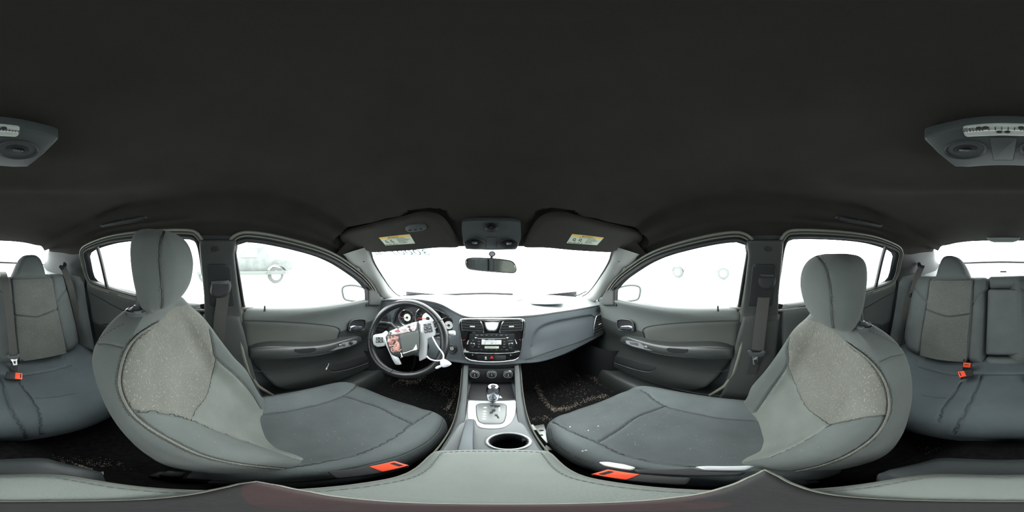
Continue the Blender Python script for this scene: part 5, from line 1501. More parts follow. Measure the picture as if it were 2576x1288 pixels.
# tall side rails that climb to the dashboard
for s in (-1, 1):
    MIR[0] = s < 0
    rows = []
    for y, x, z in [(.775, .119, .470), (.70, .112, .452), (.62, .102, .434), (.54, .0915, .426), (.46, .083, .424), (.40, .076, .420), (.34, .073, .410), (.30, .072, .398)]:
        wv = .012
        rows.append([(x - wv, y, z - .05), (x - wv, y, z - .006), (x - wv * .5, y, z), (x + wv * .4, y, z), (x + wv, y, z - .008), (x + wv + .004, y, z - .05), (x + wv + .008, y, z - .20), (x + wv + .008, y, z - .34), (x, y, z - .34)])
    loft('side_rail', rows, 40, 36, M['mid'], CON)
    tube('edge_strip', cr([(.138, .775, .440), (.130, .70, .418), (.119, .62, .398), (.109, .54, .388), (.100, .46, .384), (.093, .38, .388), (.089, .28, .388), (.086, .2, .385)], 50), .0022, M['seal'], CON, n=6)
    MIR[0] = False
# climate control panel with three dials
HV = Pl((0, .712, .438), (1, 0, 0), (0, .22, .975))
q3 = lambda *L: [HV.pix(*k3(*p)) for p in L]
hv = slab('climate_panel', HV, roundpoly(q3((218, 604), (584, 604), (582, 640), (565, 688), (234, 688), (218, 640)), .010, 6), .012, M['dark'], CON, bev=.003, z0=-.004)
mk('lower_stack', [HV.W(-.118, .05, -.02), HV.W(.118, .05, -.02), HV.W(.112, -.05, -.02), HV.W(-.112, -.05, -.02)], [(0, 1, 2, 3)], M['dark'], CON)
H2 = HV.shift(.008)
for i, X in enumerate((277, 401, 521)):
    a, b = H2.pix(*k3(X, 646))
    kb = lathe('climate_dial', H2.W(a, b, 0), H2.n, [(.0001, 0), (.0245, 0), (.0245, .003), (.0225, .004), (.0215, .010), (.019, .0125), (.0001, .0125)], M['dark'], hv, n=40)
    tube('dial_arc', [H2.W(a + .0228 * math.cos(t), b + .0228 * math.sin(t), .0045) for t in np.linspace(math.radians(15), math.radians(165), 20)], .0016, M['chrome'], kb, n=6)
    tube('dial_rim', [H2.W(a + .0195 * math.cos(t), b + .0195 * math.sin(t), .0122) for t in np.linspace(0, 2 * PI, 30)[:-1]], .0008, M['silver'], kb, n=6, closed=True)
    for j in range(7):
        t = math.radians(200 - 36 * j); V, F = g_ribbon([H2.W(a + math.cos(t) * .0125, b + math.sin(t) * .0125, .0127), H2.W(a + math.cos(t) * .0155, b + math.sin(t) * .0155, .0127)], tuple(H2.v), .0018, .0004); mk('dial_mark', V, F, M['greyink'], kb)
    text('lettering', ('A/C', '*', 'MAX')[i], H2, a, b - .009, .005, M['greyink'], kb, z=.0128)
    mk('dial_pointer', *g_ribbon([H2.W(a, b - .004, .0128), H2.W(a, b + .006, .0128)], tuple(H2.u), .0022, .0006), M['greyink'], kb)
# cubby under the dials with lighter socket and a scrap of paper
CU = Pl((0, .705, .375), (1, 0, 0), (0, .1, 1))
mk('cubby_back', [(-.10, .775, .42), (.10, .775, .42), (.10, .76, .352), (-.10, .76, .352)], [(0, 1, 2, 3)], M['dark'], CON)
a = onY(1262, 961, .74)
lg = lathe('lighter_socket', (a.x, .752, a.z - .0), (0, -1, .1), [(.0001, -.012), (.0145, -.010), (.0145, .004), (.0130, .0055), (.0118, .004), (.0112, -.009), (.0001, -.009)], M['chrome'], CON, n=26)
a = onZ(1254, 1000, .358); mk('paper_scrap', [(a.x - .012, a.y - .004, .359), (a.x + .014, a.y - .006, .360), (a.x + .006, a.y + .012, .362)], [(0, 1, 2)], M['paper'], CON)
mt = slab('cubby_mat', Pl((0, .62, .3545), (1, 0, 0), (0, 1, 0)), rrect(-.085, -.055, .085, .09, .012), .003, M['rubber'], CON)
# silver shifter surround
ZP = Pl((0, .44, .4155), (1, 0, 0), (0, 1, .02))
z3 = lambda *L: [ZP.pix(*k3(*p)) for p in L]
so = roundpoly(z3((228, 842), (580, 842), (580, 900), (572, 955), (545, 1010), (500, 1040), (450, 1052), (380, 1054), (310, 1045), (285, 1020), (278, 985), (225, 985), (222, 920)), .010, 5)
slab('shifter_surround', ZP, so, .006, M['silver'], CON, bev=.003, z0=-.001)
si = roundpoly(z3((288, 878), (320, 868), (480, 868), (508, 880), (506, 950), (492, 1000), (470, 1018), (340, 1018), (305, 1000), (290, 950)), .008, 5)
Z2 = ZP.shift(.0052)
ring('shifter_rim', Z2, resample(si, .004), .0018, M['mid'], CON)
gp = slab('gate_plate', Z2, si, .0015, mat('gate_plate_grey', (.15, .165, .165), .3, spec=.6), CON, bev=.0006)
# slot of the shift gate, cut as a dark stepped channel
gate = [(392, 884), (462, 884), (462, 925), (428, 925), (428, 912), (408, 918), (408, 938), (388, 940), (386, 982), (452, 984), (455, 970), (440, 950), (424, 950), (424, 960), (440, 975), (392, 975), (396, 946), (414, 944), (416, 922), (436, 932), (456, 930), (456, 892), (398, 892)]
mk_ = slab('gate_slot', Z2, z3((390, 882), (462, 882), (462, 898), (424, 900), (420, 890), (392, 892)), .0006, M['rubber'], gp, z0=.0016, bev=0)
slab('gate_slot', Z2, z3((452, 896), (463, 896), (463, 928), (452, 928)), .0006, M['greyink'], gp, z0=.0016, bev=0)
slab('gate_slot', Z2, z3((400, 915), (424, 910), (430, 925), (412, 932), (408, 942), (386, 946), (388, 930), (402, 928)), .0006, M['rubber'], gp, z0=.0016, bev=0)
slab('gate_slot', Z2, z3((422, 950), (440, 948), (456, 972), (456, 980), (444, 978), (436, 964), (424, 962)), .0006, M['rubber'], gp, z0=.0016, bev=0)
for i, (X, Y) in enumerate(((353, 895), (349, 922), (347, 942), (346, 960), (344, 978))):
    a, b = Z2.pix(*k3(X, Y)); slab('gear_mark', Z2, circ(a, b, .0052, 18, .0036), .0007, M['chip'], gp, z0=.0016, bev=.0002)
    text('lettering', 'PRND+'[i], Z2, a, b, .006, M['dark'], gp, z=.0025)
# gear lever
base_ = onZ(*k3(408, 890), .425); top = onZ(*k3(415, 735), 0.0) if False else None
yk = .505
tz = onY(*k3(412, 735), yk - .02); bz2 = onY(*k3(404, 848), yk)
lev = tube('gear_lever', [(base_.x, base_.y, .408), (bz2.x, yk, bz2.z - .005)], .006, M['chrome'], CON, n=16)
kc = Vector((bz2.x + .002, yk, bz2.z)); kh = (tz - kc).length
ax = (tz - kc).normalized()
V, F = g_lathe(kc, ax, [(.0001, 0), (.010, 0), (.012, kh * .08), (.0125, kh * .14), (.0185, kh * .28), (.0215, kh * .48), (.0225, kh * .70), (.0205, kh * .88), (.015, kh * .97), (.0001, kh)], 36)
mk('gear_knob', V, F, M['knob'], lev)
V, F = g_lathe(kc, ax, [(.0001, kh * .985), (.0085, kh * .985), (.0080, kh * 1.005), (.0001, kh * 1.015)], 30); mk('knob_cap', V, F, M['dark'], lev)
tube('knob_collar', [kc + ax * kh * .12 + Vector((.0128 * math.cos(t), .0128 * math.sin(t), 0)) for t in np.linspace(0, 2 * PI, 24)[:-1]], .0015, M['dark'], lev, closed=True, n=6)
# parking brake lever lying left of the cup holder
PBp = [onZ(*k3(*p), z) for p, z in [((240, 985), .428), ((232, 1040), .438), ((222, 1100), .444), ((210, 1195), .448), ((205, 1260), .445)]]
V, F = g_ribbon(cr(PBp, 30), (1, 0, 0), [.026, .027, .028] + [.029] * 24 + [.028, .027, .026], .022)
pb = loft('parking_brake', [[(p.x - w_, p.y, p.z - .028), (p.x - w_, p.y, p.z - .004), (p.x - w_ * .7, p.y, p.z + .001), (p.x + w_ * .7, p.y, p.z + .001), (p.x + w_, p.y, p.z - .004), (p.x + w_, p.y, p.z - .028)] for p, w_ in zip(PBp, (.0095, .0105, .011, .0115, .0115))], 24, 30, M['dash'], CON)
# padded lid
AZ = Pl((0, .03, .485), (1, 0, 0), (0, 1, 0))
ao = [AZ.pix(*p) for p in [(1090, 1141), (1130, 1135), (1180, 1133), (1237, 1133), (1300, 1133), (1350, 1135), (1383, 1141)]]
fx = ao[-1][0]; ao = [(-a, b) for a, b in ao[::-1]] if False else ao
lid_out = [(a, b) for a, b in ao] + [(.066, .085), (.071, .03), (.072, -.06), (.070, -.12), (.05, -.152), (0, -.158), (-.05, -.152), (-.070, -.12), (-.072, -.06), (-.071, .03), (-.066, .085)]
lid_out = resample(smooth(lid_out, 80), .006)
lid = pillow('armrest_lid', AZ, lid_out, .022, .020, M['lid'], CON, step=.012, puff=.004, label='padded grey cloth lid')
slab('lid_frame', AZ, offset2(lid_out, .003), .016, M['seal'], lid, z0=-.014, bev=.003)
slab('bin', AZ, offset2(lid_out, -.003), .07, M['mid'], CON, z0=-.085, bev=.002)
so_ = offset2(lid_out, -.0115)
bvl = BVHTree.FromObject(lid, bpy.context.evaluated_depsgraph_get()) if False else None
mb = MB(); Q = resample([AZ.W(a, b, .0215) for a, b in so_], .0075, True)
for i in range(0, len(Q)):
    p, q = Vector(Q[i]), Vector(Q[(i + 1) % len(Q)]); t = (q - p) * .3; c = (p + q) / 2
    V, F = g_tube([c - t, c + t], .0009, n=4); mb.add(V, F)
st = mb.build('stitching', M['thread'], lid); st['kind'] = 'stuff'
# rear end of the console
rows = []
for z, yb, w_ in [(.455, -.172, .070), (.44, -.195, .088), (.40, -.215, .095), (.30, -.225, .098), (.12, -.23, .10)]:
    rows.append([(-w_, -.10, z), (-w_, yb + .03, z), (-w_ * .75, yb + .004, z), (0, yb, z), (w_ * .75, yb + .004, z), (w_, yb + .03, z), (w_, -.10, z)])
loft('rear_cap', rows, 20, 30, M['mid'], CON)
# made-up dark brown pad on the lid, standing in for the camera body
cs_ = thing('camera_standin', 'dark brown flat stand lying across the padded console lid in place of the camera body', 'standin', (0, 0, .51))
AB = Pl((0, 0, .5115), (1, 0, 0), (0, 1, 0))
bo_ = [AB.pix(*p) for p in [(644, 1212), (700, 1222), (780, 1238), (900, 1256), (1050, 1266), (1236, 1269), (1500, 1266), (1700, 1252), (1820, 1228), (1880, 1204), (1925, 1182), (1960, 1200), (2010, 1224), (2100, 1246), (2250, 1257), (2420, 1261), (2576, 1262), (150, 1261), (350, 1257), (450, 1248), (540, 1232), (600, 1218)]]
sf = pillow('standin_pad', AB, resample(bo_, .004), .006, .008, M['maroon'], cs_, step=.006)
sf.data.materials.append(M['brown'])
for p in sf.data.polygons:
    if p.center.y < .004 or (p.center.x > .03 and p.center.y < .012): p.material_index = 1
ring('pad_edge', AB, resample(bo_, .004), .0025, M['seal'], cs_, z0=.001)

# =================================================================== STEERING WHEEL
WN = Vector((.02, -.905, .425)).normalized()
WC = CAM + ray(1022, 848) * .785
WP = Pl(WC, (1, 0, 0), (0, .425, .905))
SW = thing('steering_wheel', 'black leather steering wheel with silver spokes and burst airbag, turned slightly', 'steering wheel', WC)
rim_pix = [(1022, 758), (1062, 768), (1092, 790), (1108, 820), (1112, 853), (1104, 890), (1083, 918), (1048, 936), (1015, 938), (978, 926), (950, 902), (935, 868), (933, 832), (946, 798), (972, 770)]
rp_ = np.array([WP.pix(*p) for p in rim_pix]); c0 = rp_.mean(0); R0 = np.linalg.norm(rp_ - c0, axis=1).mean()
e0 = WP.pix(1022, 845)
rimc = circ(c0[0], c0[1], R0, 96)
rim = tube('rim', [WP.W(a, b, .012) for a, b in rimc], [.0165 + .0015 * math.cos(3 * i / 96 * 2 * PI) for i in range(96)], M['leather'], SW, closed=True, n=20)
for an in (38, 196, 268):
    t = math.radians(an); p = WP.W(c0[0] + R0 * math.cos(t), c0[1] + R0 * math.sin(t), .012); rd = (WP.u * math.cos(t) + WP.v * math.sin(t))
    tube('grip_joint', [p + (rd * math.cos(q) + WP.n * math.sin(q)) * .0182 for q in np.linspace(0, 2 * PI, 20)[:-1]], .0012, M['rubber'], rim, closed=True, n=6)
mb = MB()
for i in range(150):
    t = 2 * PI * i / 150 + .01; t2 = t + .022
    p = [WP.W(c0[0] + (R0 - .0160) * math.cos(q), c0[1] + (R0 - .0160) * math.sin(q), .012) for q in (t, t2)]
    V, F = g_tube(p, .0008, n=4); mb.add(V, F)
st = mb.build('stitching', M['thread'], rim); st['kind'] = 'stuff'
w6 = lambda pl, *L: [pl.pix(*d6(*p)) for p in L]
WH = WP.shift(.018)
slab('column_shroud', Pl(WP.o - WP.n * .06, WP.u, WP.v), circ(c0[0] + .01, c0[1] - .01, .055, 30), .05, M['dark'], DASH, bev=.01)
tube('steering_column', [WP.W(c0[0], c0[1], -.03), WP.W(c0[0], c0[1] - .02, -.10), WP.W(c0[0], c0[1] - .05, -.22), WP.W(c0[0], c0[1] - .06, -.34)], .036, M['dark'], DASH, n=20)
lsp = slab('spoke', WH, roundpoly(w6(WH, (118, 640), (150, 622), (260, 605), (320, 560), (350, 620), (330, 660), (345, 740), (390, 880), (440, 960), (500, 975), (548, 1080), (535, 1090), (468, 1088), (420, 1010), (370, 900), (310, 765), (300, 800), (190, 815), (130, 780), (114, 710)), .006), .010, M['silver'], SW, bev=.003, z0=-.004, label='left silver spoke with switch pod')
rsp = slab('spoke', WH, roundpoly(w6(WH, (815, 415), (900, 400), (1020, 400), (1040, 440), (1082, 590), (1068, 645), (952, 692), (946, 830), (940, 985), (832, 1035), (825, 900), (845, 700), (838, 560)), .006), .010, M['silver'], SW, bev=.003, z0=-.004, label='right silver spoke with switch pod')
W2 = WH.shift(.0062)
for X0, Y0, X1, Y1, ang, par in ((158, 660, 268, 752, -4, lsp), (890, 450, 1040, 600, -8, rsp)):
    if par is lsp:
        cells = [((160, 664), (208, 662), (208, 700), (160, 704)), ((216, 662), (264, 664), (264, 700), (216, 700)), ((158, 712), (208, 708), (208, 748), (160, 752)), ((216, 708), (266, 706), (268, 746), (218, 750))]
    else:
        cells = [((890, 462), (1005, 448), (1012, 478), (896, 496)), ((896, 506), (948, 498), (952, 545), (902, 556)), ((958, 496), (1016, 490), (1024, 534), (962, 544)), ((904, 562), (956, 552), (960, 592), (912, 602)), ((966, 550), (1028, 540), (1034, 578), (972, 592))]
    for c in cells:
        b_ = slab('switch_button', W2, roundpoly(w6(W2, *c), .0012), .003, M['mid'], par, bev=.001)
        m_ = np.mean(w6(W2, *c), axis=0)
        slab('button_mark', W2, rrect(m_[0] - .0035, m_[1] - .0008, m_[0] + .0035, m_[1] + .0008, .0005), .0005, M['greyink'], b_, z0=.003, bev=0)
# airbag cover, torn open
W3 = WH.shift(.004)
cov = pillow('airbag_cover', W3, roundpoly(w6(W3, (318, 650), (345, 640), (370, 575), (560, 490), (760, 428), (812, 418), (828, 560), (830, 780), (815, 900), (770, 935), (640, 962), (520, 965), (430, 945), (395, 900), (350, 780)), .008), .022, .014, M['mid'], SW, step=.010)
W4 = WH.shift(.0275)
flap = pillow('cover_flap', W4, w6(W4, (528, 628), (660, 598), (775, 575), (812, 560), (822, 700), (820, 850), (790, 862), (762, 848), (700, 872), (640, 890), (575, 915), (560, 830), (545, 720)), .004, .004, mat('flap_grey', (.085, .10, .095), .6, bump=.3, bscale=600), SW, step=.012, label='flat grey torn flap')
# white ragged thread along the tear
for P_ in ([(575, 905), (640, 890), (700, 868), (735, 855), (770, 800), (785, 770), (795, 810), (802, 850), (780, 862), (745, 868), (700, 880), (650, 900), (590, 918)], [(540, 900), (552, 930), (556, 955), (545, 982), (552, 985), (562, 960), (572, 975), (580, 972), (568, 945), (560, 905)]):
    slab('torn_threads', W4, w6(W4, *P_), .0015, M['chip'], flap, z0=.003, bev=.0003)
def crumple(name, pix, z0_, amp, m_, fr=60, seed=0, n=.006):
    pl = WH.shift(z0_)
    V, F, d = fill2d(resample(w6(pl, *pix), .004), n)
    r = np.random.default_rng(seed); ph = r.uniform(0, 6, 8)
    h = np.zeros(len(V))
    for i in range(6):
        a = r.uniform(0, PI); f = fr * (1 + i * .7)
        h += amp / (1 + i * .55) * (1 - np.abs(np.sin((V[:, 0] * math.cos(a) + V[:, 1] * math.sin(a)) * f + ph[i] + 1.2 * np.sin(V[:, 1] * f * .6 + i))))
    h *= np.clip(d / .006, 0, 1)
    return mk(name, [pl.W(a, b, c) for (a, b), c in zip(V, h)], F, m_, SW, recalc=False, sharp=180)
crumple('airbag', [(328, 650), (400, 640), (470, 632), (530, 628), (540, 720), (555, 830), (562, 880), (500, 895), (425, 908), (395, 860), (355, 760)], .019, .010, M['airbag'], 95, 3, .004)
crumple('airbag_fold', [(345, 620), (370, 570), (470, 530), (620, 480), (760, 432), (790, 440), (780, 520), (770, 575), (660, 600), (530, 630), (430, 640), (350, 650)], .021, .008, M['airbagw'], 55, 5, .004)
crumple('airbag_edge', [(410, 575), (470, 552), (560, 530), (660, 500), (620, 530), (540, 560), (470, 585)], .031, .002, mat('airbag_deep_pink', (.40, .12, .16), .8), 40, 6, .004)  # strip of deeper pink over the pale fold
def fold(pix, m_):
    pl = WH.shift(.031); tube('fold', [pl.W(*pl.pix(*d6(x, y)), .001 * math.sin(i)) for i, (x, y) in enumerate(cr([(a, b, 0) for a, b in pix], 50)[:, :2])], .0014, m_, SW, n=6)
fold([(360, 700), (400, 720), (420, 750), (370, 770), (372, 800), (430, 790), (460, 760), (455, 810), (400, 830), (395, 870), (430, 900)], mat('airbag_pipe', (.75, .45, .40), .7))
fold([(400, 860), (450, 830), (500, 840), (480, 870), (520, 880), (550, 850)], MATS['airbag_pipe'])
# loose white lead and plug hanging from the right spoke
wires = thing('loose_wire', 'white wire loop with plug hanging from the right spoke of the steering wheel', 'wire', WP.W(*WP.pix(1110, 900)))
def wp(pix, off): pl = WP.shift(off); return [pl.W(*pl.pix(*d6(*p))) for p in pix]
tube('lead', cr(wp([(1028, 655), (1060, 720), (1100, 790), (1140, 850), (1180, 900), (1200, 950), (1195, 1010)], .035), 40), .0030, M['wire'], wires, n=10)
tube('lead', cr(wp([(940, 955), (975, 990), (1015, 1012), (1070, 1025), (1120, 1028), (1165, 1020)], .035), 40), .0030, M['wire'], wires, n=10)
W5 = WP.shift(.032)
pillow('plug', W5, smooth(w6(W5, (1150, 1040), (1170, 1010), (1200, 1000), (1250, 1020), (1300, 1055), (1318, 1080), (1300, 1095), (1250, 1118), (1200, 1130), (1160, 1100)), 40), .012, .008, M['wire'], wires, step=.005)
pillow('plug_tip', W5, roundpoly(w6(W5, (1072, 1130), (1095, 1110), (1165, 1088), (1188, 1105), (1175, 1122), (1105, 1155), (1080, 1150)), .003), .008, .005, M['white'], wires, step=.004)
slab('plug_back', W5, smooth(w6(W5, (1150, 1040), (1200, 1000), (1318, 1080), (1200, 1130)), 30), .006, M['wire'], wires, z0=-.006)
# stalks
def stalk(pts, r, m_, nm, lab, tip):
    t = thing(nm, lab, 'stalk', pts[0]); tube('arm', cr(pts, 20), [r * .75] * 6 + [r] * 14, M['dark'], t, n=16)
    V, F = g_lathe(pts[-1], Vector(pts[-1]) - Vector(pts[-2]), [(.0001, -.012), (r * 1.12, -.012), (r * 1.2, .004), (r * 1.0, .012), (.0001, .014)], 24); mk('end_cap', V, F, m_, t)
sp = lambda x, y, Y: onY(*d6(x, y), Y)
stalk([WP.W(c0[0] - .03, c0[1] + .01, -.03), sp(400, 475, .66), sp(330, 455, .645), sp(235, 445, .640)], .010, M['dark'], 'indicator_stalk', 'black indicator stalk left of the steering wheel hub', None)
stalk([WP.W(c0[0] + .03, c0[1] + .01, -.03), sp(1230, 605, .665), sp(1290, 602, .66), sp(1335, 600, .66)], .010, M['white'], 'wiper_stalk', 'black wiper stalk with pale tip right of the steering wheel rim', None)
# pedals
P_ = onY(1030, 946, .98)
ped = thing('brake_pedal', 'small dark brake pedal with worn pad under the steering wheel', 'pedal', P_)
PP_ = Pl(P_, (1, 0, .05), (0, .4, 1))
pillow('pedal_pad', PP_, roundpoly([PP_.pix(*q) for q in [(1014, 942), (1022, 938), (1046, 944), (1040, 954), (1030, 953), (1016, 947)]], .004), .010, .006, M['mid'], ped, step=.008)
for q in ((1024, 945), (1033, 948)):
    a = PP_.pix(*q); slab('pad_rib', PP_, rrect(a[0] - .008, a[1] - .008, a[0] + .008, a[1] + .008, .002), .004, M['rubber'], ped, z0=.009)
tube('pedal_arm', [P_ + Vector((0, .01, 0)), P_ + Vector((0, .08, .10)), P_ + Vector((0, .12, .30))], .009, M['dark'], ped)
# =================================================================== ROOF FURNITURE
e6 = lambda X, Y: (840 + X / 6.44, 500 + Y / 6.44)
e7 = lambda X, Y: (1230 + X / 5.99, 500 + Y / 5.99)
def visor(s):
    MIR[0] = s > 0
    drv = s < 0
    T = thing('sun_visor', 'black cloth sun visor with warning label and oval button pod, above the steering wheel' if drv else 'black cloth sun visor with warning label, plain, above the passenger seat', 'sun visor', (-.28, .44, 1.12), group='sun visors')
    pillow('visor_panel', VPL, resample(visL, .008), .012, .012, M['visor'], T, step=.014)
    slab('visor_back', VPL, resample(visL, .01), .008, M['visor'], T, z0=-.008, bev=0)
    # pivot rod at the outer corner
    q0 = VPL.W(*VPL.pix(930, 622), -.004)
    tube('pivot_rod', [q0 + Vector((.02, 0, 0)), q0, q0 + Vector((-.045, .018, .012))], .005, M['dark'], T)
    mk('pivot_mount', *g_lathe(q0 + Vector((-.04, .016, .008)), (0, .3, 1), [(.0001, 0), (.014, 0), (.016, .006), (.014, .016), (.0001, .018)], 24), M['dark'], T)
    pod = None
    if drv:
        VP3 = VPL.shift(.012)
        pp = smooth([VP3.pix(*e6(*p)) for p in [(1158, 470), (1190, 430), (1260, 408), (1380, 400), (1470, 412), (1505, 450), (1490, 480), (1430, 505), (1320, 520), (1220, 525), (1180, 505)]], 50)
        pod = slab('button_pod', VP3, pp, .005, M['mid'], T, bev=.002, z0=-.001)
        for X, Y in ((1235, 492), (1325, 482), (1415, 470)):
            a = VP3.pix(*e6(X, Y)); slab('pod_button', VP3, circ(a[0], a[1], .0042, 18, .003), .0018, M['dark'], pod, z0=.004, bev=.0005)
    MIR[0] = False
    # warning label (reads the right way round on both visors)
    VL = VPL.shift(.0122)
    L4 = [e6(728, 628), e6(1228, 580), e6(1315, 716), e6(838, 755)] if drv else [e7(1255, 530), e7(1732, 580), e7(1628, 702), e7(1170, 665)]
    q = [Vector((*VL.pix(*p), 0)) for p in L4]
    o0 = (q[2] + q[3]) / 2; u = (q[2] - q[3] + q[1] - q[0]).normalized(); 
    LP = Pl(VL.W(q[3].x, q[3].y), VL.u * u.x + VL.v * u.y, VL.u * (q[0] - q[3]).x + VL.v * (q[0] - q[3]).y)
    wd = ((q[2] - q[3]).length + (q[1] - q[0]).length) / 2; ht = abs((VL.u * (q[0] - q[3]).x + VL.v * (q[0] - q[3]).y).dot(LP.v)); sk = (VL.u * (q[0] - q[3]).x + VL.v * (q[0] - q[3]).y).dot(LP.u)
    X_ = lambda a, b: (a * wd + b * sk, b * ht)
    lb = slab('warning_label', LP, [X_(0, 0), X_(1, 0), X_(1, 1), X_(0, 1)], .0006, M['paper'], T, bev=0)
    slab('yellow_band', LP, [X_(.005, .80), X_(.995, .80), X_(.995, .985), X_(.005, .985)], .0003, M['yellow'], lb, z0=.0006, bev=0)
    slab('warning_triangle', LP, [X_(.30, .83), X_(.35, .83), X_(.325, .95)], .0002, M['ink'], lb, z0=.0009, bev=0)
    text('lettering', 'WARNING', LP, *X_(.49, .885), ht * .16, M['ink'], lb, z=.001)
    text('lettering', 'EVEN WITH ADVANCED AIR BAGS', LP, *X_(.5, .73), ht * .085, M['ink'], lb, z=.0008)
    lines = ['Children can be killed or', 'seriously injured by the air bag.', 'The back seat is the safest', 'place for children.', 'Always use seat belts', 'and child restraints.']
    for i, s_ in enumerate(lines): text('lettering', s_, LP, *X_(.53, .62 - .095 * i), ht * .075, M['ink'], lb, z=.0008, align='LEFT')
    # seated figures and a bar of small marks
    for bx in (.16, .34):
        V = [X_(bx + a, b) for a, b in ((-.05, .62), (-.035, .62), (-.03, .40), (.03, .38), (.06, .26), (.045, .24), (.01, .32), (-.05, .34))]
        slab('pictogram', LP, V, .0002, M['ink'], lb, z0=.0006, bev=0)
        slab('pictogram', LP, [X_(bx + .0 + .02 * math.cos(t), .56 + .055 * math.sin(t)) for t in np.linspace(0, 2 * PI, 12)[:-1]], .0002, M['ink'], lb, z0=.0006, bev=0)
        slab('pictogram', LP, [X_(bx + .015, .50), X_(bx + .05, .44), X_(bx + .045, .40), X_(bx + .0, .46)], .0002, M['ink'], lb, z0=.0006, bev=0)
    for i in range(17):
        if i % 5 == 4: continue
        slab('bar_mark', LP, [X_(.03 + i * .026, .05), X_(.045 + i * .026, .05), X_(.047 + i * .026, .15), X_(.032 + i * .026, .15)], .0002, M['ink'], lb, z0=.0006, bev=0)
    return T
visor(-1); visor(1)
# fill behind each visor pivot (closes the corner between headliner, pillar and glass)
for s in (-1, 1):
    MIR[0] = s > 0
    rows = [[(-.50, .575, 1.075), (-.485, .53, 1.065), (-.47, .47, 1.10), (-.46, .42, 1.135)], [(-.545, .565, 1.06), (-.53, .525, 1.05), (-.52, .47, 1.075), (-.51, .42, 1.11)],
            [(-.585, .57, 1.035), (-.575, .53, 1.02), (-.57, .47, 1.045), (-.565, .42, 1.075)], [(-.63, .60, .995), (-.625, .56, .99), (-.622, .50, 1.02), (-.62, .42, 1.045)], [(-.66, .66, .96), (-.65, .60, .975), (-.64, .54, 1.01), (-.64, .42, 1.06)]]
    o = loft('trim_13' if s < 0 else 'trim_14', rows, 24, 20, M['headliner'], closed=False, recalc=False, sharp=80)
    tag(o, 'dark cloth headliner corner above the front door on the %s' % ('steering wheel side' if s < 0 else 'passenger side'), 'headliner', kind='structure')
    MIR[0] = False

# overhead console between the visors
OP = Pl((0, .455, 1.112), (1, 0, 0), (0, -.13, .098))
o8 = lambda X, Y: (800 + X / 2.862, 480 + Y / 2.862)
OC = thing('overhead_console', 'grey overhead console with two map lamps between the sun visors', 'console', (0, .45, 1.11))
oo = roundpoly([OP.pix(*o8(*p)) for p in [(1035, 212), (1100, 205), (1250, 203), (1390, 205), (1458, 212), (1462, 290), (1460, 340), (1442, 385), (1425, 412), (1250, 416), (1065, 410), (1048, 370), (1036, 300)]], .006)
oc = slab('console_body', OP, oo, .014, M['mid'], OC, bev=.004, z0=-.006)
slab('console_back', OP, offset2(resample(oo, .006), -.004), .03, M['dark'], OC, z0=-.034, bev=0)
O2 = OP.shift(.0082)
def bowl(cx, cy, rx, ry, pl, par, nm='lamp_bowl'):
    V = []; F = []; n = 36
    pr = [(1.0, .0), (.97, .0012), (.90, -.001), (.72, -.0045), (.5, -.0065), (.3, -.007), (.001, -.007)]
    for r, h in pr:
        for k in range(n): V.append(pl.W(cx + rx * r * math.cos(2 * PI * k / n), cy + ry * r * math.sin(2 * PI * k / n), h + .0075))
    for i in range(len(pr) - 1):
        for k in range(n): F.append((i * n + k, i * n + (k + 1) % n, i * n + n + (k + 1) % n, i * n + n + k))
    return mk(nm, V, F, M['dark'], par, recalc=False)
for X, Y in ((1125, 365), (1368, 370)):
    a = O2.pix(*o8(X, Y)); e = O2.pix(*o8(X + 72, Y)); f_ = O2.pix(*o8(X, Y - 40))
    b_ = bowl(a[0], a[1], abs(e[0] - a[0]), abs(f_[1] - a[1]), O2, OC)
    lp = slab('map_lamp', O2, circ(a[0] + .002, a[1] + .001, .011, 22, .0075), .004, M['black'], b_, z0=.001, bev=.001)
    slab('lamp_lens', O2, circ(a[0] + .002, a[1], .0075, 20, .0038), .003, M['chrome'], lp, z0=.004, bev=.001)
a = O2.pix(*o8(1248, 250)); b_ = bowl(a[0], a[1], .019, .017, O2, OC, 'sensor_dome'); lathe('sensor', O2.W(a[0], a[1] - .003, .001), O2.n, [(.0001, 0), (.006, 0), (.005, .004), (.0001, .005)], M['dark'], b_, n=20)
sb = roundpoly([O2.pix(*o8(*p)) for p in [(1212, 333), (1286, 333), (1286, 412), (1212, 412)]], .002)
slab('centre_button', O2, sb, .0012, M['mid'], OC, bev=.0006)
ring('button_gap', O2, resample(sb, .003), .0007, M['rubber'], OC, z0=.0003)

# inside mirror
MC = onY(1236, 668, .70)
MT = thing('rear_view_mirror', 'small black-rimmed rear view mirror hanging from the windscreen', 'mirror', MC)
MP = Pl(MC, (.985, .05, -.055), (0, -.11, .99))
mo = smooth([MP.pix(*o8(*p)) for p in [(1064, 520), (1070, 495), (1090, 486), (1150, 484), (1250, 488), (1350, 498), (1400, 512), (1422, 545), (1424, 575), (1410, 588), (1370, 588), (1250, 580), (1130, 568), (1080, 556)]], 90)
mh = pillow('mirror_shell', Pl(MP.o, -MP.u, MP.v), [(-a, b) for a, b in mo], .022, .018, M['dark'], MT, step=.012)
ring('mirror_rim', MP, resample(mo, .004), .0030, M['dark'], MT)
slab('mirror_glass', MP, offset2(resample(mo, .005), -.0025), .002, M['mirror'], MT, bev=.0004, smooth_=False)
mb_ = onY(1238, 640, .60)
tube('mirror_stalk', cr([MP.W(0, .004, -.012), MP.W(0, .014, -.03), (mb_.x, .66, mb_.z + .006), (mb_.x, .612, mb_.z + .012)], 16), .006, M['dark'], MT)
ms = lathe('mount_disc', (mb_.x, .600, mb_.z + .004), (0, -.75, -.6), [(.0001, -.006), (.013, -.006), (.014, 0), (.011, .004), (.0001, .004)], M['silver'], MT, n=28)
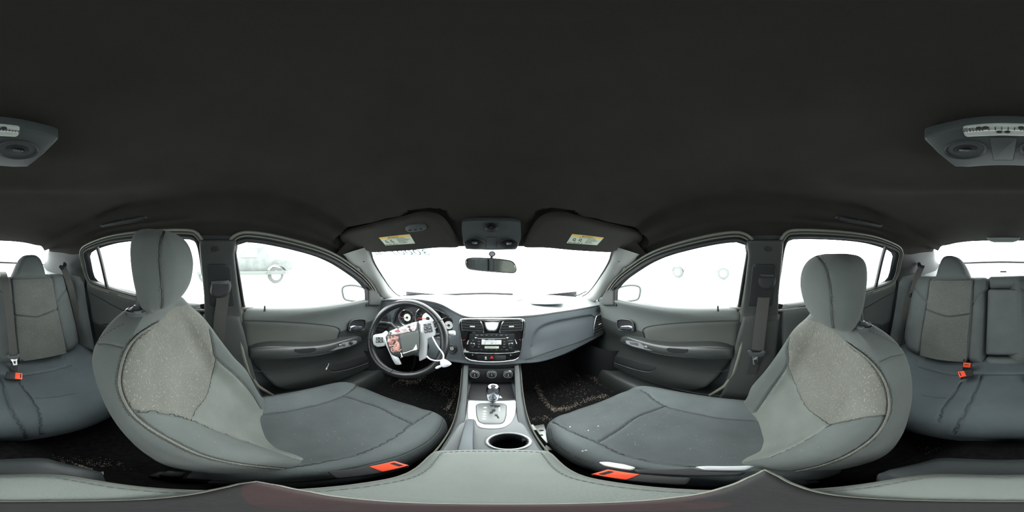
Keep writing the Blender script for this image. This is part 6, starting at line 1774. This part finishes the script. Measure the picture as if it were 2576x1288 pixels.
ring('mount_ring', Pl((mb_.x, .597, mb_.z + .001), (1, 0, 0), (0, -.6, .75)), circ(0, 0, .0105, 28), .0016, M['dark'], ms)

# numbers written on the windscreen, seen reversed from inside
WPl = Pl((-.35, .625, 1.045), (1, 0, 0), (0, -.905, .42))
nb = thing('windscreen_marking', 'pale blue reversed numbers written along the top left of the windscreen', 'marking', (-.3, .6, 1.04))
ch = mat('pale_blue_paint_pen', (.30, .50, .55), .7)
tq = WPl.pix(1000, 636); text('lettering', '30001740', WPl, tq[0], tq[1], .075, ch, nb, mirror=True, z=0)

# rear dome lamp
f5 = lambda X, Y: (2280 + X / 7.578, 270 + Y / 7.578)
DP = Pl((0, -.245, 1.243), (-1, 0, 0), (0, 1, .04))
def dpx(px, py): return DP.pix(px, py)
def symm(L): return [p for p in L if abs(p[0]) > .0015] + [(-a, b) for a, b in L[::-1] if abs(a) > .0015]
dm = thing('dome_lamp', 'grey dome lamp with clear strip lens on the headliner above the rear seat', 'lamp', (0, -.24, 1.24))
hl = [dpx(*f5(*p)) for p in [(1849, 236), (1500, 245), (1080, 295), (700, 380), (420, 450), (345, 490), (350, 535), (390, 580), (600, 790), (780, 940), (930, 1055), (1200, 1060), (1849, 1060)]]
DO = roundpoly(symm([(a, b) for a, b in hl]), .003, 3)
db = slab('lamp_body', DP, DO, .022, M['mid'], dm, bev=.004, z0=-.010)
D2 = DP.shift(.0122)
ll = [dpx(*f5(*p)) for p in [(1849, 305), (1500, 318), (1120, 358), (1080, 380), (1085, 470), (1110, 520), (1160, 540), (1500, 525), (1849, 515)]]
LO_ = roundpoly(symm([tuple(D2.pix(*f5(*p))) for p in [(1849, 305), (1500, 318), (1120, 358), (1080, 380), (1085, 470), (1110, 520), (1160, 540), (1500, 525), (1849, 515)]]), .0015, 3)
ln = slab('lamp_lens', D2, LO_, .004, M['lens'], dm, bev=.0012, z0=-.001)
D3 = D2.shift(.003)
lx = max(abs(p[0]) for p in LO_)
for i in range(26):
    x = -lx + lx * 2 * (i + .5) / 26
    if abs(x) < lx * .45 and i % 2: continue
    y0_ = D3.pix(*f5(1500, 360))[1]; y1__ = D3.pix(*f5(1500, 440))[1]
    mk('lens_rib', *g_ribbon([D3.W(x, y0_ - .0002 * i, .0003), D3.W(x, y1__, .0003)], tuple(D3.u), .0012, .0012), M['chrome'] if abs(x) > lx * .6 else M['mid'], ln)
yy = D3.pix(*f5(1500, 440))[1]
mk('lens_bar', *g_ribbon([D3.W(-lx * .95, yy, 0), D3.W(0, yy - .0005, 0), D3.W(lx * .95, yy, 0)], tuple(D3.v), .0018, .0014), M['chip'], ln)
for sx in (-1, 1):
    for q in (.10, .42, .58):
        c_ = (sx * lx * q, D3.pix(*f5(1500, 385 if q > .2 else 470))[1])
        slab('bulb_holder', D3, circ(*c_, .0035, 14, .003), .0014, M['rubber'], ln, bev=.0003)
for sx in (1, -1):
    a = D2.pix(*f5(1120, 810)); e = D2.pix(*f5(660, 790)); f_ = D2.pix(*f5(1120, 625))
    b_ = bowl(sx * a[0], a[1], abs(a[0] - e[0]), abs(f_[1] - a[1]) * 1.05, D2.shift(-.006), dm)
    rr_ = slab('reading_lamp', D2.shift(-.005), circ(sx * a[0], a[1] + .002, abs(a[0] - e[0]) * .58, 30, abs(f_[1] - a[1]) * .5), .006, M['dark'], b_, bev=.002)
    slab('lamp_slot', D2.shift(.001), circ(sx * a[0], a[1] + .002, .010, 20, .0048), .001, M['black'], rr_, bev=.0003)
    mk('slot_bar', *g_ribbon([D2.W(sx * a[0] - .008, a[1] + .003, .0025), D2.W(sx * a[0] + .008, a[1], .0025)], tuple(D2.v), .003, .0012), M['chrome'], rr_)
cb = roundpoly(symm([tuple(D2.pix(*f5(*p))) for p in [(1849, 572), (1585, 578), (1660, 1005), (1849, 1012)]]), .002)
cbt = slab('switch_cover', D2, cb, .0008, M['mid'], dm, bev=.0004); ring('cover_gap', D2, resample(cb, .003), .0006, M['rubber'], dm, z0=.0004)

# grab handles above the rear doors
for s in (-1, 1):
    MIR[0] = s > 0
    H = thing('grab_handle', 'folded black grab handle above the rear door on the %s' % ('steering wheel side' if s < 0 else 'passenger side'), 'handle', (-.54, -.45, 1.19), group='grab handles')
    rr_ = lambda px, py, X: onX(px, py, -X)
    P4 = [rr_(258, 568, .500), rr_(285, 562, .492), rr_(312, 557, .490), rr_(340, 552, .490), rr_(362, 546, .497)]
    V, F = g_tube(cr(P4, 30), .010, n=12, flat=.6); mk('grip', V, F, M['dark'], H)
    for p in (P4[0], P4[-1]): mk('handle_foot', *g_box(p + Vector((-.008, 0, .006)), (.024, .03, .02), bev=.006), M['dark'], H)
    hk = rr_(312, 550, .492); mk('coat_hook', *g_box(hk, (.010, .018, .014), bev=.004), M['dark'], H)
    MIR[0] = False
# high brake lamp at the top of the rear window
BL = Pl((0, -1.155, 1.16), (-1, 0, 0), (0, .12, 1))
bo = roundpoly([BL.pix(*c4(*p)) for p in [(606, 44), (700, 42), (816, 44), (822, 56), (798, 84), (770, 91), (650, 91), (625, 82)]] , .006)
bo = roundpoly(symm([(abs(a) if False else a, b) for a, b in [BL.pix(*c4(*p)) for p in [(706, 42), (606, 46), (610, 62), (630, 84), (655, 91), (706, 91)]]]), .006)
bt = thing('high_brake_lamp', 'pale grey high brake lamp cover at the top of the rear window', 'lamp', (0, -1.16, 1.16))
slab('lamp_cover', BL, bo, .03, M['palegrey'], bt, bev=.006)

# =================================================================== BELTS
def strap(T, nm, pts, wd, m_, nrm, n=40):
    V, F = g_ribbon(cr(pts, n), nrm, wd, .0022); return mk(nm, V, F, m_, T)
def front_belt(s):
    drv = s < 0
    MIR[0] = s > 0
    T = thing('seat_belt', 'grey front seat belt hanging straight down the middle pillar behind the steering wheel seat' if drv else 'grey front seat belt with chrome tongue on the middle pillar beside the passenger seat', 'seat belt', (-.63, -.08, .9), group='front seat belts')
    m = (lambda px: px) if drv else (lambda px: 2472 - px)
    if drv:
        g = lambda px, py, X: onX(px, py, -X)
    else:
        g = lambda px, py, X: Vector((-(onX(px, py, X).x), onX(px, py, X).y, onX(px, py, X).z))
    X0 = .618
    if drv:
        cov = [(530, 716), (534, 702), (577, 700), (583, 712), (581, 728), (572, 743), (555, 749), (538, 747), (529, 735)]
        slot = [(534, 704), (576, 702), (576, 712), (535, 713)]
    else:
        cov = [(1902, 700), (1904, 684), (1912, 682), (1946, 684), (1953, 696), (1950, 715), (1938, 727), (1922, 729), (1908, 718)]
        slot = [(1912, 684), (1944, 686), (1944, 694), (1912, 692)]
    CPn = Pl(Vector((-X0, g(*cov[0], X0).y, g(*cov[0], X0).z)), (0, 1, 0), (0, 0, 1))
    co = [((g(*p, X0) - CPn.o).y, (g(*p, X0) - CPn.o).z) for p in cov]
    if not MIR[0]: pass
    pillow('anchor_cover', CPn, smooth(co, 50), .022, .014, M['dark'], T, step=.01)
    slab('cover_back', CPn, smooth(co, 40), .03, M['dark'], T, z0=-.03, bev=0)
    so_ = [((g(*p, X0) - CPn.o).y, (g(*p, X0) - CPn.o).z) for p in slot]
    slab('cover_slot', CPn, roundpoly(so_, .002), .027, M['mid'], T, bev=.002)
    if drv:
        strap(T, 'webbing', [g(562, 738, .622), g(558, 770, .628), g(554, 800, .632), g(551, 835, .640), g(548, 880, .65), g(548, 960, .655)], .048, M['belt'], (0, 1, 0))
    else:
        strap(T, 'webbing', [g(1925, 720, .622), g(1920, 760, .628), g(1913, 820, .635), g(1906, 880, .640)], .047, M['belt'], (0, 1, .1))
        a = g(1903, 889, .640)
        TP = Pl(a, (0, 1, 0), (0, 0, 1))
        tq = lambda L: [((g(*p, .640) - a).y, (g(*p, .640) - a).z) for p in L]
        tg = slab('tongue', TP, roundpoly(tq([(1880, 882), (1888, 879), (1895, 886), (1912, 886), (1920, 880), (1927, 884), (1922, 894), (1908, 897), (1886, 895)]), .004), .006, M['mid'], T, bev=.002)
        slab('tongue_blade', TP, roundpoly(tq([(1893, 896), (1909, 896), (1908, 906), (1905, 917), (1894, 917), (1893, 906)]), .003), .003, M['chrome'], tg, bev=.001)
        slab('blade_slot', TP, roundpoly(tq([(1897, 904), (1905, 904), (1904, 912), (1897, 912)]), .001), .001, M['rubber'], tg, z0=.0028, bev=0)
        strap(T, 'lower_webbing', [g(1903, 895, .642), g(1893, 930, .648), g(1882, 975, .650), g(1872, 1008, .640), g(1868, 1018, .632)], .040, M['darkbelt'], (0, 1, .2))
        an = g(1862, 1016, .625)
        mk('floor_anchor', *g_box(an, (.02, .10, .012), bev=.004), M['dark'], T)
    MIR[0] = False
front_belt(-1); front_belt(1)
# rear belts
def bpt(fn, X, Y, off): 
    pl = RPL.shift(off); return pl.W(*pl.pix(*fn(X, Y)))
T = thing('seat_belt', 'grey middle rear seat belt with chrome tongue lying down the left backrest', 'seat belt', bpt(c3, 30, 400, .06), group='rear seat belts')
pts = [bpt(c3, 15, 262, -.03), bpt(c3, 22, 282, .045), bpt(c3, 32, 340, .075), bpt(c3, 50, 480, .075), bpt(c3, 66, 620, .075), bpt(c3, 78, 735, .075)]
strap(T, 'webbing', pts, .042, M['belt'], (1, 0, 0))
TPp = RPL.shift(.078)
tq = lambda fn, L: [TPp.pix(*fn(*p)) for p in L]
tg = slab('tongue', TPp, roundpoly(tq(c3, [(38, 742), (48, 738), (58, 750), (95, 746), (102, 734), (114, 738), (110, 760), (86, 768), (56, 764), (42, 756)]), .003), .006, M['mid'], T, bev=.002)
slab('tongue_blade', TPp, roundpoly(tq(c3, [(60, 768), (102, 760), (98, 778), (100, 800), (76, 803), (72, 785)]), .002), .004, M['white'], tg, bev=.001)
slab('blade_slot', TPp, roundpoly(tq(c3, [(76, 778), (90, 776), (90, 792), (80, 793)]), .001), .001, M['dark'], tg, z0=.0038, bev=0)
strap(T, 'lower_webbing', [bpt(c3, 84, 790, .075), bpt(c3, 84, 815, .08), bpt(c3, 80, 835, .10)], .030, M['darkbelt'], (1, 0, 0), n=12)
def rear_side_belt(s):
    drv = s < 0
    if drv:
        gd = [c3(345, 235), c3(352, 222), c3(366, 232), c3(372, 205), c3(383, 215), c3(380, 238), c3(358, 250)]
        pts = [c3(366, 238), c3(380, 268), c3(395, 310), c3(408, 350), c3(425, 420), c3(445, 500), c3(465, 590), c3(490, 680), c3(492, 730)]
        nm = 'grey rear seat belt beside the left backrest, behind the steering wheel seat'
    else:
        gd = [c4(213, 212), c4(222, 205), c4(230, 222), c4(250, 226), c4(246, 240), c4(225, 244), c4(216, 232)]
        pts = [c4(234, 236), c4(218, 270), c4(202, 320), c4(188, 360), c4(174, 395), c4(150, 450), c4(128, 540), c4(110, 620), c4(88, 690)]
        nm = 'grey rear seat belt beside the right backrest, behind the passenger seat'
    s_ = -1 if drv else 1
    ds = [(.565, -1.05), (.575, -1.02), (.585, -1.0), (.59, -.98), (.605, -.95), (.618, -.90), (.622, -.86), (.63, -.80), (.63, -.78)]
    W_ = []
    for (px, py), (lx_, yy_) in zip(pts, ds):
        W_.append(onX(px, py, s_ * (lx_ - .015)))
    T = thing('seat_belt', nm, 'seat belt', W_[0], group='rear seat belts')
    strap(T, 'webbing', W_, .042, M['belt'], (.86, s_ * .51, 0))
    G_ = Pl(W_[0] + Vector((-s_ * .004, .004, 0)), (-1, 0, 0) if False else Vector((-.78, s_ * .62 * 1, 0)) if not drv else Vector((-.78, -.62, 0)), (0, 0, 1))
    pl = G_
    slab('belt_guide', pl, roundpoly([pl.pix(*p) for p in gd], .003), .012, M['rubber'], T, bev=.003, z0=-.006)
    if drv:
        e = onX(*c3(472, 735), -.60); mk('belt_clip', *g_box(e, (.012, .02, .022), bev=.003), M['white'], T)
    else:
        e = W_[4]; mk('belt_stop', *g_box(e, (.016, .03, .022), bev=.003), M['rubber'], T)
rear_side_belt(-1); rear_side_belt(1)
# orange buckles
def buckle(nm, label, c, ax, up, sz, grp):
    T = thing(nm, label, 'buckle', c, group=grp)
    ax = Vector(ax).normalized(); up = Vector(up); pl = Pl(c, up.cross(ax), ax)
    pl = Pl(c, ax.cross(up), ax)
    if pl.n.dot(CAM - Vector(c)) < 0: pl = Pl(c, -pl.u, ax)
    l, w_, h = sz
    slab('buckle_body', pl, rrect(-w_ / 2, -l, w_ / 2, 0, .004), h, M['rubber'], T, bev=.003, z0=-h / 2)
    slab('release_button', pl, rrect(-w_ * .44, -l * .42, w_ * .44, .003, .002), h * .5, M['orange'], T, bev=.002, z0=h * .08)
    slab('tongue_slot', pl, rrect(-w_ * .28, -l * .10, w_ * .28, -l * .02, .001), .001, M['rubber'], T, z0=h * .58, bev=0)
    return T, pl
c_ = bpt(c3, 112, 868, .115) ; 
T1, _ = buckle('belt_buckle', 'orange-buttoned buckle on the left of the rear bench under the chrome tongue', onZ(*c3(122, 870), .470), (-.95, .1, -.2) if False else (-.9, .2, -.15), (0, .5, 1), (.060, .040, .022), 'rear belt buckles')
T1, _ = buckle('belt_buckle', 'upright orange-buttoned buckle against the right backrest of the rear bench', bpt(c4, 500, 790, .10), (0, -.15, 1), (0, 1, .2), (.055, .038, .020), 'rear belt buckles')
T1, _ = buckle('belt_buckle', 'tilted orange-buttoned buckle lying on the right side of the rear bench', onZ(*c4(455, 862), .475), (.9, .5, -.1), (0, .3, 1), (.055, .040, .022), 'rear belt buckles')
for (a, b, c) in ((c3(85, 845), c3(110, 868), .465), (c4(490, 820), c4(470, 860), .468)):
    pass
# front buckles between seats and console
T1, _ = buckle('belt_buckle', 'orange-buttoned buckle between the steering wheel seat and the console', onZ(1008, 1168, .40), (.25, .95, .12), (0, 0, 1), (.085, .030, .024), 'front belt buckles')
tube('buckle_stalk', [onZ(930, 1190, .36), onZ(870, 1196, .32), (-.145, -.02, .26)], .010, M['dark'], T1)
T1, _ = buckle('belt_buckle', 'orange-buttoned buckle between the passenger seat and the console', onZ(1512, 1189, .385), (-.2, .95, .12), (0, 0, 1), (.085, .030, .024), 'front belt buckles')
tube('buckle_stalk', [onZ(1600, 1198, .36), onZ(1680, 1200, .32), (.14, -.06, .24)], .010, M['dark'], T1)
# chrome lever and rail bits beside the passenger seat
lv = thing('seat_lever', 'pale metal lever and strip along the inner side of the passenger seat cushion', 'lever', onZ(1600, 1178, .33))
lp = Pl(onZ(1600, 1175, .388), (1, 0, 0), (0, 1, 0))
pillow('lever_arm', lp, roundpoly([lp.pix(*p) for p in [(1505, 1162), (1530, 1162), (1570, 1168), (1600, 1176), (1590, 1184), (1560, 1180), (1520, 1172)]], .003), .006, .004, M['chip'], lv, step=.006)
pillow('side_strip', lp, roundpoly([lp.pix(*p) for p in [(1745, 1174), (1780, 1172), (1890, 1171), (1902, 1173), (1880, 1184), (1770, 1183)]], .003), .006, .005, M['silver'], lv, step=.008)
pillow('dark_strip', lp, roundpoly([lp.pix(*p) for p in [(1590, 1180), (1740, 1178), (1770, 1186), (1880, 1188), (1860, 1196), (1700, 1196), (1600, 1190)]], .003), .004, .005, M['rubber'], lv, step=.008)
# seat tracks with punched holes in front of each seat
def track(s, pix, holes, z, lab):
    T = thing('seat_track', lab, 'rail', onZ(*pix[0], z), group='seat tracks')
    pl = Pl((0, 0, z), (1, 0, 0), (0, 1, 0)); 
    tr = slab('track', pl, roundpoly([pl.pix(*p) for p in pix], .003), .006, M['steel'], T, bev=.001)
    for h in holes:
        a = pl.pix(*h); slab('track_hole', pl, circ(a[0], a[1], .008, 14, .006), .001, M['rubber'], tr, z0=.0058, bev=0)
    return T
track(1, [(1343, 1072), (1368, 1068), (1376, 1092), (1386, 1120), (1378, 1122), (1352, 1092)], [(1362, 1084), (1360, 1096)], .12, 'bare steel seat track with holes, right of the console by the passenger seat')
track(-1, [(1116, 1092), (1098, 1122), (1060, 1146), (1052, 1140), (1090, 1112), (1108, 1090)], [(1100, 1108)], .12, 'bare steel seat track left of the console by the steering wheel seat')
a = onZ(1340, 1070, .2)
sc_ = slab('paper_scrap', Pl(onZ(1342, 1075, .16), (1, 0, 0), (0, 1, .1)), [(-.012, -.018), (.006, -.02), (.004, .02), (-.014, .018)], .001, M['chip'], None); tag(sc_, 'white paper scrap wedged between console and passenger seat', 'paper')
sc_ = slab('paper_scrap', Pl(onZ(1375, 1126, .2), (1, 0, 0), (0, 1, .1)), [(-.010, -.012), (.012, -.02), (.004, .016)], .001, M['chip'], None); tag(sc_, 'small white scrap beside the rear of the passenger seat track', 'paper')
sc_ = slab('plastic_scrap', Pl(onZ(2300, 1202, .10), (1, 0, 0), (0, 1, .1)), [(-.03, -.008), (.02, -.012), (.035, .004), (-.01, .012)], .001, M['chip'], None); tag(sc_, 'pale scrap on the rear floor behind the passenger seat', 'scrap')
sc_ = slab('plastic_scrap', Pl(onZ(232, 1197, .10), (1, 0, 0), (0, 1, .1)), [(-.03, -.01), (.02, -.012), (.035, .004), (-.01, .012)], .001, M['chip'], None); tag(sc_, 'pale scrap on the rear floor behind the steering wheel seat', 'scrap')

# sill strips
for s in (-1, 1):
    MIR[0] = s > 0
    o = loft('trim_15' if s < 0 else 'trim_16', [[(-.70, y, .215), (-.66, y, .215), (-.625, y, .205), (-.60, y, .15), (-.595, y, .06)] for y in (.78, .5, .2, -.1, -.5, -.85)], 20, 14, M['doorlow'], closed=False, recalc=False)
    tag(o, 'grey plastic door sill strip on the %s' % ('steering wheel side' if s < 0 else 'passenger side'), 'sill', kind='structure')
    pl = Pl((-.645, .1, .217), (0, 1, 0), (1, 0, 0))
    slab('daylight_plate', Pl((-.645, .1, .214), (1, 0, 0), (0, 1, 0)), rrect(-.022, -.13, .022, .13, .006), .004, M['steel'], o, bev=.001)  # bright plate added in place of the daylight sliver under the door
    kick = loft('kick_panel', [[(-.70, .70, .40), (-.66, .74, .40), (-.62, .84, .40), (-.60, 1.0, .40), (-.60, 1.3, .42)], [(-.70, .70, .22), (-.65, .74, .21), (-.61, .84, .20), (-.60, 1.0, .20), (-.60, 1.3, .3)], [(-.70, .68, .06), (-.62, .74, .05), (-.60, .84, .05), (-.60, 1.0, .05), (-.60, 1.3, .1)]], 12, 24, M['dark'], o, closed=False, recalc=False)
    MIR[0] = False

# =================================================================== DIRT
def scatter(name, label, pts, sizes, m_):
    mb = MB()
    for (x, y, z), s_ in zip(pts, sizes):
        a = rng.uniform(0, PI); c, q = math.cos(a) * s_, math.sin(a) * s_; h = s_ * .6
        V = [(x - c, y - q, z), (x + q * .7, y - c * .7, z), (x + c, y + q, z), (x - q * .7, y + c * .7, z), (x + rng.uniform(-.3, .3) * s_, y, z + h)]
        mb.add(V, [(0, 1, 4), (1, 2, 4), (2, 3, 4), (3, 0, 4)])
    o = mb.build(name, m_, None, smooth_=False, recalc=False); tag(o, label, 'dirt', kind='stuff'); return o
def along(pix, n, spread, zf):
    out = []
    c = cr([(a, b, 0) for a, b in pix], 60)
    for i in range(n):
        x, y, _ = c[rng.integers(0, 60)]; x += rng.normal(0, spread); y += rng.normal(0, spread * .6)
        p = onZ(x, y, .055); z = floor_z(p.x, p.y)
        p = onZ(x, y, z); z = floor_z(p.x, p.y); p = onZ(x, y, z)
        if abs(p.x) < .14 or abs(p.x) > .62 or p.y > 1.25: continue
        out.append((p.x, p.y, floor_z(p.x, p.y) + .001))
    return out
pp = []
pp += along([(975, 965), (1010, 955), (1030, 962), (1050, 958), (1068, 940)], 540, 6, .05)
pp += along([(1085, 960), (1110, 970), (1130, 980)], 210, 14, .05)
pp += along([(1155, 965), (1145, 990), (1135, 1015), (1125, 1030)], 300, 5, .05)
pp += along([(1130, 1045), (1145, 1050), (1140, 1060)], 90, 6, .05)
pp += along([(950, 935), (980, 940), (1120, 960), (1090, 1000)], 180, 26, .05)
pp += along([(1350, 965), (1360, 990), (1372, 1010), (1385, 1025), (1395, 1035)], 270, 4, .05)
pp += along([(1395, 1030), (1420, 1028), (1450, 1018), (1480, 1005), (1510, 998), (1540, 990)], 420, 5, .05)
pp += along([(1452, 938), (1480, 955), (1510, 972), (1540, 988)], 300, 4, .05)
pp += along([(1330, 1055), (1360, 1055), (1380, 1050)], 90, 6, .05)
pp += along([(1400, 970), (1440, 980), (1480, 975)], 180, 28, .05)
scatter('floor_crumbs', 'brownish crumbs and grit scattered over the front carpets', pp, rng.uniform(.0010, .0032, len(pp)), M['crumb'])
pp = []
for pix, n, sp_ in (([(100, 1160), (200, 1165), (300, 1170)], 200, 16), ([(190, 1165), (210, 1180), (225, 1185)], 200, 8), ([(2330, 1130), (2400, 1140), (2500, 1150)], 80, 20)):
    c = cr([(a, b, 0) for a, b in pix], 40)
    for i in range(n):
        x, y, _ = c[rng.integers(0, 40)]; p = onZ(x + rng.normal(0, sp_), y + rng.normal(0, 6), .055)
        if -.45 < p.y < -.1 and .14 < abs(p.x) < .6: pp.append((p.x, p.y, floor_z(p.x, p.y) + .001))
scatter('rear_crumbs', 'pale grit scattered over the rear carpets', pp, rng.uniform(.001, .0025, len(pp)), M['crumb'])
pp = []; ss = []
for bv_, lst in ((bvCL, [(700, 1060), (820, 1080), (900, 1050), (960, 1020), (1000, 1000), (780, 1110), (930, 1120), (870, 1090), (760, 1030), (1040, 1010)]), (bvCR, [(1460, 1040), (1520, 1040), (1600, 1010), (1700, 1060), (1640, 1080), (1600, 1120), (1750, 1100), (1830, 1120), (1470, 1090), (1560, 1060), (1660, 1030)]),
                 (bvBL, [(470, 950), (560, 1000), (420, 900), (600, 1080), (520, 1100)]), (bvBR, [(2120, 960), (2050, 1000), (1960, 1090), (2020, 1120), (1950, 960)])):
    for px, py in lst:
        for i in range(7):
            h, n_ = hit(bv_, px + rng.normal(0, 26), py + rng.normal(0, 18))
            if h is not None: pp.append(tuple(h + Vector((0, -.0005, .0008)))); ss.append(rng.uniform(.0004, .0009))
pp.append(tuple((hit(bvCR, 1434, 1074)[0] or Vector((0, 0, 0))) + Vector((0, 0, .001)))); ss.append(.0035)
for q in ((1505, 1072), (1480, 1083), (1466, 1135), (1474, 1133)):
    h = hit(bvCR, *q)[0]
    if h: pp.append(tuple(h + Vector((0, 0, .001)))); ss.append(.0028)
scatter('seat_crumbs', 'pale specks of grit on the front seats', pp, ss, M['chip'])
# broken bits on the dash top
for px, py, sz, lab in ((1083, 750, .022, 'broken trim clip on the dash top above the steering wheel, left one'), (1103, 750, .020, 'broken trim clip on the dash top above the steering wheel, right one'), (1308, 757, .014, 'thin dark sliver on the dash top left of the torn patch')):
    p = onZ(px, py, .775 if px < 1200 else .762)
    V, F = g_ribbon([p + Vector((-sz, .004, .002)), p + Vector((-sz * .3, -.003, .006)), p + Vector((sz * .4, .002, .003)), p + Vector((sz, -.006, .010))], (0, 1, 0), .008, .003)
    o = mk('broken_clip', V, F, M['mid']); tag(o, lab, 'debris')
TPn = Pl(onZ(1375, 757, .752), (1, 0, 0), (0, 1, -.02))
o = pillow('torn_patch', TPn, roundpoly([TPn.pix(*p) for p in [(1330, 757), (1334, 749), (1350, 746), (1368, 748), (1385, 745), (1400, 748), (1415, 750), (1421, 757), (1418, 764), (1375, 766), (1338, 765)]], .004), .004, .004, M['patch'], None, step=.012)
tag(o, 'grey torn patch on the sunlit dash top ahead of the passenger', 'patch')
# torn side of the lower left door, pale shred
p = onX(822, 925, -.640)
o = tube('shred', cr([p + Vector((0, -.004, -.012)), p, p + Vector((0, .006, .010)), p + Vector((.002, .010, .028))], 12), [.004] * 4 + [.002] * 8, M['chip']); tag(o, 'small torn pale shred hanging on the steering wheel side door pocket', 'scrap')

# =================================================================== BEYOND THE GLASS
def wheel(T, c, r, wd):
    w_ = lathe('wheel', c, (1, 0, 0), [(.0001, -wd / 2), (r * .6, -wd / 2), (r * .95, -wd / 2), (r, -wd * .3), (r, wd * .3), (r * .95, wd / 2), (r * .6, wd / 2), (.0001, wd / 2)], M['tyre'], T, n=40)
    lathe('hub', Vector(c) + Vector((math.copysign(wd / 2, -c[0]) * 1.0, 0, 0)), (math.copysign(1, -c[0]), 0, 0), [(.0001, 0), (r * .58, 0), (r * .60, .02), (r * .3, .03), (.0001, .03)], M['paint'], w_, n=30)
    return w_
gz = -.3
# left: stripped pickup
PX = -7.9
def gl(px, py): 
    return onX(px, py, PX)
wc = gl(693, 690); r_ = .40
T = thing('pickup_truck', 'pale washed-out stripped truck on big wheels seen through the left front window', 'truck', (PX, wc.y, gz))
wheel(T, (PX, wc.y, gz + r_), r_, .26); wheel(T, (PX, wc.y - 3.4, gz + r_), r_, .26); 
zf = gz + .55
mk('truck_frame', *g_box((PX, wc.y - 1.7, zf), (.9, 4.2, .16), bev=.03), M['tyre'], T)
body = [(-2.6, .62), (-2.6, 1.15), (-1.9, 1.2), (-1.55, 1.75), (-.6, 1.78), (-.3, 1.22), (.75, 1.12), (.82, .70), (.62, .62)]
arc = [(wc.y - wc.y + .52 * math.cos(t), .42 + .52 * math.sin(t)) for t in np.linspace(0.35, PI - .35, 14)]
prof = body + [(a, b) for a, b in arc]
bp = Pl((PX + .5, wc.y, gz), (0, 1, 0), (0, 0, 1))
slab('truck_body', bp, prof, 1.0, M['truck'], T, z0=-1.3, bev=.03)
tube('wheel_arch', [bp.W(.50 * math.cos(t), .42 + .50 * math.sin(t), .0) for t in np.linspace(.1, PI - .1, 24)], .03, M['tyre'], T)
slab('side_window', bp, [(-1.75, 1.28), (-1.5, 1.66), (-.95, 1.68), (-.95, 1.28)], .01, M['patch'], T, z0=-.29, bev=0)
mk('bull_bar', *g_box((PX + .2, wc.y + .95, gz + .55), (1.2, .1, .12), bev=.03), M['steel'], T)
# right: parked car
PX2 = 9.3
c1 = onX(1706, 690, PX2); c2 = onX(1820, 690, PX2)
T = thing('parked_car', 'pale washed-out parked car seen through the right front window', 'car', (PX2, (c1.y + c2.y) / 2, gz))
for c in (c1, c2): wheel(T, (PX2, c.y, gz + .34), .34, .22)
bp = Pl((PX2 - .12, c2.y, gz), (0, -1, 0), (0, 0, 1))
L_ = c1.y - c2.y
prof = [(.85, .30), (.88, .75), (.5, .92), (.15, 1.35), (-1.3, 1.42), (-2.1, .98), (-L_ - .75, .85), (-L_ - .8, .35)]
arcs = lambda cx: [(cx - .40 * math.cos(t) , .34 + .40 * math.sin(t)) for t in np.linspace(0.1, PI - .1, 12)]
prof = prof + arcs(-L_) + arcs(0)
slab('car_body', bp, prof, 1.5, M['paint'], T, z0=-1.6, bev=.03)
for cx_ in (0, -L_): tube('wheel_arch', [bp.W(cx_ + .40 * math.cos(t), .34 + .40 * math.sin(t), -.09) for t in np.linspace(0, PI, 20)], .018, M['tyre'], T)
slab('side_window', bp, [(.0, .98), (-.1, 1.28), (-1.2, 1.34), (-1.7, .98)], .01, M['patch'], T, z0=-.1, bev=0)
